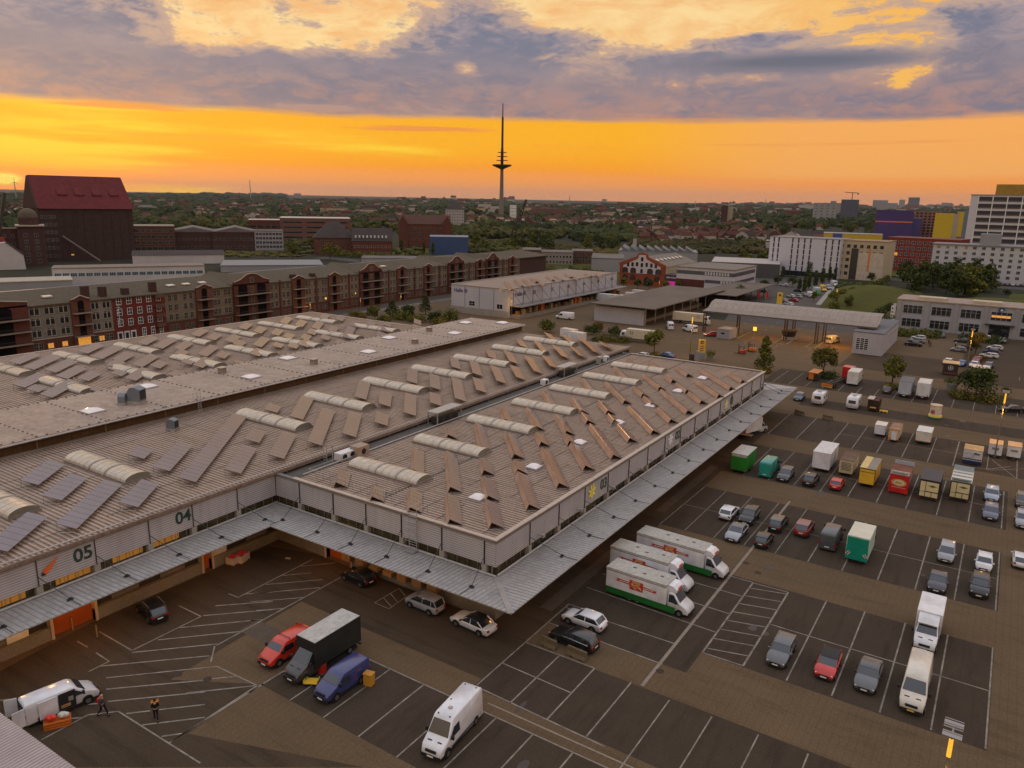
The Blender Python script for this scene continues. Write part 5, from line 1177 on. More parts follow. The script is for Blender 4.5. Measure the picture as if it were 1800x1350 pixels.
for k, (u, v, lb) in enumerate(((1000, 592, 'left'), (1014, 598, 'right'))): trailer('box_trailer', f'{lb} one of two white box trailers behind the far hall edge', 'trailer', None, 5, 2.3, 3.0, PW, M('roof_cream_patch', (.62, .5, .36), .6), at=(u, v+4), head=170, group='delivery vehicles in the back yard')
# staff car park
for k, (kind, pm, u, v, hd, lb) in enumerate((('sedan', PBK, 1605, 608, 172, 'black saloon nearest in the cluster beside the gatehouse'), ('estate', PS, 1611, 602, 172, 'silver estate second in the cluster beside the gatehouse'), ('hatch', PW, 1614, 597, 172, 'white hatchback third in the cluster beside the gatehouse'), ('hatch', PBK, 1623, 592, 172, 'dark hatchback last in the cluster by the hedge'),
  ('suv', PBK, 1656, 593, -90, 'dark utility car parked by the office entrance'), ('sedan', PDG, 1692, 602, 180, 'dark saloon left of the tree island'), ('hatch', PS, 1684, 618, 172, 'silver hatchback in front of the dark one by the tree island'), ('hatch', PDG, 1695, 614, 172, 'dark hatchback behind the silver one by the tree island'),
  ('estate', PW, 1737, 629, 172, 'white estate nearest in the cluster right of the tree island'), ('hatch', PBL, 1742, 622, 172, 'blue hatchback in the cluster right of the tree island'), ('hatch', PW, 1748, 615, 172, 'white hatchback last in the cluster right of the tree island'),
  ('hatch', PS, 1762, 602, -90, 'silver car parked against the office wall'), ('hatch', PW, 1735, 598, -90, 'white car by the office wall behind the tree'), ('hatch', PW, 1666, 640, -100, 'white car left of the blue one behind the kiosk'), ('hatch', PCY, 1690, 643, -100, 'bright blue car between two white cars behind the kiosks'), ('hatch', PW, 1712, 645, -100, 'white car beside the red one behind the lamp post'), ('hatch', paint('wine_red', (.3, .02, .02)), 1717, 636, -100, 'red car hidden behind the white one near the lamp post'), ('suv', PBG, 1737, 648, -100, 'blue grey car right of the white roofed kiosk'))):
    car(kind, pm, lb, at=(u, v), head=hd, group='cars in the office car park')
# street beyond the gate
for k, (kind, pm, u, v, hd, lb) in enumerate((('hatch', PW, 1378, 503, 170, 'white car driving on the street by the hotel'), ('hatch', PBK, 1342, 514, 170, 'black car on the street left of the cypress row'), ('hatch', PW, 1386, 537, 150, 'white car nearest in the angled row beyond the gate'), ('hatch', PR_, 1395, 530, 150, 'red car in the angled row beyond the gate'), ('mpv', PS, 1402, 524, 150, 'silver car in the angled row beyond the gate'),
  ('hatch', PS, 1376, 531, 150, 'silver car behind the yellow totem'), ('hatch', PW, 1390, 523, 150, 'white car second row beyond the gate'), ('hatch', PS, 1410, 520, 150, 'silver car last before the white van beyond the gate'), ('hatch', PBK, 1402, 513, 160, 'dark car under the cypress trees'), ('hatch', paint('lime', (.28, .42, .05)), 1570, 486, 0, 'lime green car on the distant street'), ('hatch', PBK, 1634, 487, 0, 'dark car on the distant street before the grey block'))):
    car(kind, pm, lb, at=(u, v), head=hd, group='cars along the street beyond the gate')
van(PW, 'white van parked at the street before the green vehicle', at=(1425, 523), head=-60, L=5.8, H=2.5, group='cars along the street beyond the gate'); van(greenm, 'green truck cab behind the white van on the street', at=(1436, 518), head=-60, L=6.2, H=2.6, group='cars along the street beyond the gate', box=dict(H=3.2, W=2.4, mat=M('pale_teal', (.4, .5, .5), .5)), name='box_truck')
van(yellow, 'yellow van beyond the green truck on the street', at=(1446, 512), head=-60, L=6, H=2.9, group='cars along the street beyond the gate'); van(PS, 'light blue grey van beyond the yellow van', at=(1456, 509), head=-60, L=5.5, H=2.4, group='cars along the street beyond the gate'); van(PW, 'white camper van farthest in the street row', at=(1466, 503), head=-60, L=6.5, H=2.8, group='cars along the street beyond the gate')
for k in range(8): car('hatch', (PW, PS, PBL, PBG)[k % 4], f'{ordn(k)} car from the left in the row before the long grey block', at=(1745+k*9-(k > 5)*0, 501+k*.4), head=80, group='cars before the long grey block')

# ================================================================== BUILDINGS AROUND
def zat(X, Y, v):
    lo, hi = -20, 600
    for _ in range(50):
        q = (lo+hi)/2
        if PR((X, Y, q))[1] > v: lo = q
        else: hi = q
    return lo
class B:
    """a building: local frame centred at its base, x0..x1, y0..y1 given in world when rot is 0"""
    def __init__(s, name, label, cat, x0, y0, x1, y1, rot=0, at=None, group=None):
        if at: s.c = (at[0], at[1]); s.o = (0, 0)
        else: s.c = ((x0+x1)/2, (y0+y1)/2); s.o = s.c
        s.x0, s.x1, s.y0, s.y1 = x0-s.o[0], x1-s.o[0], y0-s.o[1], y1-s.o[1]
        s.t = thing(name, label, cat, (*s.c, 0), rot, group)
    def mb(s): m = MB(); m.T = Matrix.Translation((-s.o[0], -s.o[1], 0)) if s.o != (0, 0) else None; return m
    def walls(s, h, mat, name='wall'): MB().box(s.x0, s.y0, 0, s.x1, s.y1, h).build(name, mat, s.t); s.h = h; return s
    def flat(s, mat, ov=.2, th=.35): MB().box(s.x0-ov, s.y0-ov, s.h, s.x1+ov, s.y1+ov, s.h+th).build('roof', mat, s.t); return s
    def gable(s, rise, mat, axis='y', ov=.4):
        m = MB(); a, b, c, d, h = s.x0-ov, s.x1+ov, s.y0-ov, s.y1+ov, s.h-.05
        if axis == 'y': mx = (a+b)/2; m.prism([(a, h), (mx, h+rise), (b, h)], c, d)
        else:
            my = (c+d)/2; P = [m.vert(p) for p in ((a, c, h), (a, d, h), (a, my, h+rise), (b, c, h), (b, d, h), (b, my, h+rise))]
            for q in ((0, 2, 1), (3, 4, 5), (0, 3, 5, 2), (1, 2, 5, 4), (0, 1, 4, 3)): m.f.append([P[i] for i in q]); m.m.append(0)
        m.build('roof', mat, s.t); return s
    def hip(s, rise, mat, ov=.5, k=.3):
        m = MB(); a, b, c, d, h = s.x0-ov, s.x1+ov, s.y0-ov, s.y1+ov, s.h
        L, W_ = b-a, d-c; i = min(L, W_)/2; P = [m.vert(p) for p in ((a, c, h), (b, c, h), (b, d, h), (a, d, h), (a+i, (c+d)/2 if L > W_ else c+i, h+rise), (b-i, (c+d)/2 if L > W_ else d-i, h+rise))]
        q = ((0, 1, 5, 4), (1, 2, 5), (2, 3, 4, 5), (3, 0, 4)) if L >= W_ else ((0, 1, 4), (1, 2, 5, 4), (2, 3, 5), (3, 0, 4, 5))
        for f in q: m.f.append([P[j] for j in f]); m.m.append(0)
        m.build('roof', mat, s.t); return s
    def win(s, face, cols, rows, z0, dz, w, h, a0=None, a1=None, **k):
        fx = {'-y': s.y0, '+x': s.x1, '-x': s.x0}[face]
        lo, hi = (s.x0, s.x1) if face == '-y' else (s.y0, s.y1)
        win_grid(s.t, face, a0 if a0 is not None else lo+.6, a1 if a1 is not None else hi-.6, fx, cols, rows, z0, dz, w, h, **k); return s
    def add(s, name, mat, *boxes):
        m = MB()
        for b in boxes: m.box(*b)
        return m.build(name, mat, s.t)
cream_w = M('cream_plaster', (.42, .35, .24), .9, var=.12, scale=.1, fine=1); pale_w = M('pale_plaster', (.46, .44, .45), .85, var=.08, scale=.1); grey_w = M('grey_plaster', (.27, .27, .285), .85, var=.08, scale=.1)
darkroof = M('dark_slate_roof', (.06, .05, .048), .85, var=.2, scale=.1, fine=.8); greyroof = M('grey_flat_roof', (.15, .135, .125), .85, var=.15, scale=.08)
trim = M('stone_trim', (.38, .33, .27), .8, var=.1)
# ---- the long brick warehouse row
WX = -199.5
def yat(u, z=6):
    lo, hi = 20, 420
    for _ in range(40):
        q = (lo+hi)/2
        if PR((WX, q, z))[0] < u: lo = q
        else: hi = q
    return lo
sp = B('brick_warehouse', 'long row of old brick warehouse with tall gabled loading towers', 'warehouse', WX-26, 58, WX, 338)
oy = sp.o[1]; X1 = sp.x1; Y = lambda u: yat(u)-oy
MB().box(sp.x0, sp.y0, 0, X1-.5, sp.y1, 12.1).build('core_wall', brick_dk, sp.t)
m = MB(); P = [(X1+.5, 12.2), (X1-16, 14.2), (sp.x0-.3, 12.2), (sp.x0-.3, 11.9), (X1+.5, 11.9)]; m.prism(P, sp.y0, sp.y1); m.build('roof', brownroof, sp.t)
m = MB(); m.box(sp.x0-9, sp.y0+10, 0, sp.x0-.3, sp.y1-30, 11.6); m.build('rear_wing', grey_w, sp.t); m = MB(); m.box(sp.x0-9.3, sp.y0+10, 11.6, sp.x0-.3, sp.y1-30, 12.0); m.build('rear_wing_roof', M('blue_grey_sheet_roof', (.15, .17, .20), .5, metal=.2, var=.1), sp.t)
segs = [(-40, 51, 'T'), (51, 127, 'p'), (127, 160, 's'), (160, 199, 'p'), (199, 292, 'r'), (292, 345, 'g'), (345, 373, 's'), (373, 410, 'g'), (410, 472, 'T'), (472, 513, 'g'), (513, 535, 's'), (535, 577, 'g'), (577, 596, 's'), (596, 631, 'g'), (631, 669, 'T'), (669, 697, 'g'), (697, 713, 's'), (713, 744, 'g'), (744, 758, 's'), (758, 786, 'g'), (786, 813, 'T'), (813, 835, 'g'), (835, 848, 's'), (848, 852, 'g'), (852, 874, 'T'), (874, 893, 'g'), (893, 904, 's'), (904, 913, 'g')]
arched = winmesh(.95, 1.5, glass, trim, 0, 0, True, True, .1); plainw = winmesh(.95, 1.55, glass, M('faded_frame', (.26, .22, .17), .8), 1, 1, True, False, .08); whitew = winmesh(1.2, 1.7, glass, white, 1, 1, False, False, .12)
litw = winmesh(1.3, 1.2, litwin, trim, 1, 0)
def fm(y, z, out=0.): return facemat((X1+.02+out, y, z), rad(90))
for si, (u0, u1, k) in enumerate(segs):
    y0, y1 = (Y(u0) if u0 > -30 else sp.y0), Y(u1); w = y1-y0
    if k in 'pgr':
        mat = {'p': M('patchy_plaster', (.20, .185, .155), .95, var=.35, scale=.25, fine=1.2, big=.1), 'g': plaster, 'r': M('clean_red_brick', (.13, .032, .024), .85, var=.1, scale=.4, fine=2)}[k]
        z0 = 3.6 if k != 'r' else 0
        MB().box(X1-.6, y0, z0, X1, y1, 12.1).build('wall', mat, sp.t)
        if z0: MB().box(X1-.6, y0, 0, X1+.12, y1, 3.6).build('ground_floor_wall', brick, sp.t); MB().box(X1-.1, y0, 3.55, X1+.18, y1, 3.75).build('string_course', trim if k == 'p' else brick_dk, sp.t)
        n = max(2, round(w/2.3)); n += n % 2
        if k == 'r':
            for i in range(5):
                for j in range(3): add_win(sp.t, whitew, 'window', fm(y0+w*(i+.7)/5.4, 4.4+j*2.9))
            m = MB(); m.box(X1+.01, y0+1.2, 4.2, X1+.06, y0+2.2, 10.4, 0)
            for j in range(9): m.box(X1+.06, y0+1.1, 4.2+j*.75, X1+.1, y0+2.3, 4.3+j*.75, 1)
            m.box(X1+.06, y0+1.65, 4.2, X1+.1, y0+1.77, 10.4, 1); m.build('stair_window', [glass, white], sp.t)
            for j in range(3): m = MB(); m.box(X1+.01, y0+.8+j*1.9, .2, X1+.1, y0+2.3+j*1.9, 2.9, 0); m.box(X1+.1, y0+1.1+j*1.9, .9, X1+.13, y0+2.0+j*1.9, 2.5, 1); m.build('white_door', [white, glass], sp.t)
            for j in range(3): add_win(sp.t, winmesh(.9, 2.6, glass, white, 1, 2, ft=.14), 'tall_window', fm(y0+w*.55+j*2.6, .5))
            for j in range(4): m = MB(); m.box(X1, y1-3.4, 3.0+j*2.7, X1+1.3, y1-.9, 3.12+j*2.7); m.box(X1+1.2, y1-3.4, 3.1+j*2.7, X1+1.27, y1-.9, 4.0+j*2.7); m.build('balcony', M('balcony_brown', (.12, .07, .06), .7), sp.t)
        else:
            for i in range(n):
                yy = y0+w*(i+.5)/n+(.28 if i % 2 == 0 else -.28)
                for j in range(3): add_win(sp.t, arched if k == 'p' else plainw, 'window', fm(yy, 4.3+j*2.75))
                if not (si == 1 and i > 1 and i % 2): add_win(sp.t, plainw if not (si == 1 and i in (2, 4, 5)) else litw, 'window', fm(yy, 1.2, .12))
            if si in (3,): add_win(sp.t, litw, 'window', fm(y0+w*.4, 1.3, .14))
            if w > 8 and si % 2 == 1 and si > 5: MB().box(X1-.1, y0+w/2-.35, 0, X1+.3, y0+w/2+.35, 12.6).build('pilaster', brick, sp.t)
    else:
        T = k == 'T'; top = 15.6 if T else 13.6; out = .9 if T else .6; yc = (y0+y1)/2
        m = MB(); m.box(X1-(24 if T else 1.2), y0, 11.5 if False else 0, X1+out, y1, 12.6 if T else 12.3); m.build('tower_wall', brick if T else M('bay_brick', (.13, .055, .036), .9, var=.2, scale=.4, fine=2), sp.t)
        # stepped gable
        g = [(y0, 12.2), (y0, 13.3 if T else 12.7), (yc-w*.33, 13.9 if T else 12.9), (yc-w*.14, top-.25), (yc, top), (yc+w*.14, top-.25), (yc+w*.33, 13.9 if T else 12.9), (y1, 13.3 if T else 12.7), (y1, 12.2)]
        m = MB(); A = [m.vert((X1+out, a, b)) for a, b in g]; Bk = [m.vert((X1+out-(.5 if not T else .6), a, b)) for a, b in g]
        m.f.append(A); m.m.append(0); m.f.append(Bk[::-1]); m.m.append(0)
        for i in range(len(g)): j = (i+1) % len(g); m.f.append([A[i], Bk[i], Bk[j], A[j]]); m.m.append(0)
        m.build('gable', brick, sp.t)
        m = MB()
        for (a, b), (c, d) in zip(g[1:-1], g[2:-1]): m.tube((X1+out+.05, a, b+.1), (X1+out+.05, c, d+.1), .16, 5)
        m.build('coping', trim, sp.t)
        if T:
            m = MB(); h0 = 12.4; mx = yc; A = [m.vert((x, y, z)) for x in (X1+out-.4, X1-20) for y, z in ((y0-.2, h0), (yc, 14.9), (y1+.2, h0))]
            m.f += [[A[0], A[3], A[4], A[1]], [A[1], A[4], A[5], A[2]], [A[3], A[5], A[4]]]; m.m += [0, 0, 0]; m.build('tower_roof', brownroof, sp.t)
        cols = (y0+w*.24, y1-w*.24) if T else (yc,); ww = (w*.2 if T else w*.27)
        for c in cols:
            m = MB()
            for j in range(4): m.box(X1+out-.02, c-ww*.62, .4+j*3, X1+out+.03, c+ww*.62, 2.75+j*3, 0)
            m.poly([(X1+out+.03, c+ww*.62*math.cos(t_), 11.75+.7*math.sin(t_)) for t_ in [math.pi*i/8 for i in range(9)]]); m.build('loading_openings', M('opening_dark', (.006, .005, .005), .9, var=.3, spec=.1), sp.t)
        for j in range(1, 4):
            m = MB(); m.box(X1+out, y0+.1, .1+j*3, X1+out+1.25, y1-.1, .26+j*3); m.build('balcony', concrete, sp.t)
            m = MB(); m.tube((X1+out+1.2, y0+.1, 1.2+j*3), (X1+out+1.2, y1-.1, 1.2+j*3), .035, 4)
            q = y0+.1
            while q < y1: m.tube((X1+out+1.2, q, .2+j*3), (X1+out+1.2, q, 1.2+j*3), .02, 3); q += .5
            m.build('railing', darksteel, sp.t)
        if T:
            for j in range(4): add_win(sp.t, plainw, 'window', fm(yc, .9+j*3, out))
            add_win(sp.t, winmesh(1.1, 1.5, glass, trim, 1, 0, False, True), 'gable_window', fm(yc, 12.9, out))
        if si == 2: MB().box(X1+out+.04, yc-1.6, .3, X1+out+.08, yc+1.6, 2.9).build('lit_doorway', litwin, sp.t)
for k, (u, wd) in enumerate(((110, 2.2), (325, 2.2), (352, 2.2), (380, 2.2), (677, 2.4), (694, 2.6))):
    m = MB(); m.T = Matrix.Translation((X1-6, Y(u), 13.35)) @ Matrix.Rotation(rad(8.6), 4, 'Y'); m.cbox(0, 0, 0, 1.4, wd, .3); m.build('roof_window', M('skylight_pale', (.6, .55, .45), .3), sp.t)
for u, zz in ((163, 3), (193, 2.5), (232, 1.6), (280, 2.6), (524, 1.2), (558, 1)): MB().box(X1-3, Y(u)-.8, 12, X1-1.4, Y(u)+.8, 12.6+zz).build('chimney', brick_dk, sp.t)
# quay wall and fence in front of the warehouse row
t = thing('low_wall', 'low pale wall running along the foot of the brick warehouse row', 'wall', (-186, 200, 0)); m = MB(); m.box(-.15, -130, 0, .15, 130, .9); m.build('wall', concrete_lt, t)
pbox('workshop', 'small red gabled shed end behind the second gabled tower', 'building', 396, 412, 480, 463, 10, red, M('blue_grey_sheet_roof', (.15, .17, .2))) if False else None
# ---- silo with the big red roof
bx = Vector(G(238, 452)); e0 = Vector(G(65, 366, 29.5)); e1 = Vector(G(232, 367, 29.5)); er = Vector(G(38, 363, 29.5))
d_ = (e1-e0); L_ = d_.length; ang = math.atan2(d_.y, d_.x)-rad(90); dep = 44.
c_ = (e0+e1)/2 + Vector((-math.cos(ang), -math.sin(ang)))*dep/2
si_ = B('grain_warehouse', 'huge dark brick grain warehouse under a steep dark red roof', 'warehouse', -dep/2, -L_/2, dep/2, L_/2, rot=ang, at=c_)
si_.walls(29.5, M('silo_brick', (.060, .038, .034), .9, var=.15, scale=.06, fine=.5, big=.02)).gable(0.01, redroof)
rz = zat(*(((e0+er)/2)), 307)
m = MB(); m.prism([(-dep/2-1, 29.3), (0, rz), (dep/2+1, 29.3)], -L_/2+.6, L_/2+.8); m.build('roof', M('silo_red_roof', (.115, .022, .024), .8, var=.1, scale=.05, fine=.4), si_.t)
m = MB(); m.prism([(-dep/2-.6, 29.6), (0, rz-.4), (dep/2+.6, 29.6)], -L_/2-.1, -L_/2+.5); m.build('gable', brick_dk, si_.t)
for k in range(4):
    y = -L_/2+L_*(.30+.185*k); m = MB(); m.prism([(8.5, 41), (14.5, 37.2), (14.5, 36.2), (11.5, 36.2)], y-2.4, y+2.4); m.build('dormer', M('silo_red_roof', (.2, .03, .03)), si_.t)
for k in range(9): MB().box(dep/2, -L_/2+8+k*4.8, 2, dep/2+.15, -L_/2+8.35+k*4.8, 28.6).build('rib', M('silo_rib', (.052, .036, .034), .9), si_.t)
win_grid(si_.t, '+x', -L_/2+.6, -L_/2+9, dep/2, 4, 6, 2.5, 4.3, 1.1, 1.7, fr=trim)
win_grid(si_.t, '-y', -10, 10, -L_/2, 6, 3, 30.5, 3.6, 1, 1.6, fr=trim)
m = MB(); m.tube((dep/2+.5, -L_/2+11, 14), (dep/2+14, -L_/2+26, .5), .5, 8); m.build('conveyor', M('conveyor_grey', (.16, .14, .12), .7), si_.t)
MB().box(dep/2+.16, -L_/2+14.2, 3.2, dep/2+.2, -L_/2+15.6, 3.9).build('lit_window', litwin, si_.t)
# domed tower building in front of its left end
def pthing(name, label, cat, u, v, yaw=None, group=None):
    x, y = G(u, v); a = math.atan2(y, x)-rad(90) if yaw is None else yaw
    return thing(name, label, cat, (x, y, 0), a, group)
t = pthing('domed_tower', 'brown brick tower with a low dome at the left end of the grain warehouse', 'tower', 60, 468)
x, y = t.location.x, t.location.y; px = math.hypot(x, y)/1340*1.03; zt = lambda v: zat(x, y, v)
MB().box(-15*px, 0, 0, 18*px, 14, zt(398)).build('wall', brick_dk, t); MB().box(-17*px, -1, zt(398), 19*px, 15, zt(398)+.6).build('cornice', trim, t); MB().tube((0, 7, zt(398)), (0, 7, zt(383)), 12.5*px, 16).build('drum', brick_dk, t)
m = MB(); r = 12.5*px; hh = zt(366)-zt(383); m.lathe((0, 7, zt(383)), [(r*math.cos(a), hh*math.sin(a)) for a in [math.pi/2*k/7 for k in range(8)]], 16); m.build('dome', M('dome_tan', (.11, .085, .06), .7, var=.15, scale=.1), t, smooth=50)
win_grid(t, '-y', -12*px, 14*px, 0, 2, 5, 1.8, 3.4, 1.6, 1.7, fr=trim)
def pbox(name, label, cat, u0, u1, vb, vt, depth, wall, roof, roofkind='flat', rise=0, cols=0, rows=0, ww=1.2, wh=1.4, fr=None, gl=None, yaw=None, group=None, side=0, z0f=.12, bars=0, ov=.2, axis='x', band=None):
    uc = (u0+u1)/2; x, y = G(uc, vb); D = math.hypot(x, y); w = (u1-u0)/1340*D*1.02; a = math.atan2(y, x)-rad(90) if yaw is None else rad(yaw)
    # measure the true width so that the ends meet the photographed ones
    if yaw is not None:
        w = abs(onX(u1, vb, x)[0]-onX(u0, vb, x)[0]) if False else w/max(.35, abs(math.cos(a-(math.atan2(y, x)-rad(90)))))
    h = zat(x, y, vt); b = B(name, label, cat, -w/2, 0, w/2, depth, rot=a, at=(x, y), group=group); b.walls(h, wall)
    if roofkind == 'flat': b.flat(roof, ov)
    elif roofkind == 'gable': b.gable(rise, roof, axis)
    elif roofkind == 'hip': b.hip(rise, roof)
    if cols and rows:
        dz = h*(1-z0f)/rows; b.win('-y', cols, rows, h*z0f, dz, min(ww, w/cols*.8), min(wh, dz*.75), fr=fr or trim, gl=gl or glass, bars=bars)
        if side:
            fx = '+x'; b.win(fx, side, rows, h*z0f, dz, min(ww, depth/side*.8), min(wh, dz*.75), fr=fr or trim, gl=gl or glass, bars=bars); b.win('-x', side, rows, h*z0f, dz, min(ww, depth/side*.8), min(wh, dz*.75), fr=fr or trim, gl=gl or glass, bars=bars)
    b.w = w; return b
# left side
b = pbox('brick_annex', 'low brown brick annex left of the domed tower', 'building', 0, 45, 468, 403, 14, brick_dk, darkroof, cols=4, rows=4)
t = pthing('white_shed', 'white shed with a slanting roof line at the left edge below the grain warehouse', 'shed', 20, 474); m = MB(); m.prism([(-5, 0), (-5, 13), (-1, 13.5), (6, 7), (6.4, 0)], 0, 8); m.build('wall', pale_w, t); m = MB(); m.prism([(-1, 13.6), (6.2, 7.1), (6.2, 7.5), (-1, 14)], -.3, 8.3); m.build('roof', darkroof, t)
pbox('factory', 'pale framed brick factory right of the grain warehouse', 'building', 235, 302, 442, 398, 30, brick, M('grey_green_roof', (.22, .2, .15), .8), cols=8, rows=4, ww=4, wh=2.2, fr=cream_w, z0f=.05, bars=2)
b = pbox('brick_hall', 'left one of two dark brick halls with curved gables behind the warehouse row', 'building', 304, 380, 440, 408, 40, brick_dk, greyroof, 'gable', 3.5, cols=12, rows=2, axis='y'); pbox('brick_hall', 'right one of two dark brick halls with curved gables behind the warehouse row', 'building', 381, 450, 440, 408, 40, brick_dk, greyroof, 'gable', 3.5, cols=11, rows=2, axis='y')
pbox('white_framed_block', 'white framed block beside the dark brick halls', 'building', 452, 496, 440, 406, 18, grey_w, greyroof, cols=8, rows=4, ww=2, wh=1.8, fr=white, bars=1)
pbox('college_block', 'long reddish block with a kinked white roof edge', 'building', 443, 500, 418, 387, 30, brick, M('white_edge_roof', (.5, .45, .4), .7), cols=5, rows=2, ww=7, wh=2.4); pbox('college_block', 'reddish block with horizontal window bands, higher part right of the kink', 'building', 500, 612, 424, 384, 40, M('rose_brick', (.15, .075, .06), .85, var=.1, fine=1), M('white_edge_roof', (.5, .45, .4), .7), cols=3, rows=4, ww=22, wh=1.7)
pbox('low_hall', 'white low hall with dark grey roof in front of the brick halls', 'building', 250, 382, 464, 448, 22, pale_w, darkroof, 'gable', 2, axis='x')
b = pbox('office_strip', 'white office strip with a row of blue windows behind the warehouse roof', 'building', 128, 338, 500, 470, 14, pale_w, M('office_roof', (.22, .18, .15), .8), cols=20, rows=1, ww=2.6, wh=1.4, fr=white, gl=M('blue_glass', (.05, .09, .14), .15), z0f=.55, bars=2)
pbox('workshop', 'pale flat workshop roofs at the left behind the warehouse row', 'building', 20, 112, 515, 495, 16, grey_w, M('cream_roof', (.40, .35, .28), .7))
pbox('workshop', 'blue grey flat shed behind the second gabled tower', 'building', 400, 560, 478, 467, 34, grey_w, M('blue_grey_sheet_roof', (.15, .17, .20), .5)); pbox('workshop', 'long flat grey shed behind the warehouse row near its far end', 'building', 640, 800, 462, 455, 20, grey_w, greyroof)
b = pbox('brick_villa', 'dark red brick hall with a tall hipped roof before the college block', 'building', 555, 622, 448, 418, 22, brick, darkroof, 'hip', 11, cols=9, rows=3, fr=trim)
b = pbox('brick_villa', 'red brick house with white dormers and a lit white gable', 'building', 622, 688, 450, 424, 18, brick, darkroof, 'gable', 8.5, cols=10, rows=2, fr=white, axis='x'); m = MB()
for k in range(9): m.box(-b.w/2+2+k*(b.w-4)/9, -.1, zat(*b.c, 418), -b.w/2+2.9+k*(b.w-4)/9, 1.4, zat(*b.c, 414))
m.build('dormer', white, b.t)
b = pbox('brick_office', 'dark brick office with two corner gables left of the blue shed', 'building', 705, 790, 436, 394, 24, brick, M('brown_tile_roof', (.09, .045, .035), .85), 'gable', 7, cols=14, rows=4, fr=trim)
for s in (-1, 1): m = MB(); m.prism([(s*b.w*.43-3.5, 0), (s*b.w*.43-3.5, b.h+1), (s*b.w*.43, b.h+6.5), (s*b.w*.43+3.5, b.h+1), (s*b.w*.43+3.5, 0)], -1.5, 6); m.build('gable_tower', brick, b.t)
b = pbox('apartment_tower', 'white tower block with a lit pyramid roof', 'building', 784, 815, 402, 368, 26, M('tower_white', (.36, .34, .34), .8, var=.1), darkroof, 'hip', 11, cols=7, rows=6, fr=white, side=5)
pbox('blue_shed', 'plain blue shed behind the far end of the warehouse row', 'shed', 757, 822, 448, 417, 24, M('shed_blue', (.025, .06, .17), .6, var=.1, scale=.1, stripe=(0, 1.5, .06, .6)), M('shed_roof_blue', (.12, .16, .24), .5))
pbox('white_block', 'small white block right of the television tower', 'building', 896, 907, 388, 361, 14, white, white, cols=4, rows=4); pbox('red_hall', 'long red brick hall beyond the lattice crane', 'building', 935, 1002, 380, 367, 30, M('rose_brick', (.15, .07, .06)), greyroof, cols=10, rows=1); pbox('pale_hall', 'long pale hall among trees in the middle distance', 'building', 1045, 1108, 384, 375, 25, cream_w, greyroof); pbox('cream_block', 'cream block among the trees left of the chimney houses', 'building', 1132, 1162, 412, 398, 16, cream_w, greyroof, cols=8, rows=2)
pbox('sawtooth_hall', 'grey industrial hall with a sawtooth roof behind the gabled brick hall', 'building', 1040, 1095, 478, 455, 40, grey_w, greyroof)
b = pbox('sawtooth_hall', 'long blue grey hall behind the gabled brick hall', 'building', 1090, 1220, 466, 443, 30, grey_w, M('blue_grey_roof2', (.14, .16, .19), .6))
m = MB()
for k in range(9): x = -b.w/2+2+k*(b.w-4)/9; m.prism([(x, b.h+.3), (x+.3, b.h+3), (x+b.w/10, b.h+.3)], 1, 28)
m.build('sawtooth', M('sawtooth_grey', (.12, .13, .15), .6), b.t)
pbox('brick_block', 'red brick block with white window frames right of the warehouse end', 'building', 918, 950, 473, 440, 20, brick, greyroof, cols=4, rows=3, fr=white, ww=3, wh=2); pbox('pale_block', 'pale concrete block right of the small brick block', 'building', 952, 1006, 465, 444, 20, M('taupe', (.24, .2, .18), .85), greyroof, cols=9, rows=2, fr=white)
pbox('brick_block', 'low brick row with an orange entrance behind the third hall', 'building', 1005, 1040, 463, 442, 20, brick, greyroof, cols=6, rows=3)
# ---- third hall with its name on the wall
H3X0, H3X1, H3Y0, H3Y1 = -167, -142.5, 216.5, 301
h3 = B('market_hall', 'pale third hall with blue lettering and goods under its long canopy', 'market hall', H3X0, H3Y0, H3X1, H3Y1)
h3.walls(9.6, M('hall_white_panel', (.46, .46, .50), .5, metal=.1, var=.05, scale=.2, stripe=(2, 1.0, .06, .75)))
MB().box(h3.x0+.3, h3.y0+.3, 9.6, h3.x1-.3, h3.y1-.3, 9.75).build('roof', roofsheet, h3.t)
m = MB()
for a in ((h3.x0-.1, h3.y0-.1, 9.6, h3.x1+.1, h3.y0+.3, 10.05), (h3.x1-.3, h3.y0+.3, 9.6, h3.x1+.1, h3.y1, 10.05), (h3.x0-.1, h3.y0+.3, 9.6, h3.x0+.3, h3.y1, 10.05)): m.box(*a)
m.build('parapet_flashing', steel, h3.t)
MB().box(h3.x0-.1, h3.y0-.2, 0, h3.x1+.02, h3.y0-.02, 2.3).build('plinth', concrete_lt, h3.t)
violet = M('blue_lettering', (.03, .02, .16), .5)
text_on(h3.t, 'hall_name', 'Halle III', 1.9, violet, (h3.x0+4.2, h3.y0-.04, 7.9), 0, .03); y, z = onX(929, 518, H3X1); text_on(h3.t, 'hall_name', 'Halle III', 2.2, violet, (h3.x1+.04, h3.y0+7.5, 7.7), rad(90), .03); text_on(h3.t, 'hall_name', '01', 2.2, dgreen, (h3.x1+.04, h3.y0+17, 7.4), rad(90))
for k in range(1, 6): text_on(h3.t, 'bay_number', f'0{k+1}', 1.9, dgreen, (h3.x1+.04, h3.y0+17+k*12.5, 7.4), rad(90))
m = MB()
for k in range(3): m.box(h3.x0+6+k*6.2, h3.y0-.05, 2.3, h3.x0+6.12+k*6.2, h3.y0, 9.6)
for k in range(13): m.box(h3.x1, h3.y0+3+k*6.4, 4.2, h3.x1+.06, h3.y0+3.15+k*6.4, 9.6)
m.build('panel_joints', darksteel, h3.t)
m = MB()
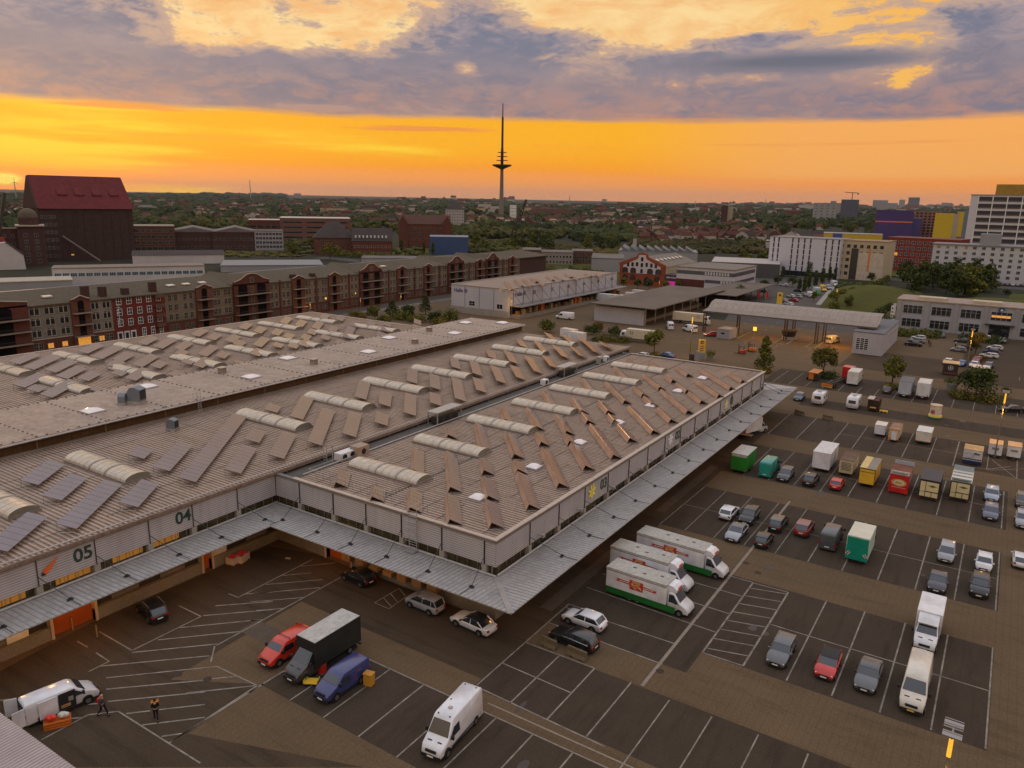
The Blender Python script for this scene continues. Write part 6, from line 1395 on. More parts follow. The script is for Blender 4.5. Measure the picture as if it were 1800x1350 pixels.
for k in range(13):
    y = h3.y0+3+k*6.4
    m.tube((h3.x1+.05, y, 8.2), (h3.x1+3.6, y+.4, 4.4), .06, 4); m.tube((h3.x1+.05, y+6.4, 8.2), (h3.x1+3.6, y+.4, 4.4), .05, 4)
m.build('canopy_stays', darksteel, h3.t)
MB().box(h3.x1+.02, h3.y0+1, 4.0, h3.x1+5, h3.y1, 4.3).build('canopy', M('canopy3_sheet', (.20, .18, .17), .6), h3.t)
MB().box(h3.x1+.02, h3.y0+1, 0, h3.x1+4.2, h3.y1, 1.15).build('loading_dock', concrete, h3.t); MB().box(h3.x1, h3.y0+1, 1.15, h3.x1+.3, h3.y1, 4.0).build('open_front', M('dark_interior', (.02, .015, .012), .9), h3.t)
add_win(h3.t, winmesh(2.4, 1.6, glass, white, 1, 1), 'window', facemat((h3.x0+9.2, h3.y0-.05, 3.0), 0)); add_win(h3.t, winmesh(2.4, 1.6, glass, white, 1, 0), 'window', facemat((h3.x0+21, h3.y0-.05, 2.9), 0))
for s, nm in (((h3.x1+.02, h3.y0+116, 7, h3.x1+.1, h3.y0+119, 8), 'red_sign'),): pass
random.seed(3)
crate_m = [wood, M('crate_pale', (.42, .33, .2), .8, var=.2), M('crate_orange', (.5, .13, .02), .7), M('crate_brown', (.2, .1, .05), .8), M('crate_green', (.05, .12, .05), .7)]
_cr = []
for k in range(5):
    t = thing('crate_stack', '', 'crate stack'); m = MB(); w, n = 1.05, 2+k % 3
    for j in range(n): m.box(-w/2, -.6, j*.6, w/2, .6, j*.6+.52, 0)
    m.build('crates', crate_m[k], t); m = MB(); m.box(-w/2-.04, -.62, 0, w/2+.04, .62, .03)
    for j in range(1, n+1): m.box(-w/2-.03, -.63, j*.6-.1, w/2+.03, .63, j*.6-.05)
    m.build('slats', wood, t); _cr.append(t)
used_ = set(); stacks = []
for k in range(34):
    i = random.randrange(5) if k > 10 else (0, 1, 0, 1, 3, 1, 2, 2, 3, 1, 0)[k]
    o = _cr[i] if i not in used_ else copy_tree(_cr[i]); used_.add(i)
    o.location = (H3X1+1.5+random.uniform(0, 1.6), H3Y0+3+k*2.4+random.uniform(-.6, .6), 1.16); o.rotation_euler = (0, 0, random.uniform(-.1, .1)); tag(o, f'produce crate stack under the third hall canopy, {ordn(k)} from its near end', 'crate stack', 'crate stacks on the dock of the third hall')
for i in range(5):
    if i not in used_: bpy.data.objects.remove(_cr[i].children[0]); bpy.data.objects.remove(_cr[i].children[0]); bpy.data.objects.remove(_cr[i])
place_solar([(3,30,805,90,860),(3,95,795,150,835),(3,155,790,210,835),(3,205,780,240,808),(3,240,790,290,830),(3,310,770,350,795),(3,360,765,410,795),(3,430,755,470,775),(3,480,770,520,790),(3,560,750,600,768),(3,630,752,665,770),(3,0,850,20,865),(3,45,842,90,862)], 9.75, .6, True, 'tent-shaped solar row on the third hall roof', 'solar rows on the third hall')
# ---- loading shed in the back yard
ls = B('loading_shed', 'open loading shed with a broad brown roof and a grey boxed end', 'shed', -117.5, 231, -99.5, 302)
m = MB(); m.box(ls.x0, ls.y0+1, 0, ls.x1, ls.y0+1.3, 5.2); m.box(ls.x0, ls.y0+1.3, 0, ls.x0+.3, ls.y1, 5.2); m.box(ls.x1-.3, ls.y0+1.3, 0, ls.x1, ls.y0+3, 5.2); m.build('wall', cladding_pl, ls.t)
m = MB(); m.box(ls.x0-1, ls.y0-1, 5.9, ls.x1+4.5, ls.y1, 6.2); m.build('roof', M('shed_roof_brown', (.135, .108, .088), .8, var=.12, scale=.1), ls.t)
m = MB()
for k in range(9): m.tube((ls.x1+.3, ls.y0+2+k*8.3, 0), (ls.x1+.3, ls.y0+2+k*8.3, 5.9), .18, 8); m.tube((ls.x0+.3, ls.y0+2+k*8.3, 5), (ls.x0+.3, ls.y0+2+k*8.3, 5.9), .15, 6)
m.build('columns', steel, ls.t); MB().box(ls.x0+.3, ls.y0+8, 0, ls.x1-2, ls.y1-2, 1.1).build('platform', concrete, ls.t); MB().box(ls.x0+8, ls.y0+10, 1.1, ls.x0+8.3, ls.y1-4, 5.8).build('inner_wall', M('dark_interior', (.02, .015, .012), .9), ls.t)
ls2 = B('loading_shed', 'smaller open shed roof behind the broad brown one', 'shed', -104, 290, -90, 345); MB().box(ls2.x0, ls2.y0, 5.2, ls2.x1+3, ls2.y1, 5.5).build('roof', M('shed_roof_brown', (.17, .14, .12)), ls2.t); m = MB()
for k in range(6): m.tube((ls2.x1-.5, ls2.y0+2+k*10, 0), (ls2.x1-.5, ls2.y0+2+k*10, 5.2), .18, 8); m.tube((ls2.x0+.5, ls2.y0+2+k*10, 0), (ls2.x0+.5, ls2.y0+2+k*10, 5.2), .18, 8)
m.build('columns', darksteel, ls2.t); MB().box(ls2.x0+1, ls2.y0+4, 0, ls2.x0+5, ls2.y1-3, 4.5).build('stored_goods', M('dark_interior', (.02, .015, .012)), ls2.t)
# ---- gate roof and gatehouse
gr = B('gate_roof', 'long curved gate roof on lattice columns over the entry lanes', 'canopy roof', -79.5, 231, -29.5, 243)
seg = 26
for nm, pr, mat in (('front_slope', [(231, 7.0), (236, 7.5), (236, 7.3), (231, 6.8)], M('gate_front', (.26, .21, .18), .7, var=.1)), ('vault_slope', [(236.2, 7.5), (239.5, 9.2), (243, 9.6), (243, 9.4), (239.5, 9.0), (236.2, 7.25)], M('gate_vault', (.30, .255, .22), .7, var=.15, scale=.3, fine=2, stripe=(0, 2.2, .05, .7)))):
    m = MB(); pts = [(y-gr.o[1], z) for y, z in pr]; A = [m.vert((gr.x0, y, z)) for y, z in pts]; Bb = [m.vert((gr.x1, y, z)) for y, z in pts]; n = len(pts)
    for i in range(n): j = (i+1) % n; m.f.append([A[i], A[j], Bb[j], Bb[i]]); m.m.append(0)
    m.f.append(A[::-1]); m.m.append(0); m.f.append(Bb); m.m.append(0); m.build(nm, mat, gr.t)
MB().box(gr.x0, gr.y0-.1, 6.7, gr.x1, gr.y0+.15, 7.1).build('edge_beam', M('gate_beam', (.12, .10, .09), .7), gr.t)
for k, x in enumerate((-79.5, -68.8, -54.5, -53.8, -45.6, -44.8, -33.2)):
    y = (gr.y0+3) if k not in (3, 5) else gr.y1-2; m = MB(); X_ = x-gr.o[0]
    for a in (-.35, .35):
        for b_ in (-.35, .35): m.box(X_+a-.08, y+b_-.08, 0, X_+a+.08, y+b_+.08, 6.9)
    for j in range(6): m.tube((X_-.35, y-.36, .5+j*1.05), (X_+.35, y-.36, 1.5+j*1.05), .05, 4); m.tube((X_+.36, y-.35, .5+j*1.05), (X_+.36, y+.35, 1.5+j*1.05), .05, 4)
    m.build('lattice_column', M('column_rust', (.07, .05, .04), .7, var=.2), gr.t)
gh = B('gatehouse', 'pale gatehouse block with a barred window at the end of the gate roof', 'building', -34.5, 226.5, -26.8, 257); gh.walls(6.0, cladding_pl); gh.flat(M('gatehouse_roof', (.15, .15, .16), .8), .1, .25)
m = MB(); m.box(gh.x0+.8, gh.y0-.06, 1.2, gh.x0+4.0, gh.y0-.01, 4.4, 0)
for i in range(4): m.box(gh.x0+.8+i*1.05, gh.y0-.1, 1.2, gh.x0+.93+i*1.05, gh.y0-.05, 4.4, 1)
for i in range(7): m.box(gh.x0+.8, gh.y0-.1, 1.2+i*.53, gh.x0+4.0, gh.y0-.05, 1.3+i*.53, 1)
m.build('barred_window', [glass, white], gh.t); gh.win('+x', 6, 1, 3.6, 1, 1.6, 1.1, a0=gh.y0+8)
for k, (x, y, w, l, lb) in enumerate(((-54.2, 234, 3.4, 13, 'kerbed island with a dark glass booth under the gate roof'), (-45.6, 233, 2.4, 12, 'narrow kerbed island right of the booth island'), (-68.5, 236, 2.6, 14, 'kerbed island under the left part of the gate roof'))):
    t = thing('traffic_island', lb, 'traffic island', (x, y, 0)); m = MB(); m.box(-w/2, -l/2, 0, w/2, l/2, .14); m.build('paving', M('island_ground', (.09, .075, .04), .9, var=.3, scale=.6, fine=4), t); m = MB()
    for a in ((-w/2-.15, -l/2, 0, -w/2, l/2, .17), (w/2, -l/2, 0, w/2+.15, l/2, .17), (-w/2-.15, -l/2-.15, 0, w/2+.15, -l/2, .17)): m.box(*a)
    m.build('kerb', concrete_lt, t)
t = thing('control_booth', 'rounded dark glass booth under the gate roof', 'booth', (-54, 236.5, .14)); m = MB(); m.lathe((0, 0, 0), [(1.9, 0), (1.9, 1.0)], 16); m.build('base', grey_w, t); m = MB(); m.lathe((0, 0, 1.0), [(1.85, 0), (2.2, 1.6)], 16); m.build('glazing', glass, t); m = MB(); m.lathe((0, 0, 2.6), [(2.4, 0), (2.4, .25), (.2, .5)], 16); m.build('roof', M('booth_roof', (.1, .07, .05), .7), t)
t = thing('site_cabin', 'grey container cabin with one window beside the red car', 'cabin', (*G(1270, 596), 0), rad(-6)); MB().box(-2, 0, .1, 2, 5.5, 2.9).build('wall', grey_w, t); MB().box(-2.1, -.1, 2.9, 2.1, 5.6, 3.05).build('roof', M('cabin_roof', (.24, .2, .17), .8), t); MB().box(-.6, -.05, 1.5, .5, 0, 2.0).build('window', glass, t)
# ---- office with lit windows
of = B('office_building', 'two storey grey panel office with a few lit upper windows', 'office', -31, 284.5, 75, 300); of.walls(9.6, M('office_panel', (.30, .32, .37), .6, var=.06, scale=.15)); of.flat(M('office_flat_roof', (.32, .24, .20), .8), .35, .3)
bw = 8.35
lit_i = {3: 'wide', 4: 'right', 5: 'left'}
for k in range(12):
    x = of.x0+.9+k*bw
    MB().box(x-.9, of.y0-.35, 0, x+.45, of.y0, 9.5).build('pier', grey_w, of.t)
    g1 = [(x+1.1, x+bw-1.6)]
    for z0, z1, up in ((5.4, 8.0, True), (1.0, 3.6, False)):
        if k == 3 and not up: MB().box(x+1.1, of.y0-.08, .1, x+bw-1.6, of.y0-.02, 3.9).build('glass_entrance', glass, of.t); MB().box(x-.2, of.y0-1.2, 4.0, x+bw-.4, of.y0, 4.2).build('entrance_canopy', darksteel, of.t); continue
        m = MB(); m.box(x+1.1, of.y0-.06, z0, x+bw-1.6, of.y0-.01, z1, 0)
        for j in range(5): xx = x+1.1+(bw-2.7)*j/4; m.box(xx-.06, of.y0-.11, z0, xx+.06, of.y0-.05, z1, 1)
        m.box(x+1.0, of.y0-.11, z0-.1, x+bw-1.5, of.y0-.01, z0, 1); m.box(x+1.1, of.y0-.1, z0+1.7, x+bw-1.6, of.y0-.05, z0+1.76, 1)
        m.build('window_band', [glass, M('frame_grey', (.3, .3, .3), .5)], of.t)
        if up and k in lit_i:
            a, b_ = {'wide': (x+1.3, x+bw-1.9), 'right': (x+4.2, x+bw-1.8), 'left': (x+1.2, x+3.6)}[lit_i[k]]
            MB().box(a, of.y0-.075, z0+(.9 if k == 3 else .2), b_, of.y0-.065, z1-.3 if k != 3 else z0+1.6).build('lit_window', M('office_lit', (.8, .4, .1), .5, emit=.45, ecol=(1, .45, .10)), of.t)
for k, x in enumerate((6, 21.5, 37, 52, 68)): m = MB(); m.box(of.x0+x, of.y0+2, 9.9, of.x0+x+8, of.y0+7, 10.8); m.build('roof_monitor', M('monitor_cream', (.42, .36, .26), .6), of.t)
m = MB(); a0 = facemat((of.x0+3.45*bw+.9, of.y0-.42, 8.75), 0); m.T = a0
for k in range(14): a, b_ = 2*math.pi*k/18, 2*math.pi*(k+1)/18; m.poly([(.95*math.cos(a), 0, .95*math.sin(a)), (.95*math.cos(b_), 0, .95*math.sin(b_)), (.45*math.cos(b_)+.1, 0, .45*math.sin(b_)), (.45*math.cos(a)+.1, 0, .45*math.sin(a))], 0)
m.poly([(.3*math.cos(a), -.02, .3*math.sin(a)) for a in [2*math.pi*k/10 for k in range(10)]], 1); m.build('round_emblem', [M('emblem_blue', (.02, .07, .16), .5), white], of.t)
# ---- gabled brick hall
bh = B('brick_hall', 'red and white gabled brick market hall with arched windows', 'building', -162, 345, -138.5, 388)
bh.walls(9.6, M('brick_orange', (.24, .062, .03), .9, var=.15, scale=.3, fine=2))
MB().box(bh.x1, bh.y0+1, 4.2, bh.x1+.15, bh.y1, 10.2).build('side_plaster', cream_w, bh.t)
m = MB(); m.prism([(bh.x0-.4, 9.5), (0, 13.9), (bh.x1+.4, 9.5)], bh.y0+.6, bh.y1); m.build('roof', M('hall_roof_grey', (.19, .165, .14), .8, var=.1, fine=1), bh.t)
gp_ = [(bh.x0-.3, 9.3), (bh.x0-.3, 10.4), (-3, 13.9), (-2.4, 15.2), (0, 16), (2.4, 15.2), (3, 13.9), (bh.x1+.3, 10.4), (bh.x1+.3, 9.3)]
m = MB(); m.prism(gp_, bh.y0-.25, bh.y0+.6); m.build('gable', M('brick_orange', (.24, .062, .03)), bh.t)
m = MB(); m.prism([(bh.x0+2, 5.8), (bh.x0+2, 9.3), (-2.2, 12.8), (-1.6, 14.7), (1.6, 14.7), (2.2, 12.8), (bh.x1-2, 9.3), (bh.x1-2, 5.8)], bh.y0-.33, bh.y0-.24); m.build('white_field', pale_w, bh.t)
aw = winmesh(2.6, 1.6, glass, brick, 2, 1, False, True, .2)
for x in (-8.6, -4.4, 4.4, 8.6): add_win(bh.t, aw, 'arched_window', facemat((x, bh.y0-.35, 6.1), 0))
for x, z in ((-7.2, 8.9), (-4.9, 9.1), (-2.5, 9.3), (0, 9), (2.5, 9.3), (4.9, 9.1), (7.2, 8.9), (0, 11.8), (0, 6.1)): add_win(bh.t, winmesh(1.1, 1.8, glass, brick, 0, 1), 'window', facemat((x, bh.y0-.35, z), 0))
for x in (-8.6, -4.6, 8): add_win(bh.t, aw, 'arched_window', facemat((x, bh.y0-.05, 2.6), 0))
m = MB(); m.poly([(2.8+1.5*math.cos(a), bh.y0-.3, 2.6+1.8*math.sin(a)) for a in [math.pi*k/8 for k in range(9)]]+[(1.3, bh.y0-.3, .1), (4.3, bh.y0-.3, .1)]); m.build('arched_door', glass, bh.t)
bh.win('+x', 16, 1, 6.0, 1, 1.6, 2.4, fr=brick, arch=True)
for k in range(7): m = MB(); m.T = Matrix.Translation((5.6, bh.y0+5+k*5, 12.4)) @ Matrix.Rotation(rad(22.5), 4, 'Y'); m.cbox(0, 0, 0, 1.8, 2.2, .2); m.build('roof_window', M('skylight_pale', (.6, .55, .45)), bh.t)
t = thing('club_entrance', 'dark cube entrance with glowing pink sign beside the brick hall', 'building', (-134.5, 345, 0)); MB().box(-4, 0, 0, 4, 8, 6.2).build('wall', M('club_dark', (.06, .02, .05), .6), t); MB().box(-2.5, -.06, .2, 2.8, -.02, 3.2).build('pink_light', M('pink_light', (.6, .02, .3), .5, emit=.35, ecol=(.8, .02, .35)), t); text_on(t, 'sign_text', 'PIER-FORUM', 1.0, white, (-.2, -.08, 4.9), 0, .02)
mw = B('showroom', 'white and dark banded two storey building beside the brick hall', 'building', -131, 341, -104, 375); mw.walls(10.6, M('showroom_white', (.44, .43, .47), .6, var=.05)); mw.flat(M('showroom_roof', (.19, .16, .14), .8, var=.15, fine=1), .4, .3)
MB().box(mw.x0-.05, mw.y0-.06, 0, mw.x0+13.5, mw.y0, 5.3).build('brick_base', M('maroon_brick', (.09, .03, .028), .85), mw.t)
for z0, z1, a in ((7.6, 9.3, 0), (4.2, 5.6, 13.7)):
    m = MB(); m.box(mw.x0+a, mw.y0-.08, z0, mw.x1, mw.y0-.02, z1); m.box(mw.x1+.02, mw.y0, z0, mw.x1+.08, mw.y1-2, z1); m.build('dark_band', M('band_slate', (.07, .075, .09), .4), mw.t)
m = MB()
for k in range(9): m.box(mw.x0+13.5+k*1.3, mw.y0-.1, 7.8, mw.x0+14.3+k*1.3, mw.y0-.07, 9.1)
for k in range(4): m.box(mw.x0+21+k*1.3, mw.y0-.1, 4.3, mw.x0+21.9+k*1.3, mw.y0-.07, 5.5)
m.build('bright_panes', M('pane_pale', (.45, .47, .47), .3), mw.t)
pbox('flat_hall', 'long dark glazed hall with a pale fascia behind the banded building', 'building', 1255, 1362, 487, 463, 40, M('dark_glazed', (.06, .065, .075), .4), M('fascia_pale', (.36, .33, .32), .6)); 
# ---- blocks on the right
ht = pbox('hotel', 'tall white block with rows of narrow vertical windows', 'building', 1355, 1461, 486, 419, 22, M('hotel_white', (.50, .50, .56), .6, var=.04), M('hotel_roof', (.25, .22, .22), .7), yaw=-6, side=3)
for k, cx_ in enumerate((.06, .13, .33, .415, .50, .585, .80, .885, .97)):
    for j in range(6): add_win(ht.t, winmesh(.7, 2.6, glass, darksteel, 0, 0, ft=.04), 'window', facemat((ht.x0+ht.w*cx_, ht.y0-.01, 3.2+j*3.1), 0))
MB().box(ht.x0+ht.w*.25, -.1, .2, ht.x0+ht.w*.95, -.02, 3).build('glass_lobby', glass, ht.t)
cb = pbox('office_block', 'cream office block with square windows and an orange strip sign', 'building', 1463, 1541, 492, 424, 22, cream_w, M('tan_roof', (.3, .2, .13), .8), yaw=-4, cols=8, rows=5, ww=1.8, wh=1.8, fr=cream_w); MB().box(cb.x0+cb.w*.7, -.2, 5, cb.x0+cb.w*.73, -.05, 17).build('orange_sign', orange, cb.t); MB().box(cb.x0+cb.w*.52, -.12, .2, cb.x0+cb.w*.98, -.03, 15).build('pale_panel', M('panel_pale_tan', (.48, .42, .34), .7), cb.t); MB().box(cb.x0+cb.w*.38, -.12, .2, cb.x0+cb.w*.51, -.03, 17).build('recess', darksteel, cb.t)
rb = pbox('brick_block', 'dark red block with white frames and one lit window pair', 'building', 1566, 1662, 478, 420, 24, M('block_red', (.20, .035, .025), .85, var=.1), M('block_roof_red', (.2, .08, .06), .8), yaw=-10, cols=12, rows=5, ww=1.9, wh=1.9, fr=white, bars=1); MB().box(rb.x0+rb.w*.08, -.12, 9.4, rb.x0+rb.w*.17, -.06, 11.3).build('lit_window', litwin, rb.t)
gl_ = B('office_block', 'long pale grey block with small paired windows before the tower', 'building', -40, 497, 75, 515); gl_.walls(19.5, M('block_grey_white', (.46, .47, .50), .7, var=.05)); gl_.flat(M('block_roof_grey', (.22, .22, .23), .7), .6, .5); gl_.win('-y', 26, 6, 2.2, 3.05, 1.7, 1.6, fr=white, bars=2); MB().box(gl_.x0+22, gl_.y0+3, 19.5, gl_.x0+32, gl_.y0+12, 26).build('roof_house', grey_w, gl_.t)
tw = B('tower_block', 'white high-rise with dark window bands and a mustard top storey', 'building', -30, 590, 70, 612); H_ = zat(-30, 590, 343); tw.walls(H_, M('tower_frame', (.52, .52, .56), .6, var=.04)); tw.flat(M('tower_roof', (.2, .2, .2), .7), .3, .5)
n_ = 10; dz_ = (H_-4)/n_
for j in range(n_):
    m = MB(); z = 4+j*dz_; m.box(tw.x0+4, tw.y0-.1, z+.5, tw.x1-1, tw.y0-.02, z+dz_-.9, 0)
    for k in range(12): m.box(tw.x0+4+k*8, tw.y0-.25, z, tw.x0+4.6+k*8, tw.y0-.1, z+dz_, 1)
    m.box(tw.x0+4, tw.y0-.18, z+.55, tw.x1-1, tw.y0-.1, z+1.3, 2); m.build('window_band', [M('tower_glass', (.02, .022, .035), .45), white, M('band_brown', (.12, .09, .1), .6)], tw.t)
MB().box(tw.x0+13, tw.y0+2, H_+.5, tw.x1, tw.y1, zat(-17, 592, 324)).build('mustard_storey', M('mustard', (.32, .19, .02), .6), tw.t)
m = MB(); cx_, cz_ = tw.x0+36, H_+5.5
for k in range(20): a, b_ = 2*math.pi*k/20, 2*math.pi*(k+1)/20; m.poly([(cx_+2.4*math.cos(a), tw.y0+1.95, cz_+2.4*math.sin(a)), (cx_+2.4*math.cos(b_), tw.y0+1.95, cz_+2.4*math.sin(b_)), (cx_+1.7*math.cos(b_), tw.y0+1.95, cz_+1.7*math.sin(b_)), (cx_+1.7*math.cos(a), tw.y0+1.95, cz_+1.7*math.sin(a))])
m.box(cx_-.7, tw.y0+1.9, cz_-.9, cx_+.7, tw.y0+1.96, cz_+.9); m.build('ring_emblem', darksteel, tw.t)
b = pbox('cold_store', 'windowless violet block with an orange stripe', 'building', 1541, 1592, 425, 370, 40, M('violet_wall', (.045, .025, .14), .6, var=.08), M('violet_roof', (.06, .05, .1), .7)); MB().box(b.x0, -.1, b.h*.62, b.x1, -.02, b.h*.66).build('orange_stripe', orange, b.t)
b = pbox('cold_store', 'lower lilac blue part right of the violet block', 'building', 1593, 1612, 425, 384, 30, M('lilac_wall', (.08, .07, .24), .6), greyroof); pbox('lattice_building', 'rose building with pale open bays between the violet and yellow blocks', 'building', 1607, 1642, 424, 372, 20, M('rose_wall', (.28, .10, .09), .7), greyroof, cols=6, rows=9, ww=3, wh=2.4, fr=pale_w)
b = pbox('silo_block', 'bright yellow block with a faint arrow mark', 'building', 1641, 1665, 428, 376, 24, M('bright_yellow', (.55, .38, .01), .6, var=.06), yellow); pbox('silo_block', 'narrow cream strip between two yellow blocks', 'building', 1666, 1678, 420, 376, 20, cream_w, greyroof); pbox('silo_block', 'narrow yellow tower right of the cream strip', 'building', 1679, 1689, 416, 373, 20, M('bright_yellow', (.55, .38, .01)), yellow); pbox('grey_block', 'blue grey block behind the narrow yellow tower', 'building', 1690, 1702, 424, 370, 30, M('blue_grey_wall', (.16, .19, .24), .7), greyroof)
b = pbox('long_store', 'long low store with a yellow fascia and a blue panel', 'building', 1440, 1538, 425, 411, 30, M('store_yellow', (.5, .35, .02), .6), M('store_roof', (.35, .33, .32), .7)); MB().box(b.x0+b.w*.28, -.15, b.h*.2, b.x0+b.w*.42, -.02, b.h*1.05).build('blue_panel', M('panel_blue', (.03, .07, .3), .5), b.t)
for u0, u1, vb, vt, lb, wc in ((1430, 1464, 392, 357, 'grey white apartment slab with masts on the horizon', grey_w), (1478, 1503, 388, 351, 'dark slab under the tower crane on the horizon', M('slate_blue', (.09, .10, .14), .7)), (1535, 1556, 372, 352, 'pale wide slab right of the tower crane', grey_w), (1557, 1574, 372, 357, 'lower slab beside the pale wide one', grey_w), (1580, 1588, 368, 351, 'slim tower with antenna on the horizon', grey_w), (1597, 1612, 368, 347, 'glass tower group on the horizon left of the high-rise', M('slate_blue', (.09, .10, .14))),
        (1267, 1277, 390, 361, 'dark brick church tower among the trees', brick_dk), (1278, 1286, 390, 363, 'pale twin church tower beside the dark one', cream_w), (1284, 1298, 408, 398, 'white block in the trees right of the church towers', pale_w), (1058, 1066, 360, 350, 'distant block standing on the horizon near the middle', grey_w), (925, 936, 360, 352, 'distant low block just right of the television tower', grey_w), (518, 529, 350, 340, 'distant slab on the horizon left of the middle', grey_w), (1460, 1475, 380, 357, 'short pale slab beside the antenna slab', grey_w), (1210, 1245, 372, 366, 'long pale works hall on the plain', pale_w), (1365, 1402, 372, 366, 'pale long hall before the right horizon', pale_w)):
    pbox('distant_block', lb, 'building', u0, u1, vb, vt, 18, wc, greyroof, cols=4 if u1-u0 > 12 else 0, rows=6 if vb-vt > 20 else 2, ww=3, wh=1.6)
# ---- television tower
x, y = G(881, 381); t = thing('television_tower', 'tall concrete television tower with a round platform and mast', 'tower', (x, y, 0)); Z = lambda v: zat(x, y, v); s_ = math.hypot(x, y)/1340*1.03
tc_ = M('tower_concrete', (.20, .17, .16), .8, var=.15, scale=.02); td_ = M('tower_dark', (.035, .028, .035), .7)
m = MB(); m.lathe((0, 0, 0), [(4.3*s_, 0), (3.1*s_, Z(330)), (2.6*s_, Z(298))], 16); m.build('shaft', tc_, t, smooth=40)
m = MB(); m.lathe((0, 0, Z(298)), [(2.6*s_, 0), (3.5*s_, 1), (12*s_, Z(293)-Z(298)), (15.5*s_, Z(291.6)-Z(298)), (15.5*s_, Z(289.4)-Z(298)), (2.5*s_, Z(289)-Z(298))], 24); m.build('platform', td_, t)
m = MB()
for v, r in ((282.5, 9.5), (275.5, 8.4), (268.5, 7.2)): m.lathe((0, 0, Z(v)), [(r*s_, 0), (r*s_, 1.0)], 20)
m.build('ring_platforms', td_, t)
m = MB(); m.lathe((0, 0, Z(290)), [(2.4*s_, 0), (2.2*s_, Z(262)-Z(290)), (1.9*s_, Z(262)-Z(290)), (1.6*s_, Z(206)-Z(290)), (.9*s_, Z(206)-Z(290)), (.7*s_, Z(182)-Z(290))], 10); m.build('mast', td_, t)
# masts and turbine on the horizon
for u, v, vt, lb in ((441, 352, 316, 'slim pale chimney mast on the left horizon'), (29, 350, 320, 'distant wind turbine at the left beside the grain warehouse'), (1345, 366, 350, 'distant mast on the right horizon'), (1222, 366, 353, 'distant thin chimney on the horizon'), (1001, 360, 344, 'very thin distant mast on the horizon')):
    t = pthing('mast', lb, 'mast', u, v); h = zat(t.location.x, t.location.y, vt); D = t.location.length; MB().tube((0, 0, 0), (0, 0, h), D/1340*.8, 8, D/1340*.5).build('shaft', grey_w, t)
    if 'turbine' in lb:
        m = MB()
        for k in range(3): a = 1.57+k*2.09; m.tube((0, -2, h), (D/1340*7*math.cos(a), -2, h+D/1340*7*math.sin(a)), D/1340*.35, 5, D/1340*.15)
        m.build('rotor', grey_w, t)
def lattice(name, label, cat, u0, v0, u1, v1, w0, w1, mat, n=14, group=None):
    """leaning lattice boom from ground pixel (u0, v0) to the tip pixel (u1, v1) at the same distance"""
    x, y = G(u0, v0); t = thing(name, label, cat, (x, y, 0), math.atan2(y, x)-rad(90)); D = math.hypot(x, y); tx = (u1-u0)/1340*D; tz = zat(x, y, v1)
    m = MB(); A = Vector((0, 0, 0)); Bv = Vector((tx, 0, tz)); ax = (Bv-A).normalized(); side = Vector((ax.z, 0, -ax.x)); dep_ = Vector((0, 1, 0)); r = D/1340*.8
    def corner(i, sx, sy): w = w0+(w1-w0)*i/n; return A+(Bv-A)*i/n+side*sx*w+dep_*sy*w
    for sx in (-1, 1):
        for sy in (-1, 1):
            for i in range(n): m.tube(corner(i, sx, sy), corner(i+1, sx, sy), r, 4, cap=False); m.tube(corner(i, sx, sy), corner(i+1, -sx, sy), r*.6, 4, cap=False)
    m.build('boom', mat, t); return t, D, Bv
lattice('lattice_crane', 'leaning lattice crane boom right of the television tower', 'crane', 893, 437, 923, 350, 1.9, .5, M('crane_steel', (.045, .035, .03), .7)); 
t = pthing('harbour_crane', 'dark harbour crane jib cut by the left edge above a red base', 'crane', 8, 470); s2 = math.hypot(t.location.x, t.location.y)/1340
m = MB(); r = s2*1.1
for k in range(8):
    a = Vector(((-8+k*2.1)*s2, 0, 0)); 
for k in range(7): m.tube(((-2+k*2)*s2, -3, zat(t.location.x, t.location.y, 415-k*11)), ((0+k*2)*s2, -3, zat(t.location.x, t.location.y, 404-k*11)), r*2.2, 5); m.tube(((-8+k*2.3)*s2, 0, zat(t.location.x, t.location.y, 412-k*11)), ((-1+k*2)*s2, 0, zat(t.location.x, t.location.y, 404-k*11)), r*.8, 4)
m.build('jib', darksteel, t); MB().box(-12*s2, 0, 0, 5*s2, 6, zat(t.location.x, t.location.y, 418)).build('machine_house', M('crane_red', (.25, .03, .02), .6, var=.2), t); m = MB(); m.tube((12*s2, 0, zat(t.location.x, t.location.y, 440)), (12*s2, 0, zat(t.location.x, t.location.y, 342)), r*.2, 4); m.lathe((12*s2, 0, zat(t.location.x, t.location.y, 446)), [(.1, 0), (1.4, 1), (1.4, 2), (.3, 3)], 8); m.build('grab', darksteel, t)
t = pthing('tower_crane', 'thin tower crane over the dark slab on the right horizon', 'crane', 1494, 380); D = t.location.length; q = D/1340; z1 = zat(t.location.x, t.location.y, 338); m = MB(); m.tube((0, 0, 0), (0, 0, z1), q*.6, 4); m.tube((-11*q, 0, z1), (8*q, 0, z1-q), q*.5, 4); m.tube((8*q, 0, z1-q), (8*q, 0, z1-3.5*q), q*.9, 4); m.build('mast', darksteel, t)
t = pthing('factory_chimney', 'pale round factory chimney behind the gabled brick hall', 'chimney', 1114, 462); h = zat(t.location.x, t.location.y, 419); MB().lathe((0, 0, 0), [(1.4, 0), (1.15, h)], 14).build('shaft', M('chimney_pale', (.36, .35, .34), .8), t, smooth=40); MB().lathe((0, 0, h), [(1.3, 0), (1.3, .8)], 14).build('rim', darksteel, t)

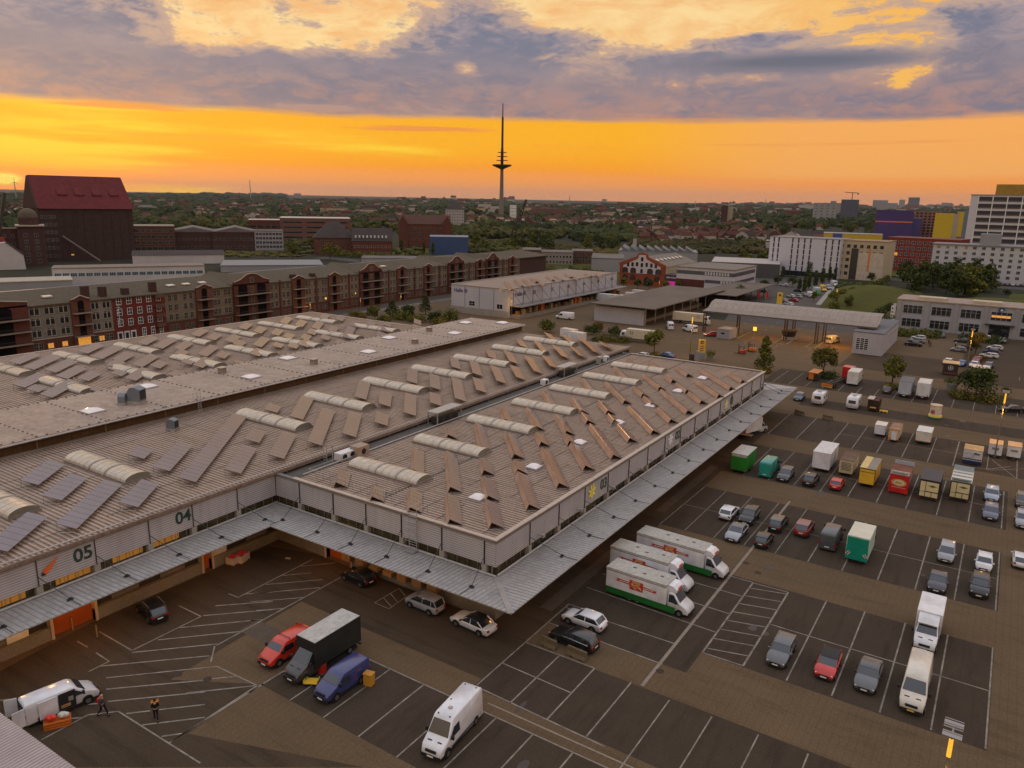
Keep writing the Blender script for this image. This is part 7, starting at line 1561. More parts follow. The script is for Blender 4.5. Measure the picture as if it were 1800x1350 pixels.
# ================================================================== TREES AND PLANTS
def tree_mesh(h, w, mats, kind='round', n=900, leaf=.42, seed=1, trunk_h=.28):
    """returns (trunk mesh, crown mesh): leaf sized faces gathered in clumps around limbs"""
    R = random.Random(seed); mt = MB(); th = h*trunk_h; tr = .035*h**.7
    mt.tube((0, 0, 0), (.03*h, .02*h, th*1.3), tr*1.4, 7, tr*.8); mt.tube((.03*h, .02*h, th*1.3), (0, 0, h*.8), tr*.8, 6, tr*.2)
    clumps = []
    nc = 15 if kind != 'column' else 12
    for i in range(nc):
        if kind == 'column': z = th*.3+(h-th*.3)*(i+.5)/nc; r = w*.5*(math.sin(math.pi*min(1, (i+1.2)/nc))**.6)*.45; a = R.uniform(0, 6.28); c = Vector((r*.4*math.cos(a), r*.4*math.sin(a), z)); cr = w*.34*(1-.45*abs(i/nc-.4))
        elif kind == 'cone': f = (i+.3)/nc; z = th*.8+(h-th*.8)*f; r = w*.42*(1-f)**.8; a = i*2.4; c = Vector((r*math.cos(a)*R.uniform(.5, 1), r*math.sin(a)*R.uniform(.5, 1), z)); cr = w*(.24-.13*f)
        elif kind == 'bush': a = i*2.4; r = w*.36*math.sqrt(R.random()); c = Vector((r*math.cos(a), r*math.sin(a), h*R.uniform(.2, .62))); cr = w*.22
        else:
            a = i*2.4+R.uniform(-.3, .3); f = R.uniform(.05, 1); r = w*.36*math.sin(math.pi*(.18+.72*f))*R.uniform(.6, 1.05); c = Vector((r*math.cos(a), r*math.sin(a), th+(h-th)*(.12+.76*f))); cr = w*R.uniform(.15, .24)
        clumps.append((c, cr))
        if kind != 'bush': mt.tube((0, 0, min(c.z*.75, h*.6)), c, tr*.32, 4, tr*.08, cap=False)
    mc = MB()
    for k in range(n):
        c, cr = clumps[k % nc]; d = Vector((R.gauss(0, 1), R.gauss(0, 1), R.gauss(0, .8)))
        d = d.normalized()*cr*R.uniform(.35, 1.1)**.6; p = c+d
        if p.z < th*.55: p.z = th*.55+R.random()*.3
        nrm = (d.normalized()+Vector((R.gauss(0, .5), R.gauss(0, .5), R.gauss(.3, .5)))).normalized(); u = nrm.orthogonal().normalized(); u.rotate(Matrix.Rotation(R.uniform(0, 6.28), 3, nrm)); v = nrm.cross(u); s = leaf*R.uniform(.5, 1.1)
        mc.poly([p-u*s, p-v*s*.6, p+u*s, p+v*s*.7], 0 if R.random() < .62 else 1)
    return mt.mesh('trunk', bark), mc.mesh('crown', mats)
_tm = {}
def tree(label, u, v, h, w, kind='round', pal=0, n=900, leaf=.42, group=None, name=None, at=None, var=0, cat=None, th=.28):
    P = {0: [LEAF[0], LEAF[1]], 1: [LEAF[1], LEAF[0]], 2: [LEAF[2], LEAF[0]], 3: [LEAF[3], LEAF[1]], 4: [LEAF[0], LEAF[3]]}[pal]
    key = (h, w, kind, pal, n, leaf, var)
    if key not in _tm: _tm[key] = tree_mesh(h, w, P, kind, n, leaf, hash((h, w, var)) % 999 if False else int(h*37+w*11+var), th)
    a, b = _tm[key]; x, y = at if at else G(u, v)
    name = name or {'round': 'deciduous_tree', 'column': 'columnar_tree', 'cone': 'conical_tree', 'bush': 'bush'}[kind]
    t = thing(name, label, cat or ('bush' if kind == 'bush' else 'tree'), (x, y, 0), (u*.37+v*.11) % 6.28 if u else random.uniform(0, 6), group)
    if kind != 'bush': link('trunk', a, t)
    link('crown' if kind != 'bush' else 'foliage', b, t); return t
tree('round yellow green tree beyond the far end of the front hall', 1150, 622, 6.6, 5.6, 'round', 1, 1700, .3)
tree('tall loose tree on a verge between the gate and the front hall', 1342, 652, 8.4, 5.4, 'cone', 0, 1500, .33, th=.2)
tree('broad tree beside the orange trailer, lighter at its left', 1446, 660, 7.0, 7.2, 'round', 4, 1900, .32)
tree('tree with thin trunk between the two groups of box trucks', 1568, 679, 7.2, 5.4, 'round', 1, 1500, .32, th=.3)
tree('wide dark tree on the planted island left of the lamp post', 1716, 700, 7.2, 8.2, 'round', 2, 2000, .34, th=.18)
tree('reddish green tree on the island of the office car park', 1713, 625, 6.4, 5.6, 'round', 3, 1300, .34)
tree('small yellow green tree just behind the far hall roof', 961, 584, 4.8, 5.6, 'bush', 1, 1100, .34, name='deciduous_tree', cat='tree')
for k, (u, v, h, w, kd, p, lb) in enumerate(((1150,628,.7,4.4,'bush',3,'low orange brown planting under the round tree'),(1342,655,.7,4.4,'bush',3,'low yellow planting under the tall loose tree'),(1452,664,1.3,5.2,'bush',2,'dark hedge planting beside the broad tree'),(1568,684,1.0,3.6,'bush',3,'yellow undergrowth below the thin trunk tree'),
    (1690,700,1.6,5,'bush',4,'shrubs at the left foot of the wide dark tree'),(1735,706,1.6,7,'bush',4,'shrubs at the right foot of the wide dark tree'),(1720,632,1.2,4,'bush',3,'yellow shrubs on the office car park island'),
    (1040,588,3.6,5,'bush',2,'left dark bush by the pale trailers behind the far hall'),(1052,583,4,4,'bush',3,'yellowish bush by the pale trailers behind the far hall'),(1080,590,3.6,4.4,'bush',2,'right dark bush by the pale trailers behind the far hall'),(1060,600,1.4,8,'bush',4,'low hedge before the pale trailers'),(1092,601,1.6,6,'bush',4,'low hedge right of the dark bushes'))):
    tree(lb, u, v, h, w, kd, p, 900, .26)
for k, (u, v, h, w, kd, p) in enumerate(((657,562,6.4,5,'bush',0),(690,558,5.6,5.2,'cone',2),(718,557,5.2,5,'bush',2),(748,553,7.2,5.2,'cone',2),(764,566,5,5.4,'bush',2),(792,566,5.4,7,'bush',0),(707,562,2.6,8,'bush',1),(732,566,2.2,7,'bush',1),(628,560,2.6,6,'bush',3),(775,570,2.0,6,'bush',3),(676,566,2.4,5,'bush',1))):
    tree(f'{ordn(k)} of the mixed trees and bushes between the halls and the warehouse row', u, v, h, w, kd, p, 900, .34, group='greenery between the halls')
for k, (u, v, h, w, kd, p, lb) in enumerate(((515,456,11,12,'round',0,'left one of two big round willows behind the warehouse row'),(580,456,9.5,13,'round',1,'right one of two big round willows behind the warehouse row'),(548,436,9,8,'round',3,'yellowish tree between the two willows'),(357,388,12,4,'column',2,'left of a pair of tall poplars'),(368,388,11.5,4,'column',2,'right of a pair of tall poplars'),
    (706,443,8.5,3,'column',2,'slim dark cypress left of the blue signal mast'),(745,447,8,2.6,'column',2,'slim dark cypress before the blue shed'),(761,449,8.5,2.8,'column',2,'slim dark cypress at the corner of the blue shed'))):
    tree(lb, u, v, h, w, kd, p, 1100, .55)
for k, (u, v) in enumerate(((625,452),(650,454),(675,456),(600,450))): tree(f'{ordn(k)} hedge bush in front of the red villas', u, v, 4, 12, 'bush', 1, 500, .6, group='hedge in front of the red villas')
# street trees beyond the gate
for k, (u, v, h, w, kd, p) in enumerate(((1404,513,6,2.6,'column',2),(1413,516,7.5,3,'column',2),(1421,508,7.5,3.2,'column',2),(1432,505,8,3.6,'column',2),(1445,500,8,3.6,'column',2),(1457,496,8,3,'column',2),(1467,495,7.5,3,'column',2),(1375,490,6.5,3,'column',2),(1420,494,10,6,'column',2))):
    tree(f'{ordn(k)} dark cypress in the row beside the hotel street', u, v, h, w, kd, p, 700, .4, group='cypress row by the street')
for k, (u, v, h, w, p) in enumerate(((1096,506,5,4,1),(1120,508,4.6,4.6,2),(1141,509,5,4,2),(1170,510,4.6,4.2,1),(1191,510,4.6,4,0),(1222,510,3.6,3,3),(1243,510,3.4,3,2),(1290,512,5.5,4,2),(1300,530,7,6,2),(1268,528,5,4,2),(1316,500,5,4.4,0),(1343,510,5,4.6,2),(1366,502,5,4,2),(1392,505,5.4,6,2),(1491,545,6,4.4,0),(1463,540,6.4,5,0),(1465,552,5,5,1),(1480,528,5,5,0),(1498,523,4.6,5,0),(1515,517,4.6,5,0),(1532,512,5,5,0),(1548,507,5.5,6,0),(1530,499,6,5,2),(1545,492,7,4,2),(1558,500,5,4,1),(1580,490,6,4,2),(1430,530,4,3,1))):
    tree(f'{ordn(k)} small street tree from the brick hall toward the grassy bank', u, v, h, w, 'round', p, 420, .42, group='street trees beyond the gate')
for k in range(26):
    u = 1590+random.uniform(0, 145); v = 497+random.uniform(0, 30); tree('dark tree in the dense grove between the grassy banks', u, v, random.choice((10., 12., 14.)), random.choice((9., 12.)), 'round', random.choice((2, 2, 0)), 900, .75, group='dense grove between the banks', th=.15)
for k, (u, v, h, w, p) in enumerate(((1545,575,6.5,7,2),(1563,560,6,6,2),(1750,508,4.5,5,1),(1770,518,3,4,2),(1582,590,2.2,7,0),(1605,590,2.0,8,0),(1632,593,2.0,8,0),(1645,592,2,6,0),(1704,597,1.6,7,2),(1745,602,1.4,8,2),(1775,548,3,4,2),(1640,560,0.1,.1,0))):
    if h > 1: tree(f'{ordn(k)} shrub or tree around the office building', u, v, h, w, 'bush' if h < 4 else 'round', p, 600, .36, group='planting around the office')
for k, (u, v, h, w, p, lb) in enumerate(((2,618,5,4,1,'yellow green bush at the left foot of the warehouse row'),(205,588,2.4,3,2,'small dark bush beside the white doors of the red brick part'),(310,575,2,4,2,'low bush before the grey warehouse wall'),(360,568,3.2,4,2,'dark bush under the small loading bay'))): tree(lb, u, v, h, w, 'bush', p, 500, .36)
# ================================================================== SUBURB: houses, single trees and woods
H_roofs = [M('roof_red_brown', (.105, .042, .032), .85, var=.2, scale=.1), M('roof_dark_brown', (.055, .038, .033), .85, var=.2, scale=.1), M('roof_rust', (.14, .058, .036), .85, var=.2, scale=.1)]
H_walls = [M('house_white', (.40, .37, .34), .9, var=.1), M('house_cream', (.33, .27, .18), .9, var=.1), M('house_brick', (.12, .055, .04), .9, var=.15)]
houses = []
for k in range(9):
    w, d, hh, rs = ((9, 11, 5.5, 4.2), (12, 9, 6.5, 4.6), (16, 10, 8, 5))[k % 3]
    mw_ = MB(); mw_.box(-w/2, -d/2, 0, w/2, d/2, hh); mw_.prism([(-w/2, hh), (0, hh+rs-.15), (w/2, hh)], -d/2, d/2)
    mr = MB()
    for s in (-1, 1): mr.poly([(s*(w/2+.4), -d/2-.3, hh-.35), (s*(w/2+.4), d/2+.3, hh-.35), (0, d/2+.3, hh+rs), (0, -d/2-.3, hh+rs)]); mr.poly([(s*(w/2+.4), -d/2-.3, hh-.6), (s*(w/2+.4), d/2+.3, hh-.6), (0, d/2+.3, hh+rs-.25), (0, -d/2-.3, hh+rs-.25)])
    mwi = MB()
    for i in range(3):
        for j in range(2 if hh < 7 else 3):
            for s in (-1, 1): a = -w/2+w*(i+.5)/3; mwi.box(a-.5, s*(d/2+.02)-.02, 1+j*2.6, a+.5, s*(d/2+.02)+.02, 2.4+j*2.6)
    houses.append((mw_.mesh('wall', H_walls[(k+k//3) % 3]), mr.mesh('roof', H_roofs[(k*2+k//3) % 3]), mwi.mesh('windows', glass), MB().box(.8, 1, hh+rs*.3, 1.6, 1.8, hh+rs+.7).mesh('chimney', brick_dk)))
RH = random.Random(8); occupied = []
def free(x, y, r):
    for a, b, c in occupied:
        if (a-x)**2+(b-y)**2 < (r+c)**2: return False
    return True
for o in scene.objects:
    if o.type == 'EMPTY' and o.get('category') in ('building', 'warehouse', 'tower', 'office') and o.location.length > 300: occupied.append((o.location.x, o.location.y, 20))
nh = 0
def house(u, v, yaw, label, group, sc=1.):
    global nh
    x, y = G(u, v)
    if not free(x, y, 5): return
    occupied.append((x, y, 6)); k = RH.randrange(9); t = thing('house', label, 'house', (x, y, 0), yaw, group); t.scale = (sc, sc, sc)
    a, b, c, d = houses[k]; link('wall', a, t); rf = link('roof', b, t); link('chimney', d, rf); link('window', c, t); nh += 1
for (u0, u1, v0, v1, n, yaw, lb) in ((880, 1330, 392, 402, 78, 20, 'small gabled house in the tight red roofed rows right of the television tower'), (1125, 1330, 408, 424, 46, 15, 'small red roofed house in the garden rows behind the sawtooth hall'), (690, 880, 378, 400, 34, 40, 'gabled house in the old quarter around the white tower block'),
        (240, 470, 362, 392, 30, 30, 'house with a dark roof in the suburb right of the grain warehouse'), (470, 700, 352, 380, 34, 30, 'pale house in the distant suburb above the college block'), (0, 45, 352, 392, 12, 10, 'pale house in the suburb left of the grain warehouse'), (1340, 1440, 396, 440, 10, 10, 'house among the woods behind the hotel'), (930, 1700, 366, 380, 36, 5, 'distant house among the woods below the right horizon')):
    for k in range(n):
        if nh > 278: break
        house(RH.uniform(u0, u1), RH.uniform(v0, v1), rad(yaw+RH.choice((0, 90))+RH.uniform(-6, 6)), lb, lb.replace('house', 'houses', 1))
RB = random.Random(17)
for k in range(64):
    u, v = ((RB.uniform(250, 900), RB.uniform(366, 398)) if k < 40 else (RB.uniform(900, 1700), RB.uniform(368, 382))); w = RB.uniform(9, 26); x, y = G(u, v)
    if not free(x, y, 14): continue
    occupied.append((x, y, 12)); kind = k % 4
    pbox('city_block', 'mid rise block among the roofs of the old quarter left of the television tower' if k < 40 else 'low block among the woods right of the television tower', 'building', u-w/2, u+w/2, v, v-RB.uniform(5, 11), RB.uniform(10, 18), (M('house_white', (.4, .37, .34)), brick, cream_w, M('house_brick', (.12, .055, .04)))[kind], (greyroof, H_roofs[0], H_roofs[1], darkroof)[(k//2) % 4], 'flat' if kind == 0 else 'hip', RB.uniform(3, 5), cols=int(w/3), rows=2, ww=1.4, wh=1.5, group='blocks of the old quarter' if k < 40 else 'blocks among the woods')
# single trees of the middle distance
RT = random.Random(4)
for (u0, u1, v0, v1, n, h, w, pal, lb) in ((905, 1110, 425, 442, 26, 9., 10., (2, 0, 2), 'tree in the dark wood behind the low brick blocks'), (1000, 1290, 402, 412, 22, 11., 13., (2, 0), 'large tree in the green belt between the two groups of red roofs'), (240, 560, 398, 425, 26, 9., 10., (0, 2, 3), 'tree between the brick halls and the suburb'), (560, 880, 395, 430, 30, 9., 10., (0, 2, 1), 'tree around the red villas and the dark brick office'),
        (1290, 1345, 425, 470, 12, 7., 8., (2, 0), 'tree behind the flat glazed hall'), (1360, 1545, 392, 416, 30, 13., 15., (2, 2, 0), 'big dark tree in the park behind the hotel'), (800, 905, 405, 440, 16, 9., 10., (1, 0), 'yellowish tree before the lattice crane')):
    for k in range(n):
        u, v = RT.uniform(u0, u1), RT.uniform(v0, v1); x, y = G(u, v)
        if not free(x, y, 3): continue
        tree(lb, u, v, h, w, 'round', RT.choice(pal), 260, 1.0, group=lb.replace('tree', 'trees', 1), th=.12, var=RT.randrange(2))
# stuff: far woods as one mass of crowns
def ico(): 
    bm = bmesh.new(); bmesh.ops.create_icosphere(bm, subdivisions=2, radius=1); v = [tuple(x.co) for x in bm.verts]; f = [[q.index for q in p.verts] for p in bm.faces]; bm.free(); return v, f
iv, jf = ico()
WM = [M('wood_dark', (.020, .032, .015), .95, var=.3, scale=.02, tint=(.038, .050, .018)), M('wood_green', (.036, .050, .014), .95, var=.3, scale=.02, tint=(.07, .075, .02)), M('wood_yellow', (.07, .07, .018), .95, var=.3, scale=.02, tint=(.12, .09, .02)), M('wood_rusty', (.07, .045, .02), .95, var=.3, scale=.02, tint=(.10, .05, .022))]
def woods(name, label, cells, seed):
    R = random.Random(seed); V = []; Fs = []; Ms = []
    for (u0, u1, v0, v1, n, rmin, rmax, pal, hk) in cells:
        for k in range(n):
            u, v = R.uniform(u0, u1), v0+(v1-v0)*R.random()**1.0; x, y = G(u, v); D = math.hypot(x, y); r = R.uniform(rmin, rmax)*max(1, D/2200)
            if D < 1500 and not free(x, y, r*.7): continue
            off = len(V); sz = r*R.uniform(.55, .95)*hk; q = [R.uniform(.78, 1.22) for _ in range(42)]
            for i, (a, b, c) in enumerate(iv): s = q[i]*q[(i*7+3) % 42]; V.append((x+a*r*s, y+b*r*s, max(0, sz*.8+c*sz*s)))
            for f in jf: Fs.append([off+i for i in f]); Ms.append(R.choice(pal))
    me = bpy.data.meshes.new(name); me.from_pydata(V, [], Fs)
    for m_ in WM: me.materials.append(m_)
    me.polygons.foreach_set('material_index', Ms); me.update(); return tag(link(name, me), label, 'woods', kind='stuff')
def mixp(*a): return [WM.index(WM[i]) for i in a]
woods('woodland', 'mass of dark tree crowns covering the plain out to the horizon', [
    (-60, 1860, 371, 385, 1500, 5, 9, [0, 0, 1], .9), (-60, 1860, 364, 372, 1500, 6, 10, [0, 0, 1], .6), (-60, 900, 353, 364, 1500, 7, 12, [0, 0, 1], .45), (600, 1860, 360, 366, 900, 7, 12, [0, 0, 1], .4), (-60, 500, 343, 354, 900, 9, 15, [0, 0], .35),
    (-60, 60, 385, 420, 120, 5, 8, [0, 1], 1), (-420, -60, 345, 400, 420, 7, 13, [0, 0, 1], .7), (1860, 2300, 366, 400, 320, 7, 12, [0, 0, 1], .7), (235, 900, 385, 404, 520, 4.5, 7.5, [0, 0, 1, 2], 1), (880, 1345, 385, 392, 160, 5, 8, [0, 0, 1], 1), (900, 1345, 403, 409, 200, 5, 8, [0, 0, 1], 1), (1345, 1700, 385, 402, 260, 6, 10, [0, 0, 1], 1), (1545, 1570, 430, 470, 30, 3, 5, [0], 1), (700, 1000, 404, 420, 140, 4, 7, [0, 1, 2], 1), (1000, 1130, 412, 425, 90, 4.5, 7, [0, 0, 1], 1)], 5)
woods('scrubland', 'band of yellow and green scrub behind the low brick blocks', [(890, 1110, 436, 450, 330, 1.6, 3.2, [1, 2, 2, 1, 3], .8), (800, 900, 425, 445, 120, 2, 4, [1, 2, 1], .8), (240, 560, 440, 452, 320, 1.2, 2.6, [1, 2, 2], .4), (300, 560, 420, 440, 160, 2, 4, [0, 1, 2], .8), (560, 760, 440, 452, 90, 1.5, 3, [1, 2], .8), (940, 1060, 478, 492, 60, 1.5, 3, [1, 2], .9), (1110, 1345, 424, 446, 520, 2, 4, [0, 1, 3], .9), (1470, 1560, 498, 520, 60, 1, 2, [0, 1], .8), (1540, 1800, 430, 470, 150, 3, 5, [0, 1], .8)], 6)
# far roofs as a mass beyond the counted ones
R = random.Random(9); m = MB()
for k in range(620):
    u, v = R.choice(((R.uniform(900, 1330), R.uniform(377, 403)), (R.uniform(1120, 1340), R.uniform(404, 428)), (R.uniform(-20, 900), R.uniform(352, 372)), (R.uniform(400, 900), R.uniform(372, 398)), (R.uniform(900, 1700), R.uniform(362, 376)))); x, y = G(u, v)
    if math.hypot(x, y) < 1400 and not free(x, y, 3): continue
    s = max(1, math.hypot(x, y)/1700); a = R.uniform(0, 3); m.T = Matrix.Translation((x, y, 0)) @ Matrix.Rotation(rad(20)+R.choice((0, 1.57)), 4, 'Z') @ Matrix.Scale(s, 4)
    w, d, h = R.uniform(3, 5.5), R.uniform(4, 8), R.uniform(4, 7); m.box(-w, -d, 0, w, d, h, R.choice((0, 0, 1))); m.prism([(-w-.3, h), (0, h+4), (w+.3, h)], -d, d, R.choice((2, 2, 3)))
tag(m.build('distant_roofs', [H_walls[0], H_walls[2], H_roofs[0], H_roofs[1]]), 'mass of tiny roofs and walls scattered through the far suburb', 'houses', kind='stuff')

# ================================================================== SMALL THINGS
def lamp(label, u, v, vt=None, h=None, double=False, top=None, glow=True, watt=900):
    if top: h = 10.5; x, y = G(*top, h)
    else: x, y = G(u, v); h = h or zat(x, y, vt)
    t = thing('street_lamp', label, 'street lamp', (x, y, 0), math.atan2(y, x)-rad(90), 'lit street lamps'); r = .11 if h > 7 else .07
    MB().tube((0, 0, 0), (0, 0, h), r, 8, r*.75).build('pole', M('lamp_pole', (.20, .18, .16), .5, metal=.4), t, smooth=40)
    if glow: MB().tube((0, 0, h*.84), (0, 0, h-.15), r*1.15, 8, r*1.05).build('lit_collar', M('lamp_glow', (1, .6, .1), .5, emit=.7, ecol=(1, .50, .03)), t)
    m = MB()
    if h > 7:
        m.cbox(0, -.55, h+.1, 1.0, .5, .14); m.cbox(0, .55, h+.1, 1.0, .5, .14); m.box(-.05, -.8, h, .05, .8, h+.1)
        for k in range(5): m.box(-.5, -.9+k*.45, h+.18, .5, -.84+k*.45, h+.2)
    else: m.lathe((0, 0, h), [(.22, 0), (.25, .25), (.1, .4)], 8)
    m.build('lamp_head', M('lamp_head_metal', (.3, .28, .27), .4, metal=.3), t)
    if glow: point('lamp_light', (0, 0, h*.72), watt, (1, .50, .10), .35, t)
    return t
lamp('tall lit lamp post between the white trailers in the market yard', 1748, 806, 690); lamp('tall lit lamp post at the edge of the office car park', 1698, 655, 580); lamp('tall lit lamp post beyond the far corner of the front hall', 1212, 632, 556)
lamp('tall lit lamp post cut by the bottom edge of the picture', 0, 0, top=(1675, 1286), watt=160); lamp('lit lamp post at the corner of the third hall', 899, 562, 526, watt=400)
for k, (u, v, vt) in enumerate(((25, 612, 609), (329, 574, 568), (546, 556, 540), (705, 540, 520), (1158, 512, 495), (1468, 540, 508), (634, 548, 532))): x, y = G(u, v); lamp(f'{ordn(k)} small lit lamp counted from the left along the warehouse row and street', u, v, h=max(4.5, zat(x, y, vt)), watt=160)
for k, (x, y, w) in enumerate(((-60, 233, 1400), (-40, 233, 2200), (-50, 244, 900), (-72, 236, 900))): point('gate_lamp', (x, y, 6.2), w, (1, .48, .10), .4)
# concrete barriers
def barrier(label, u0, v0, u1, v1, L=None):
    a, b = Vector(G(u0, v0)), Vector(G(u1, v1)); c = (a+b)/2; L = L or (b-a).length; t = thing('concrete_barrier', label, 'barrier', (c.x, c.y, .03), math.atan2((b-a).y, (b-a).x), 'concrete barriers')
    m = MB(); T = Matrix.Rotation(rad(90), 4, 'Z'); m.T = T; m.prism([(-.32, .0), (-.32, .16), (-.14, .42), (-.11, .86), (.11, .86), (.14, .42), (.32, .16), (.32, 0)], -L/2, L/2); m.build('block', M('barrier_concrete', (.12, .095, .055), .9, var=.25, scale=1.2, fine=6), t)
    m = MB(); m.box(-L*.3, -.34, 0, -L*.18, .34, .1); m.box(L*.18, -.34, 0, L*.3, .34, .1); m.build('lifting_slots', black, t)
barrier('concrete barrier just left below the black estate car', 951, 1131, 978, 1143); barrier('concrete barrier right below the black estate car', 998, 1149, 1031, 1163); barrier('left concrete barrier in the aisle below the caravans', 1397, 727, 1413, 732); barrier('right concrete barrier in the aisle below the caravans', 1446, 736, 1463, 740)
# crates and boxes
t = thing('yellow_bin', 'ochre yellow box standing at the rear corner of the blue van', 'box', (*G(649, 1203), .03), rad(12)); MB().box(-.38, -.3, 0, .38, .3, 1.0).build('body', M('ochre', (.50, .24, .02), .6, var=.1), t); MB().box(-.42, -.34, 1.0, .42, .34, 1.08).build('lid', M('ochre_lid', (.45, .2, .02), .6), t)
t = thing('hand_cart', 'small yellow hand cart left of the blue van nose', 'cart', (*G(548, 1203), .03), rad(30)); m = MB(); m.box(-.6, -.4, .25, .6, .4, .32); m.box(-.6, -.4, .32, -.55, .4, .5); m.box(.55, -.4, .32, .6, .4, .5); m.build('tray', yellow, t); m = MB()
for a in (-.45, .45):
    for b_ in (-.35, .35): m.tube((a, b_-.04, .12), (a, b_+.04, .12), .12, 10)
m.build('wheels', black, t); m = MB(); m.tube((.6, 0, .3), (1.3, .2, 1.1), .02, 5); m.build('handle', darksteel, t); 
t = thing('red_container', 'small red container behind the hand cart', 'box', (*G(566, 1182), .03), rad(20)); MB().box(-.3, -.3, 0, .3, .3, .75).build('body', red, t); MB().box(-.32, -.32, .75, .32, .32, .8).build('lid', M('lid_dark_red', (.3, .01, .01), .5), t)
for k, (u, v) in enumerate(((409, 991), (423, 988), (428, 984))):
    t = thing('produce_bin', f'white bin heaped with red goods by the loading dock, {("left", "right front", "right rear")[k]}', 'bin', (*G(u, v), .03), rad(15), 'bins of red goods'); m = MB()
    for a in (((-.55, -.45, .12), (.55, -.4, .85)), ((-.55, .4, .12), (.55, .45, .85)), ((-.55, -.4, .12), (-.5, .4, .85)), ((.5, -.4, .12), (.55, .4, .85)), ((-.55, -.45, .08), (.55, .45, .14))): m.box(*a[0], *a[1])
    m.build('bin', M('bin_pinkish', (.5, .4, .32), .7), t); m = MB(); R = random.Random(k)
    for j in range(24): m.lathe((R.uniform(-.4, .4), R.uniform(-.32, .32), .72+R.random()*.2), [(.05, 0), (.11, .06), (.05, .14)], 6)
    m.build('red_goods', M('tomato_red', (.5, .01, .01), .4), t); m = MB(); [m.box(-.55, q, 0, .55, q+.1, .08) for q in (-.45, -.05, .35)]; m.build('skids', wood, t)
t = thing('crate_heap', 'orange crate heap with red bags and a white sack beside the open van', 'crate', (*G(102, 1275), .03), rad(60)); m = MB()
for j in range(3): m.box(-.9, -.45, j*.2, .9, .45, j*.2+.03); m.box(-.9, -.45, j*.2, .9, -.42, j*.2+.15); m.box(-.9, .42, j*.2, .9, .45, j*.2+.15); m.box(-.9, -.45, j*.2, -.87, .45, j*.2+.15); m.box(.87, -.45, j*.2, .9, .45, j*.2+.15)
m.build('crates', orange, t)
for nm, x, mat in (('red_bags', -.35, M('bag_red', (.65, .04, .015), .5)), ('white_sack', .5, PWw)):
    m = MB(); R = random.Random(3)
    for j in range(7): m.lathe((x+R.uniform(-.3, .25), R.uniform(-.25, .25), .5+R.random()*.15), [(.12, 0), (.22, .12), (.16, .28), (.05, .34)], 8)
    m.build(nm, mat, t, smooth=60)
t = thing('litter_scrap', 'pale scrap lying on the dark asphalt left of the hall corner', 'litter', (*G(506, 982), .03), .3); MB().box(-.3, -.15, 0, .3, .15, .05).build('sheet', M('scrap_pale', (.45, .38, .2), .8), t)
t = thing('ramp_table', 'small tan table under the canopy edge beside the parked box truck', 'table', (*G(1311, 772), .03), rad(0)); m = MB(); m.box(-1.1, -.7, .8, 1.1, .7, .86); m.build('top', M('table_tan', (.30, .17, .08), .7), t); m = MB(); [m.box(a-.04, b_-.04, 0, a+.04, b_+.04, .8) for a in (-1, 1) for b_ in (-.6, .6)]; m.build('legs', darksteel, t)
van(PW, 'white box truck half hidden under the long canopy edge', at=(1322, 762), head=70, L=6.8, Wd=2.0, H=2.4, box=dict(H=3.1, W=2.2, mat=PW, rear=M('rear_white', (.55, .57, .6))), name='box_truck')
for u, v, lb, hd in ((1303, 622, 'red forklift truck beside the orange machine near the gate', 200), (1320, 618, 'orange forklift truck behind the red one near the gate', 160)):
    t = thing('forklift', lb, 'forklift', (*G(u, v), .03), rad(hd)); m = MB(); m.box(-1.1, -.55, .25, .7, .55, 1.0); m.prism([(-1.15, .3), (-1.2, 1.1), (-.7, 1.15), (-.6, .3)], -.56, .56); m.build('body', red if 'red fork' in lb else orange, t); m = MB()
    for a in (-.6, .5):
        for b_ in (-.5, .5): m.box(a-.04, b_-.04, 1, a+.04, b_+.04, 2.1)
    m.box(-.7, -.58, 2.1, .65, .58, 2.16); m.build('overhead_guard', black, t); m = MB(); m.box(.75, -.4, .1, .85, -.3, 2.6); m.box(.75, .3, .1, .85, .4, 2.6); m.box(.75, -.4, 2.5, .85, .4, 2.6); m.box(.85, -.35, .1, 1.9, -.22, .16); m.box(.85, .22, .1, 1.9, .35, .16); m.build('mast', darksteel, t); wheels(t, (.45, -.75), .58, .28, .2)
# signs, flags, planters, kiosks
t = thing('sign_totem', 'yellow sign pylon with dark squares near the lamp post beyond the halls', 'sign', (*G(1232, 632), 0), rad(20)); m = MB(); m.box(-.9, -.2, 1.9, .9, .2, 5.3); m.build('panel', yellow, t); m = MB(); m.box(-.9, -.22, 0, .9, .22, 1.9); m.build('base', grey_w, t); m = MB()
for j, (a, b_) in enumerate(((4.2, 5.0), (3.5, 3.7), (2.9, 3.1), (2.3, 2.5))): m.box(-.5 if j else -.4, -.23, a, .5 if j else .4, -.205, b_)
m.build('dark_print', darkink, t); MB().box(-.18, -.25, 4.45, .4, -.235, 4.6).build('print_gap', yellow, t)
t = thing('utility_cabinets', 'dark cabinets at the foot of the yellow sign pylon', 'cabinet', (*G(1222, 634), 0), rad(20)); MB().box(-1.6, -.3, 0, -.3, .3, 1.7).build('cabinet', darksteel, t); MB().box(.1, -.3, 0, .9, .3, 2.6).build('cabinet', grey_w, t)
t = thing('sign_totem', 'yellow sign pylon on a violet foot beyond the gate roof', 'sign', (*G(1369, 541), 0), rad(10)); MB().box(-1, -.25, 1.4, 1, .25, 6).build('panel', yellow, t); MB().box(-.9, -.25, 0, .9, .25, 1.4).build('base', violet, t); MB().box(-.4, -.3, 4.6, .4, -.26, 5.4).build('dark_print', darkink, t)
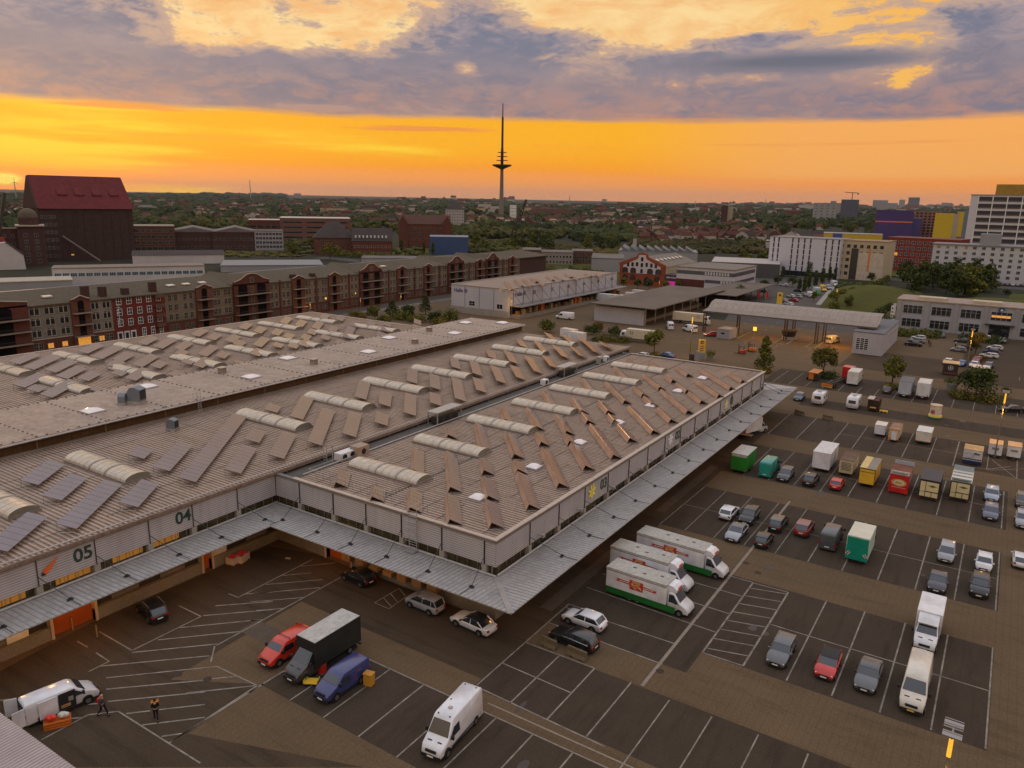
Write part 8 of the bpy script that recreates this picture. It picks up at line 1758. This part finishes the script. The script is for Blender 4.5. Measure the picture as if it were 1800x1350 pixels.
t = thing('gate_sign', 'small lit yellow sign hanging below the gate roof', 'sign', (*G(1325, 600), 0), 0); x, y = t.location.x, t.location.y; MB().box(-.5, -.1, 3.2, .5, .1, 4.3).build('panel', M('sign_glow', (1, .55, .05), .5, emit=1.2, ecol=(1, .6, .04)), t); MB().tube((0, 0, 0), (0, 0, 3.2), .06, 6).build('post', steel, t)
for k, (u, v, c, lb) in enumerate(((1331, 533, red, 'left red flag beyond the gate roof'), (1345, 534, red, 'right red flag beyond the gate roof'), (1562, 575, white, 'white banner flag nearest the office corner'), (1566, 570, white, 'second white banner flag at the office corner'))):
    t = thing('flag', lb, 'flag', (*G(u, v), 0), 0); h = 5 if k < 2 else 7.5; MB().tube((0, 0, 0), (0, 0, h), .05, 6).build('pole', steel, t); m = MB(); m.box(.05, -.015, h*.45, .9, .015, h-.1); m.build('cloth', c, t)
    if k == 2: [MB().box(.25, -.03, h*.5+j*1.2, .7, -.018, h*.5+j*1.2+.6).build('dark_print', darkink, t) for j in range(3)]
for k, (u, v, r, h, lb) in enumerate(((1248, 634, .9, 1.4, 'round planter with bushy plant beside the yellow pylon'), (1672, 688, 1.2, 1.8, 'large grey green planter left of the wide dark tree'), (1768, 697, .7, .8, 'planter with a flat dark shrub near the right edge'))):
    t = thing('planter', lb, 'planter', (*G(u, v), 0), 0); m = MB(); m.lathe((0, 0, 0), [(r*.75, 0), (r, h)], 14); m.build('pot', M('planter_grey', (.2, .21, .19), .8), t); a, b_ = tree_mesh(1.6, r*3., [LEAF[0], LEAF[1]], 'bush', 420, .18, 3+k); o = link('shrub', b_, t); o.location = (0, 0, h-.1)
for u, v, lb, rm in ((1669, 660, 'dark square kiosk with a ring emblem and a tan roof', M('kiosk_roof_tan', (.5, .36, .2), .7)), (1722, 668, 'dark kiosk with a white roof behind the wide tree', M('kiosk_roof_white', (.62, .52, .45), .7))):
    t = thing('kiosk', lb, 'kiosk', (*G(u, v), 0), rad(4)); MB().box(-1.6, 0, .1, 1.6, 3.4, 2.9).build('wall', M('kiosk_dark', (.035, .018, .016), .6), t); MB().box(-1.8, -.2, 2.9, 1.8, 3.6, 3.05).build('roof', rm, t); m = MB(); [m.box(.5*math.cos(a)-.08, -.04, 1.9+.5*math.sin(a)-.08, .5*math.cos(a)+.08, -.01, 1.9+.5*math.sin(a)+.08) for a in [k*.45 for k in range(14)]]; m.box(-.15, -.04, 1.7, .15, -.01, 2.1); m.build('ring_emblem', chal, t); MB().box(-1.4, -.05, .5, 1.4, -.01, .62).build('counter_line', M('kiosk_line', (.3, .1, .06), .6), t)
for k, (u, v) in enumerate(((100, 1114), (128, 1107), (171, 1120))): t = thing('bollard', f'slim pale bollard at the glowing gate, {("left", "middle", "right")[k]}', 'bollard', (*G(u, v), 0), 0, 'bollards at the glowing gate'); MB().tube((0, 0, 0), (0, 0, 1.3), .06, 8).build('post', M('bollard_tan', (.35, .22, .1), .7), t); MB().tube((0, 0, 1.3), (0, 0, 1.36), .07, 8).build('cap', darksteel, t)
t = thing('bin_row', 'pallets and boxes on the loading dock left of the hall corner', 'pallet', (-51, 54.6, 1.16), 0); R = random.Random(2)
for k in range(7): MB().box(-6+k*2, -.3, 0, -4.8+k*2, .5, .4+R.random()*.9).build('box', wood, t)
# ================================================================== PEOPLE
skin = M('skin', (.42, .24, .16), .6); 
def skinned(name, chains, mat, parent, sub=2):
    me = bpy.data.meshes.new(name); V = []; E_ = []; Rr = []; root = 0; idx = {}
    for ch in chains:
        prev = None
        for key, p, r in ch:
            if key in idx: i = idx[key]
            else: i = len(V); V.append(p); Rr.append(r); idx[key] = i
            if prev is not None and (prev, i) not in E_: E_.append((prev, i))
            prev = i
    me.from_pydata(V, E_, []); me.materials.append(mat)
    o = link(name, me, parent); a = o.modifiers.new('skin', 'SKIN'); a.use_smooth_shade = True
    for i, r in enumerate(Rr): rr = r if isinstance(r, tuple) else (r, r); me.skin_vertices[0].data[i].radius = rr
    me.skin_vertices[0].data[0].use_root = True
    b = o.modifiers.new('sub', 'SUBSURF'); b.levels = sub; b.render_levels = sub
    dg = bpy.context.evaluated_depsgraph_get(); me2 = bpy.data.meshes.new_from_object(o.evaluated_get(dg)); o.modifiers.clear(); o.data = me2
    if not me2.materials: me2.materials.append(mat)
    return o
def person(label, at, head, top, legs, hair, pose='walk', back=None, carry=None, scale=1.):
    x, y = G(*at); t = thing('person', label, 'person', (x, y, .03), rad(head)); t.scale = (scale,)*3
    st = .30 if pose == 'walk' else .06; lf, rf = st, -st*.9; fl = .0
    P = dict(pel=(0, 0, .94), sp=(.01, 0, 1.12), ch=(.02, 0, 1.34), nk=(.02, 0, 1.48), hd=(.04, 0, 1.60), ht=(.04, 0, 1.71))
    arm = {}
    for s, n_ in ((1, 'l'), (-1, 'r')):
        sw = -s*.22 if pose == 'walk' else 0
        arm[n_] = [(n_+'sh', (.01, s*.18, 1.40), .055), (n_+'el', (-.02+sw*.5, s*.24, 1.12), .042), (n_+'wr', (.06+sw, s*.25, .90), .03)] if not carry else [(n_+'sh', (.01, s*.18, 1.40), .055), (n_+'el', (-.01, s*.25, 1.14), .042), (n_+'wr', (.28, s*.17, 1.10), .03)]
    leg = {}
    for s, n_, f in ((1, 'l', lf), (-1, 'r', rf)):
        leg[n_] = [(n_+'hp', (0, s*.09, .88), .085), (n_+'kn', (f*.55+.05, s*.10, .49), .058), (n_+'an', (f-(.10 if f < 0 else 0), s*.10, .09 if f > 0 else .14), .042), (n_+'to', (f+.12-(.06 if f < 0 else 0), s*.11, .035), .035)]
    core = [('pel', P['pel'], (.14, .10)), ('sp', P['sp'], (.13, .095)), ('ch', P['ch'], (.15, .10)), ('nk', P['nk'], .05), ('hd', P['hd'], (.075, .085)), ('ht', P['ht'], (.06, .07))]
    body = skinned('body', [core]+[[core[2]]+arm[n_]+[(n_+'hand', tuple(Vector(arm[n_][-1][1])+(Vector((.09, 0, -.02)) if carry else Vector((.02, 0, -.09)))), .025)] for n_ in 'lr']+[[core[0]]+leg[n_] for n_ in 'lr'], skin, t)
    k = 1.16; inf = lambda ch: [(a, b, (c if not isinstance(c, tuple) else max(c))*k+.008) for a, b, c in ch]
    skinned('jacket', [[('sp', (0, 0, .98), (.165, .13)), ('c', P['ch'], (.175, .13)), ('n', (.02, 0, 1.45), .07)]]+[[('c', P['ch'], (.175, .13))]+inf(arm[n_]) for n_ in 'lr'], top, t)
    skinned('trousers', [[('pel', P['pel'], (.15, .12))]+inf(leg[n_][:3]) for n_ in 'lr'], legs, t)
    m = MB(); [m.cbox(leg[n_][2][1][0]+.05, leg[n_][2][1][1], .05, .27, .1, .09) for n_ in 'lr']; m.build('shoes', black, t)
    m = MB(); m.lathe((.03, 0, 1.63), [(.088, -.02), (.1, .04), (.085, .1), (.04, .125)], 12); m.build('hair', hair, t, smooth=60)
    m = MB(); m.cbox(.125, 0, 1.60, .03, .022, .035); m.cbox(.118, .03, 1.625, .01, .02, .01); m.cbox(.118, -.03, 1.625, .01, .02, .01); m.build('face', skin, t)
    for n_, s in (('l', 1), ('r', -1)):   # five separate fingers on each hand
        w = Vector(arm[n_][-1][1])+(Vector((.11, 0, -.02)) if carry else Vector((.02, 0, -.11))); dirn = Vector((.7, -s*.7, 0)) if carry else Vector((.25, 0, -1)).normalized()
        m = MB()
        for q, l in ((-.03, .065), (-.01, .075), (.01, .07), (.03, .055)): a = w+Vector((q, 0, 0) if not carry else (0, 0, q)); b_ = a+dirn*l*.55; c_ = b_+(dirn+Vector((.35, -s*.25, 0)))*l*.4; m.tube(a, b_, .009, 5); m.tube(b_, c_, .008, 5)
        a = w+Vector((.03, 0, .05)); m.tube(a, a+Vector((.045, -s*.01, -.035)), .01, 5); m.build('fingers', skin, t)
    if back: m = MB(); shell(m, [(-.14, 1.02), (-.30, 1.05), (-.31, 1.38), (-.26, 1.46), (-.13, 1.45)], lambda a, b: .16, .04); m.build('backpack', back, t, smooth=50)
    return t
JG = M('jacket_grey', (.05, .05, .055), .8); JB = M('jacket_black', (.012, .012, .014), .8); TR = M('trousers_dark', (.016, .014, .018), .85)
person('walker with fair hair and a red backpack beside the open van', (182, 1258), 20, JG, TR, M('hair_fair', (.40, .28, .14), .8), back=red, scale=1.06)
person('person in black carrying an orange flower box across the white bars', (275, 1266), 150, JB, TR, M('hair_dark', (.02, .015, .01), .8), carry=True, scale=1.04)
x, y = G(275, 1266); t = thing('flower_box', 'orange flower box carried by the person in black', 'box', (x+.42*1.04*math.cos(rad(150)), y+.42*1.04*math.sin(rad(150)), 1.12), rad(150)); m = MB(); m.box(-.17, -.25, 0, .17, .25, .14); m.build('tray', orange, t); m = MB(); R = random.Random(1)
for k in range(40): c = Vector((R.uniform(-.18, .18), R.uniform(-.26, .26), .16+R.random()*.16)); m.lathe(tuple(c), [(.02, 0), (.045, .02), (.015, .05)], 6)
m.build('flowers', M('flower_orange', (.75, .25, .02), .7), t)
person('left of two people in dark clothes beside the black saloon at the gatehouse', (1632, 606), 100, JB, TR, M('hair_dark', (.02, .015, .01)), pose='stand'); person('right of two people in dark clothes beside the black saloon at the gatehouse', (1635, 610), 200, JB, TR, M('hair_dark', (.02, .015, .01)), pose='walk'); person('person in a light top standing by the dark hatchback in the office car park', (1679, 610), 60, M('top_pale', (.4, .4, .42), .8), TR, M('hair_dark', (.02, .015, .01)), pose='stand')
# ================================================================== AIR
m = MB(); m.box(-24000, -300, -1.5, 9000, 26000, 330)
hz = MB(); 
o = m.build('haze', M('haze_shell', (1, 1, 1))); hm = bpy.data.materials.new('haze_air'); hm.use_nodes = True; N = hm.node_tree.nodes; N.clear()
pv_ = N.new('ShaderNodeVolumePrincipled'); pv_.inputs['Color'].default_value = (.58, .63, .72, 1); pv_.inputs['Density'].default_value = .000020; pv_.inputs['Anisotropy'].default_value = .2
om = N.new('ShaderNodeOutputMaterial'); hm.node_tree.links.new(pv_.outputs[0], om.inputs['Volume']); o.data.materials.clear(); o.data.materials.append(hm); tag(o, kind='stuff')
flush_windows()
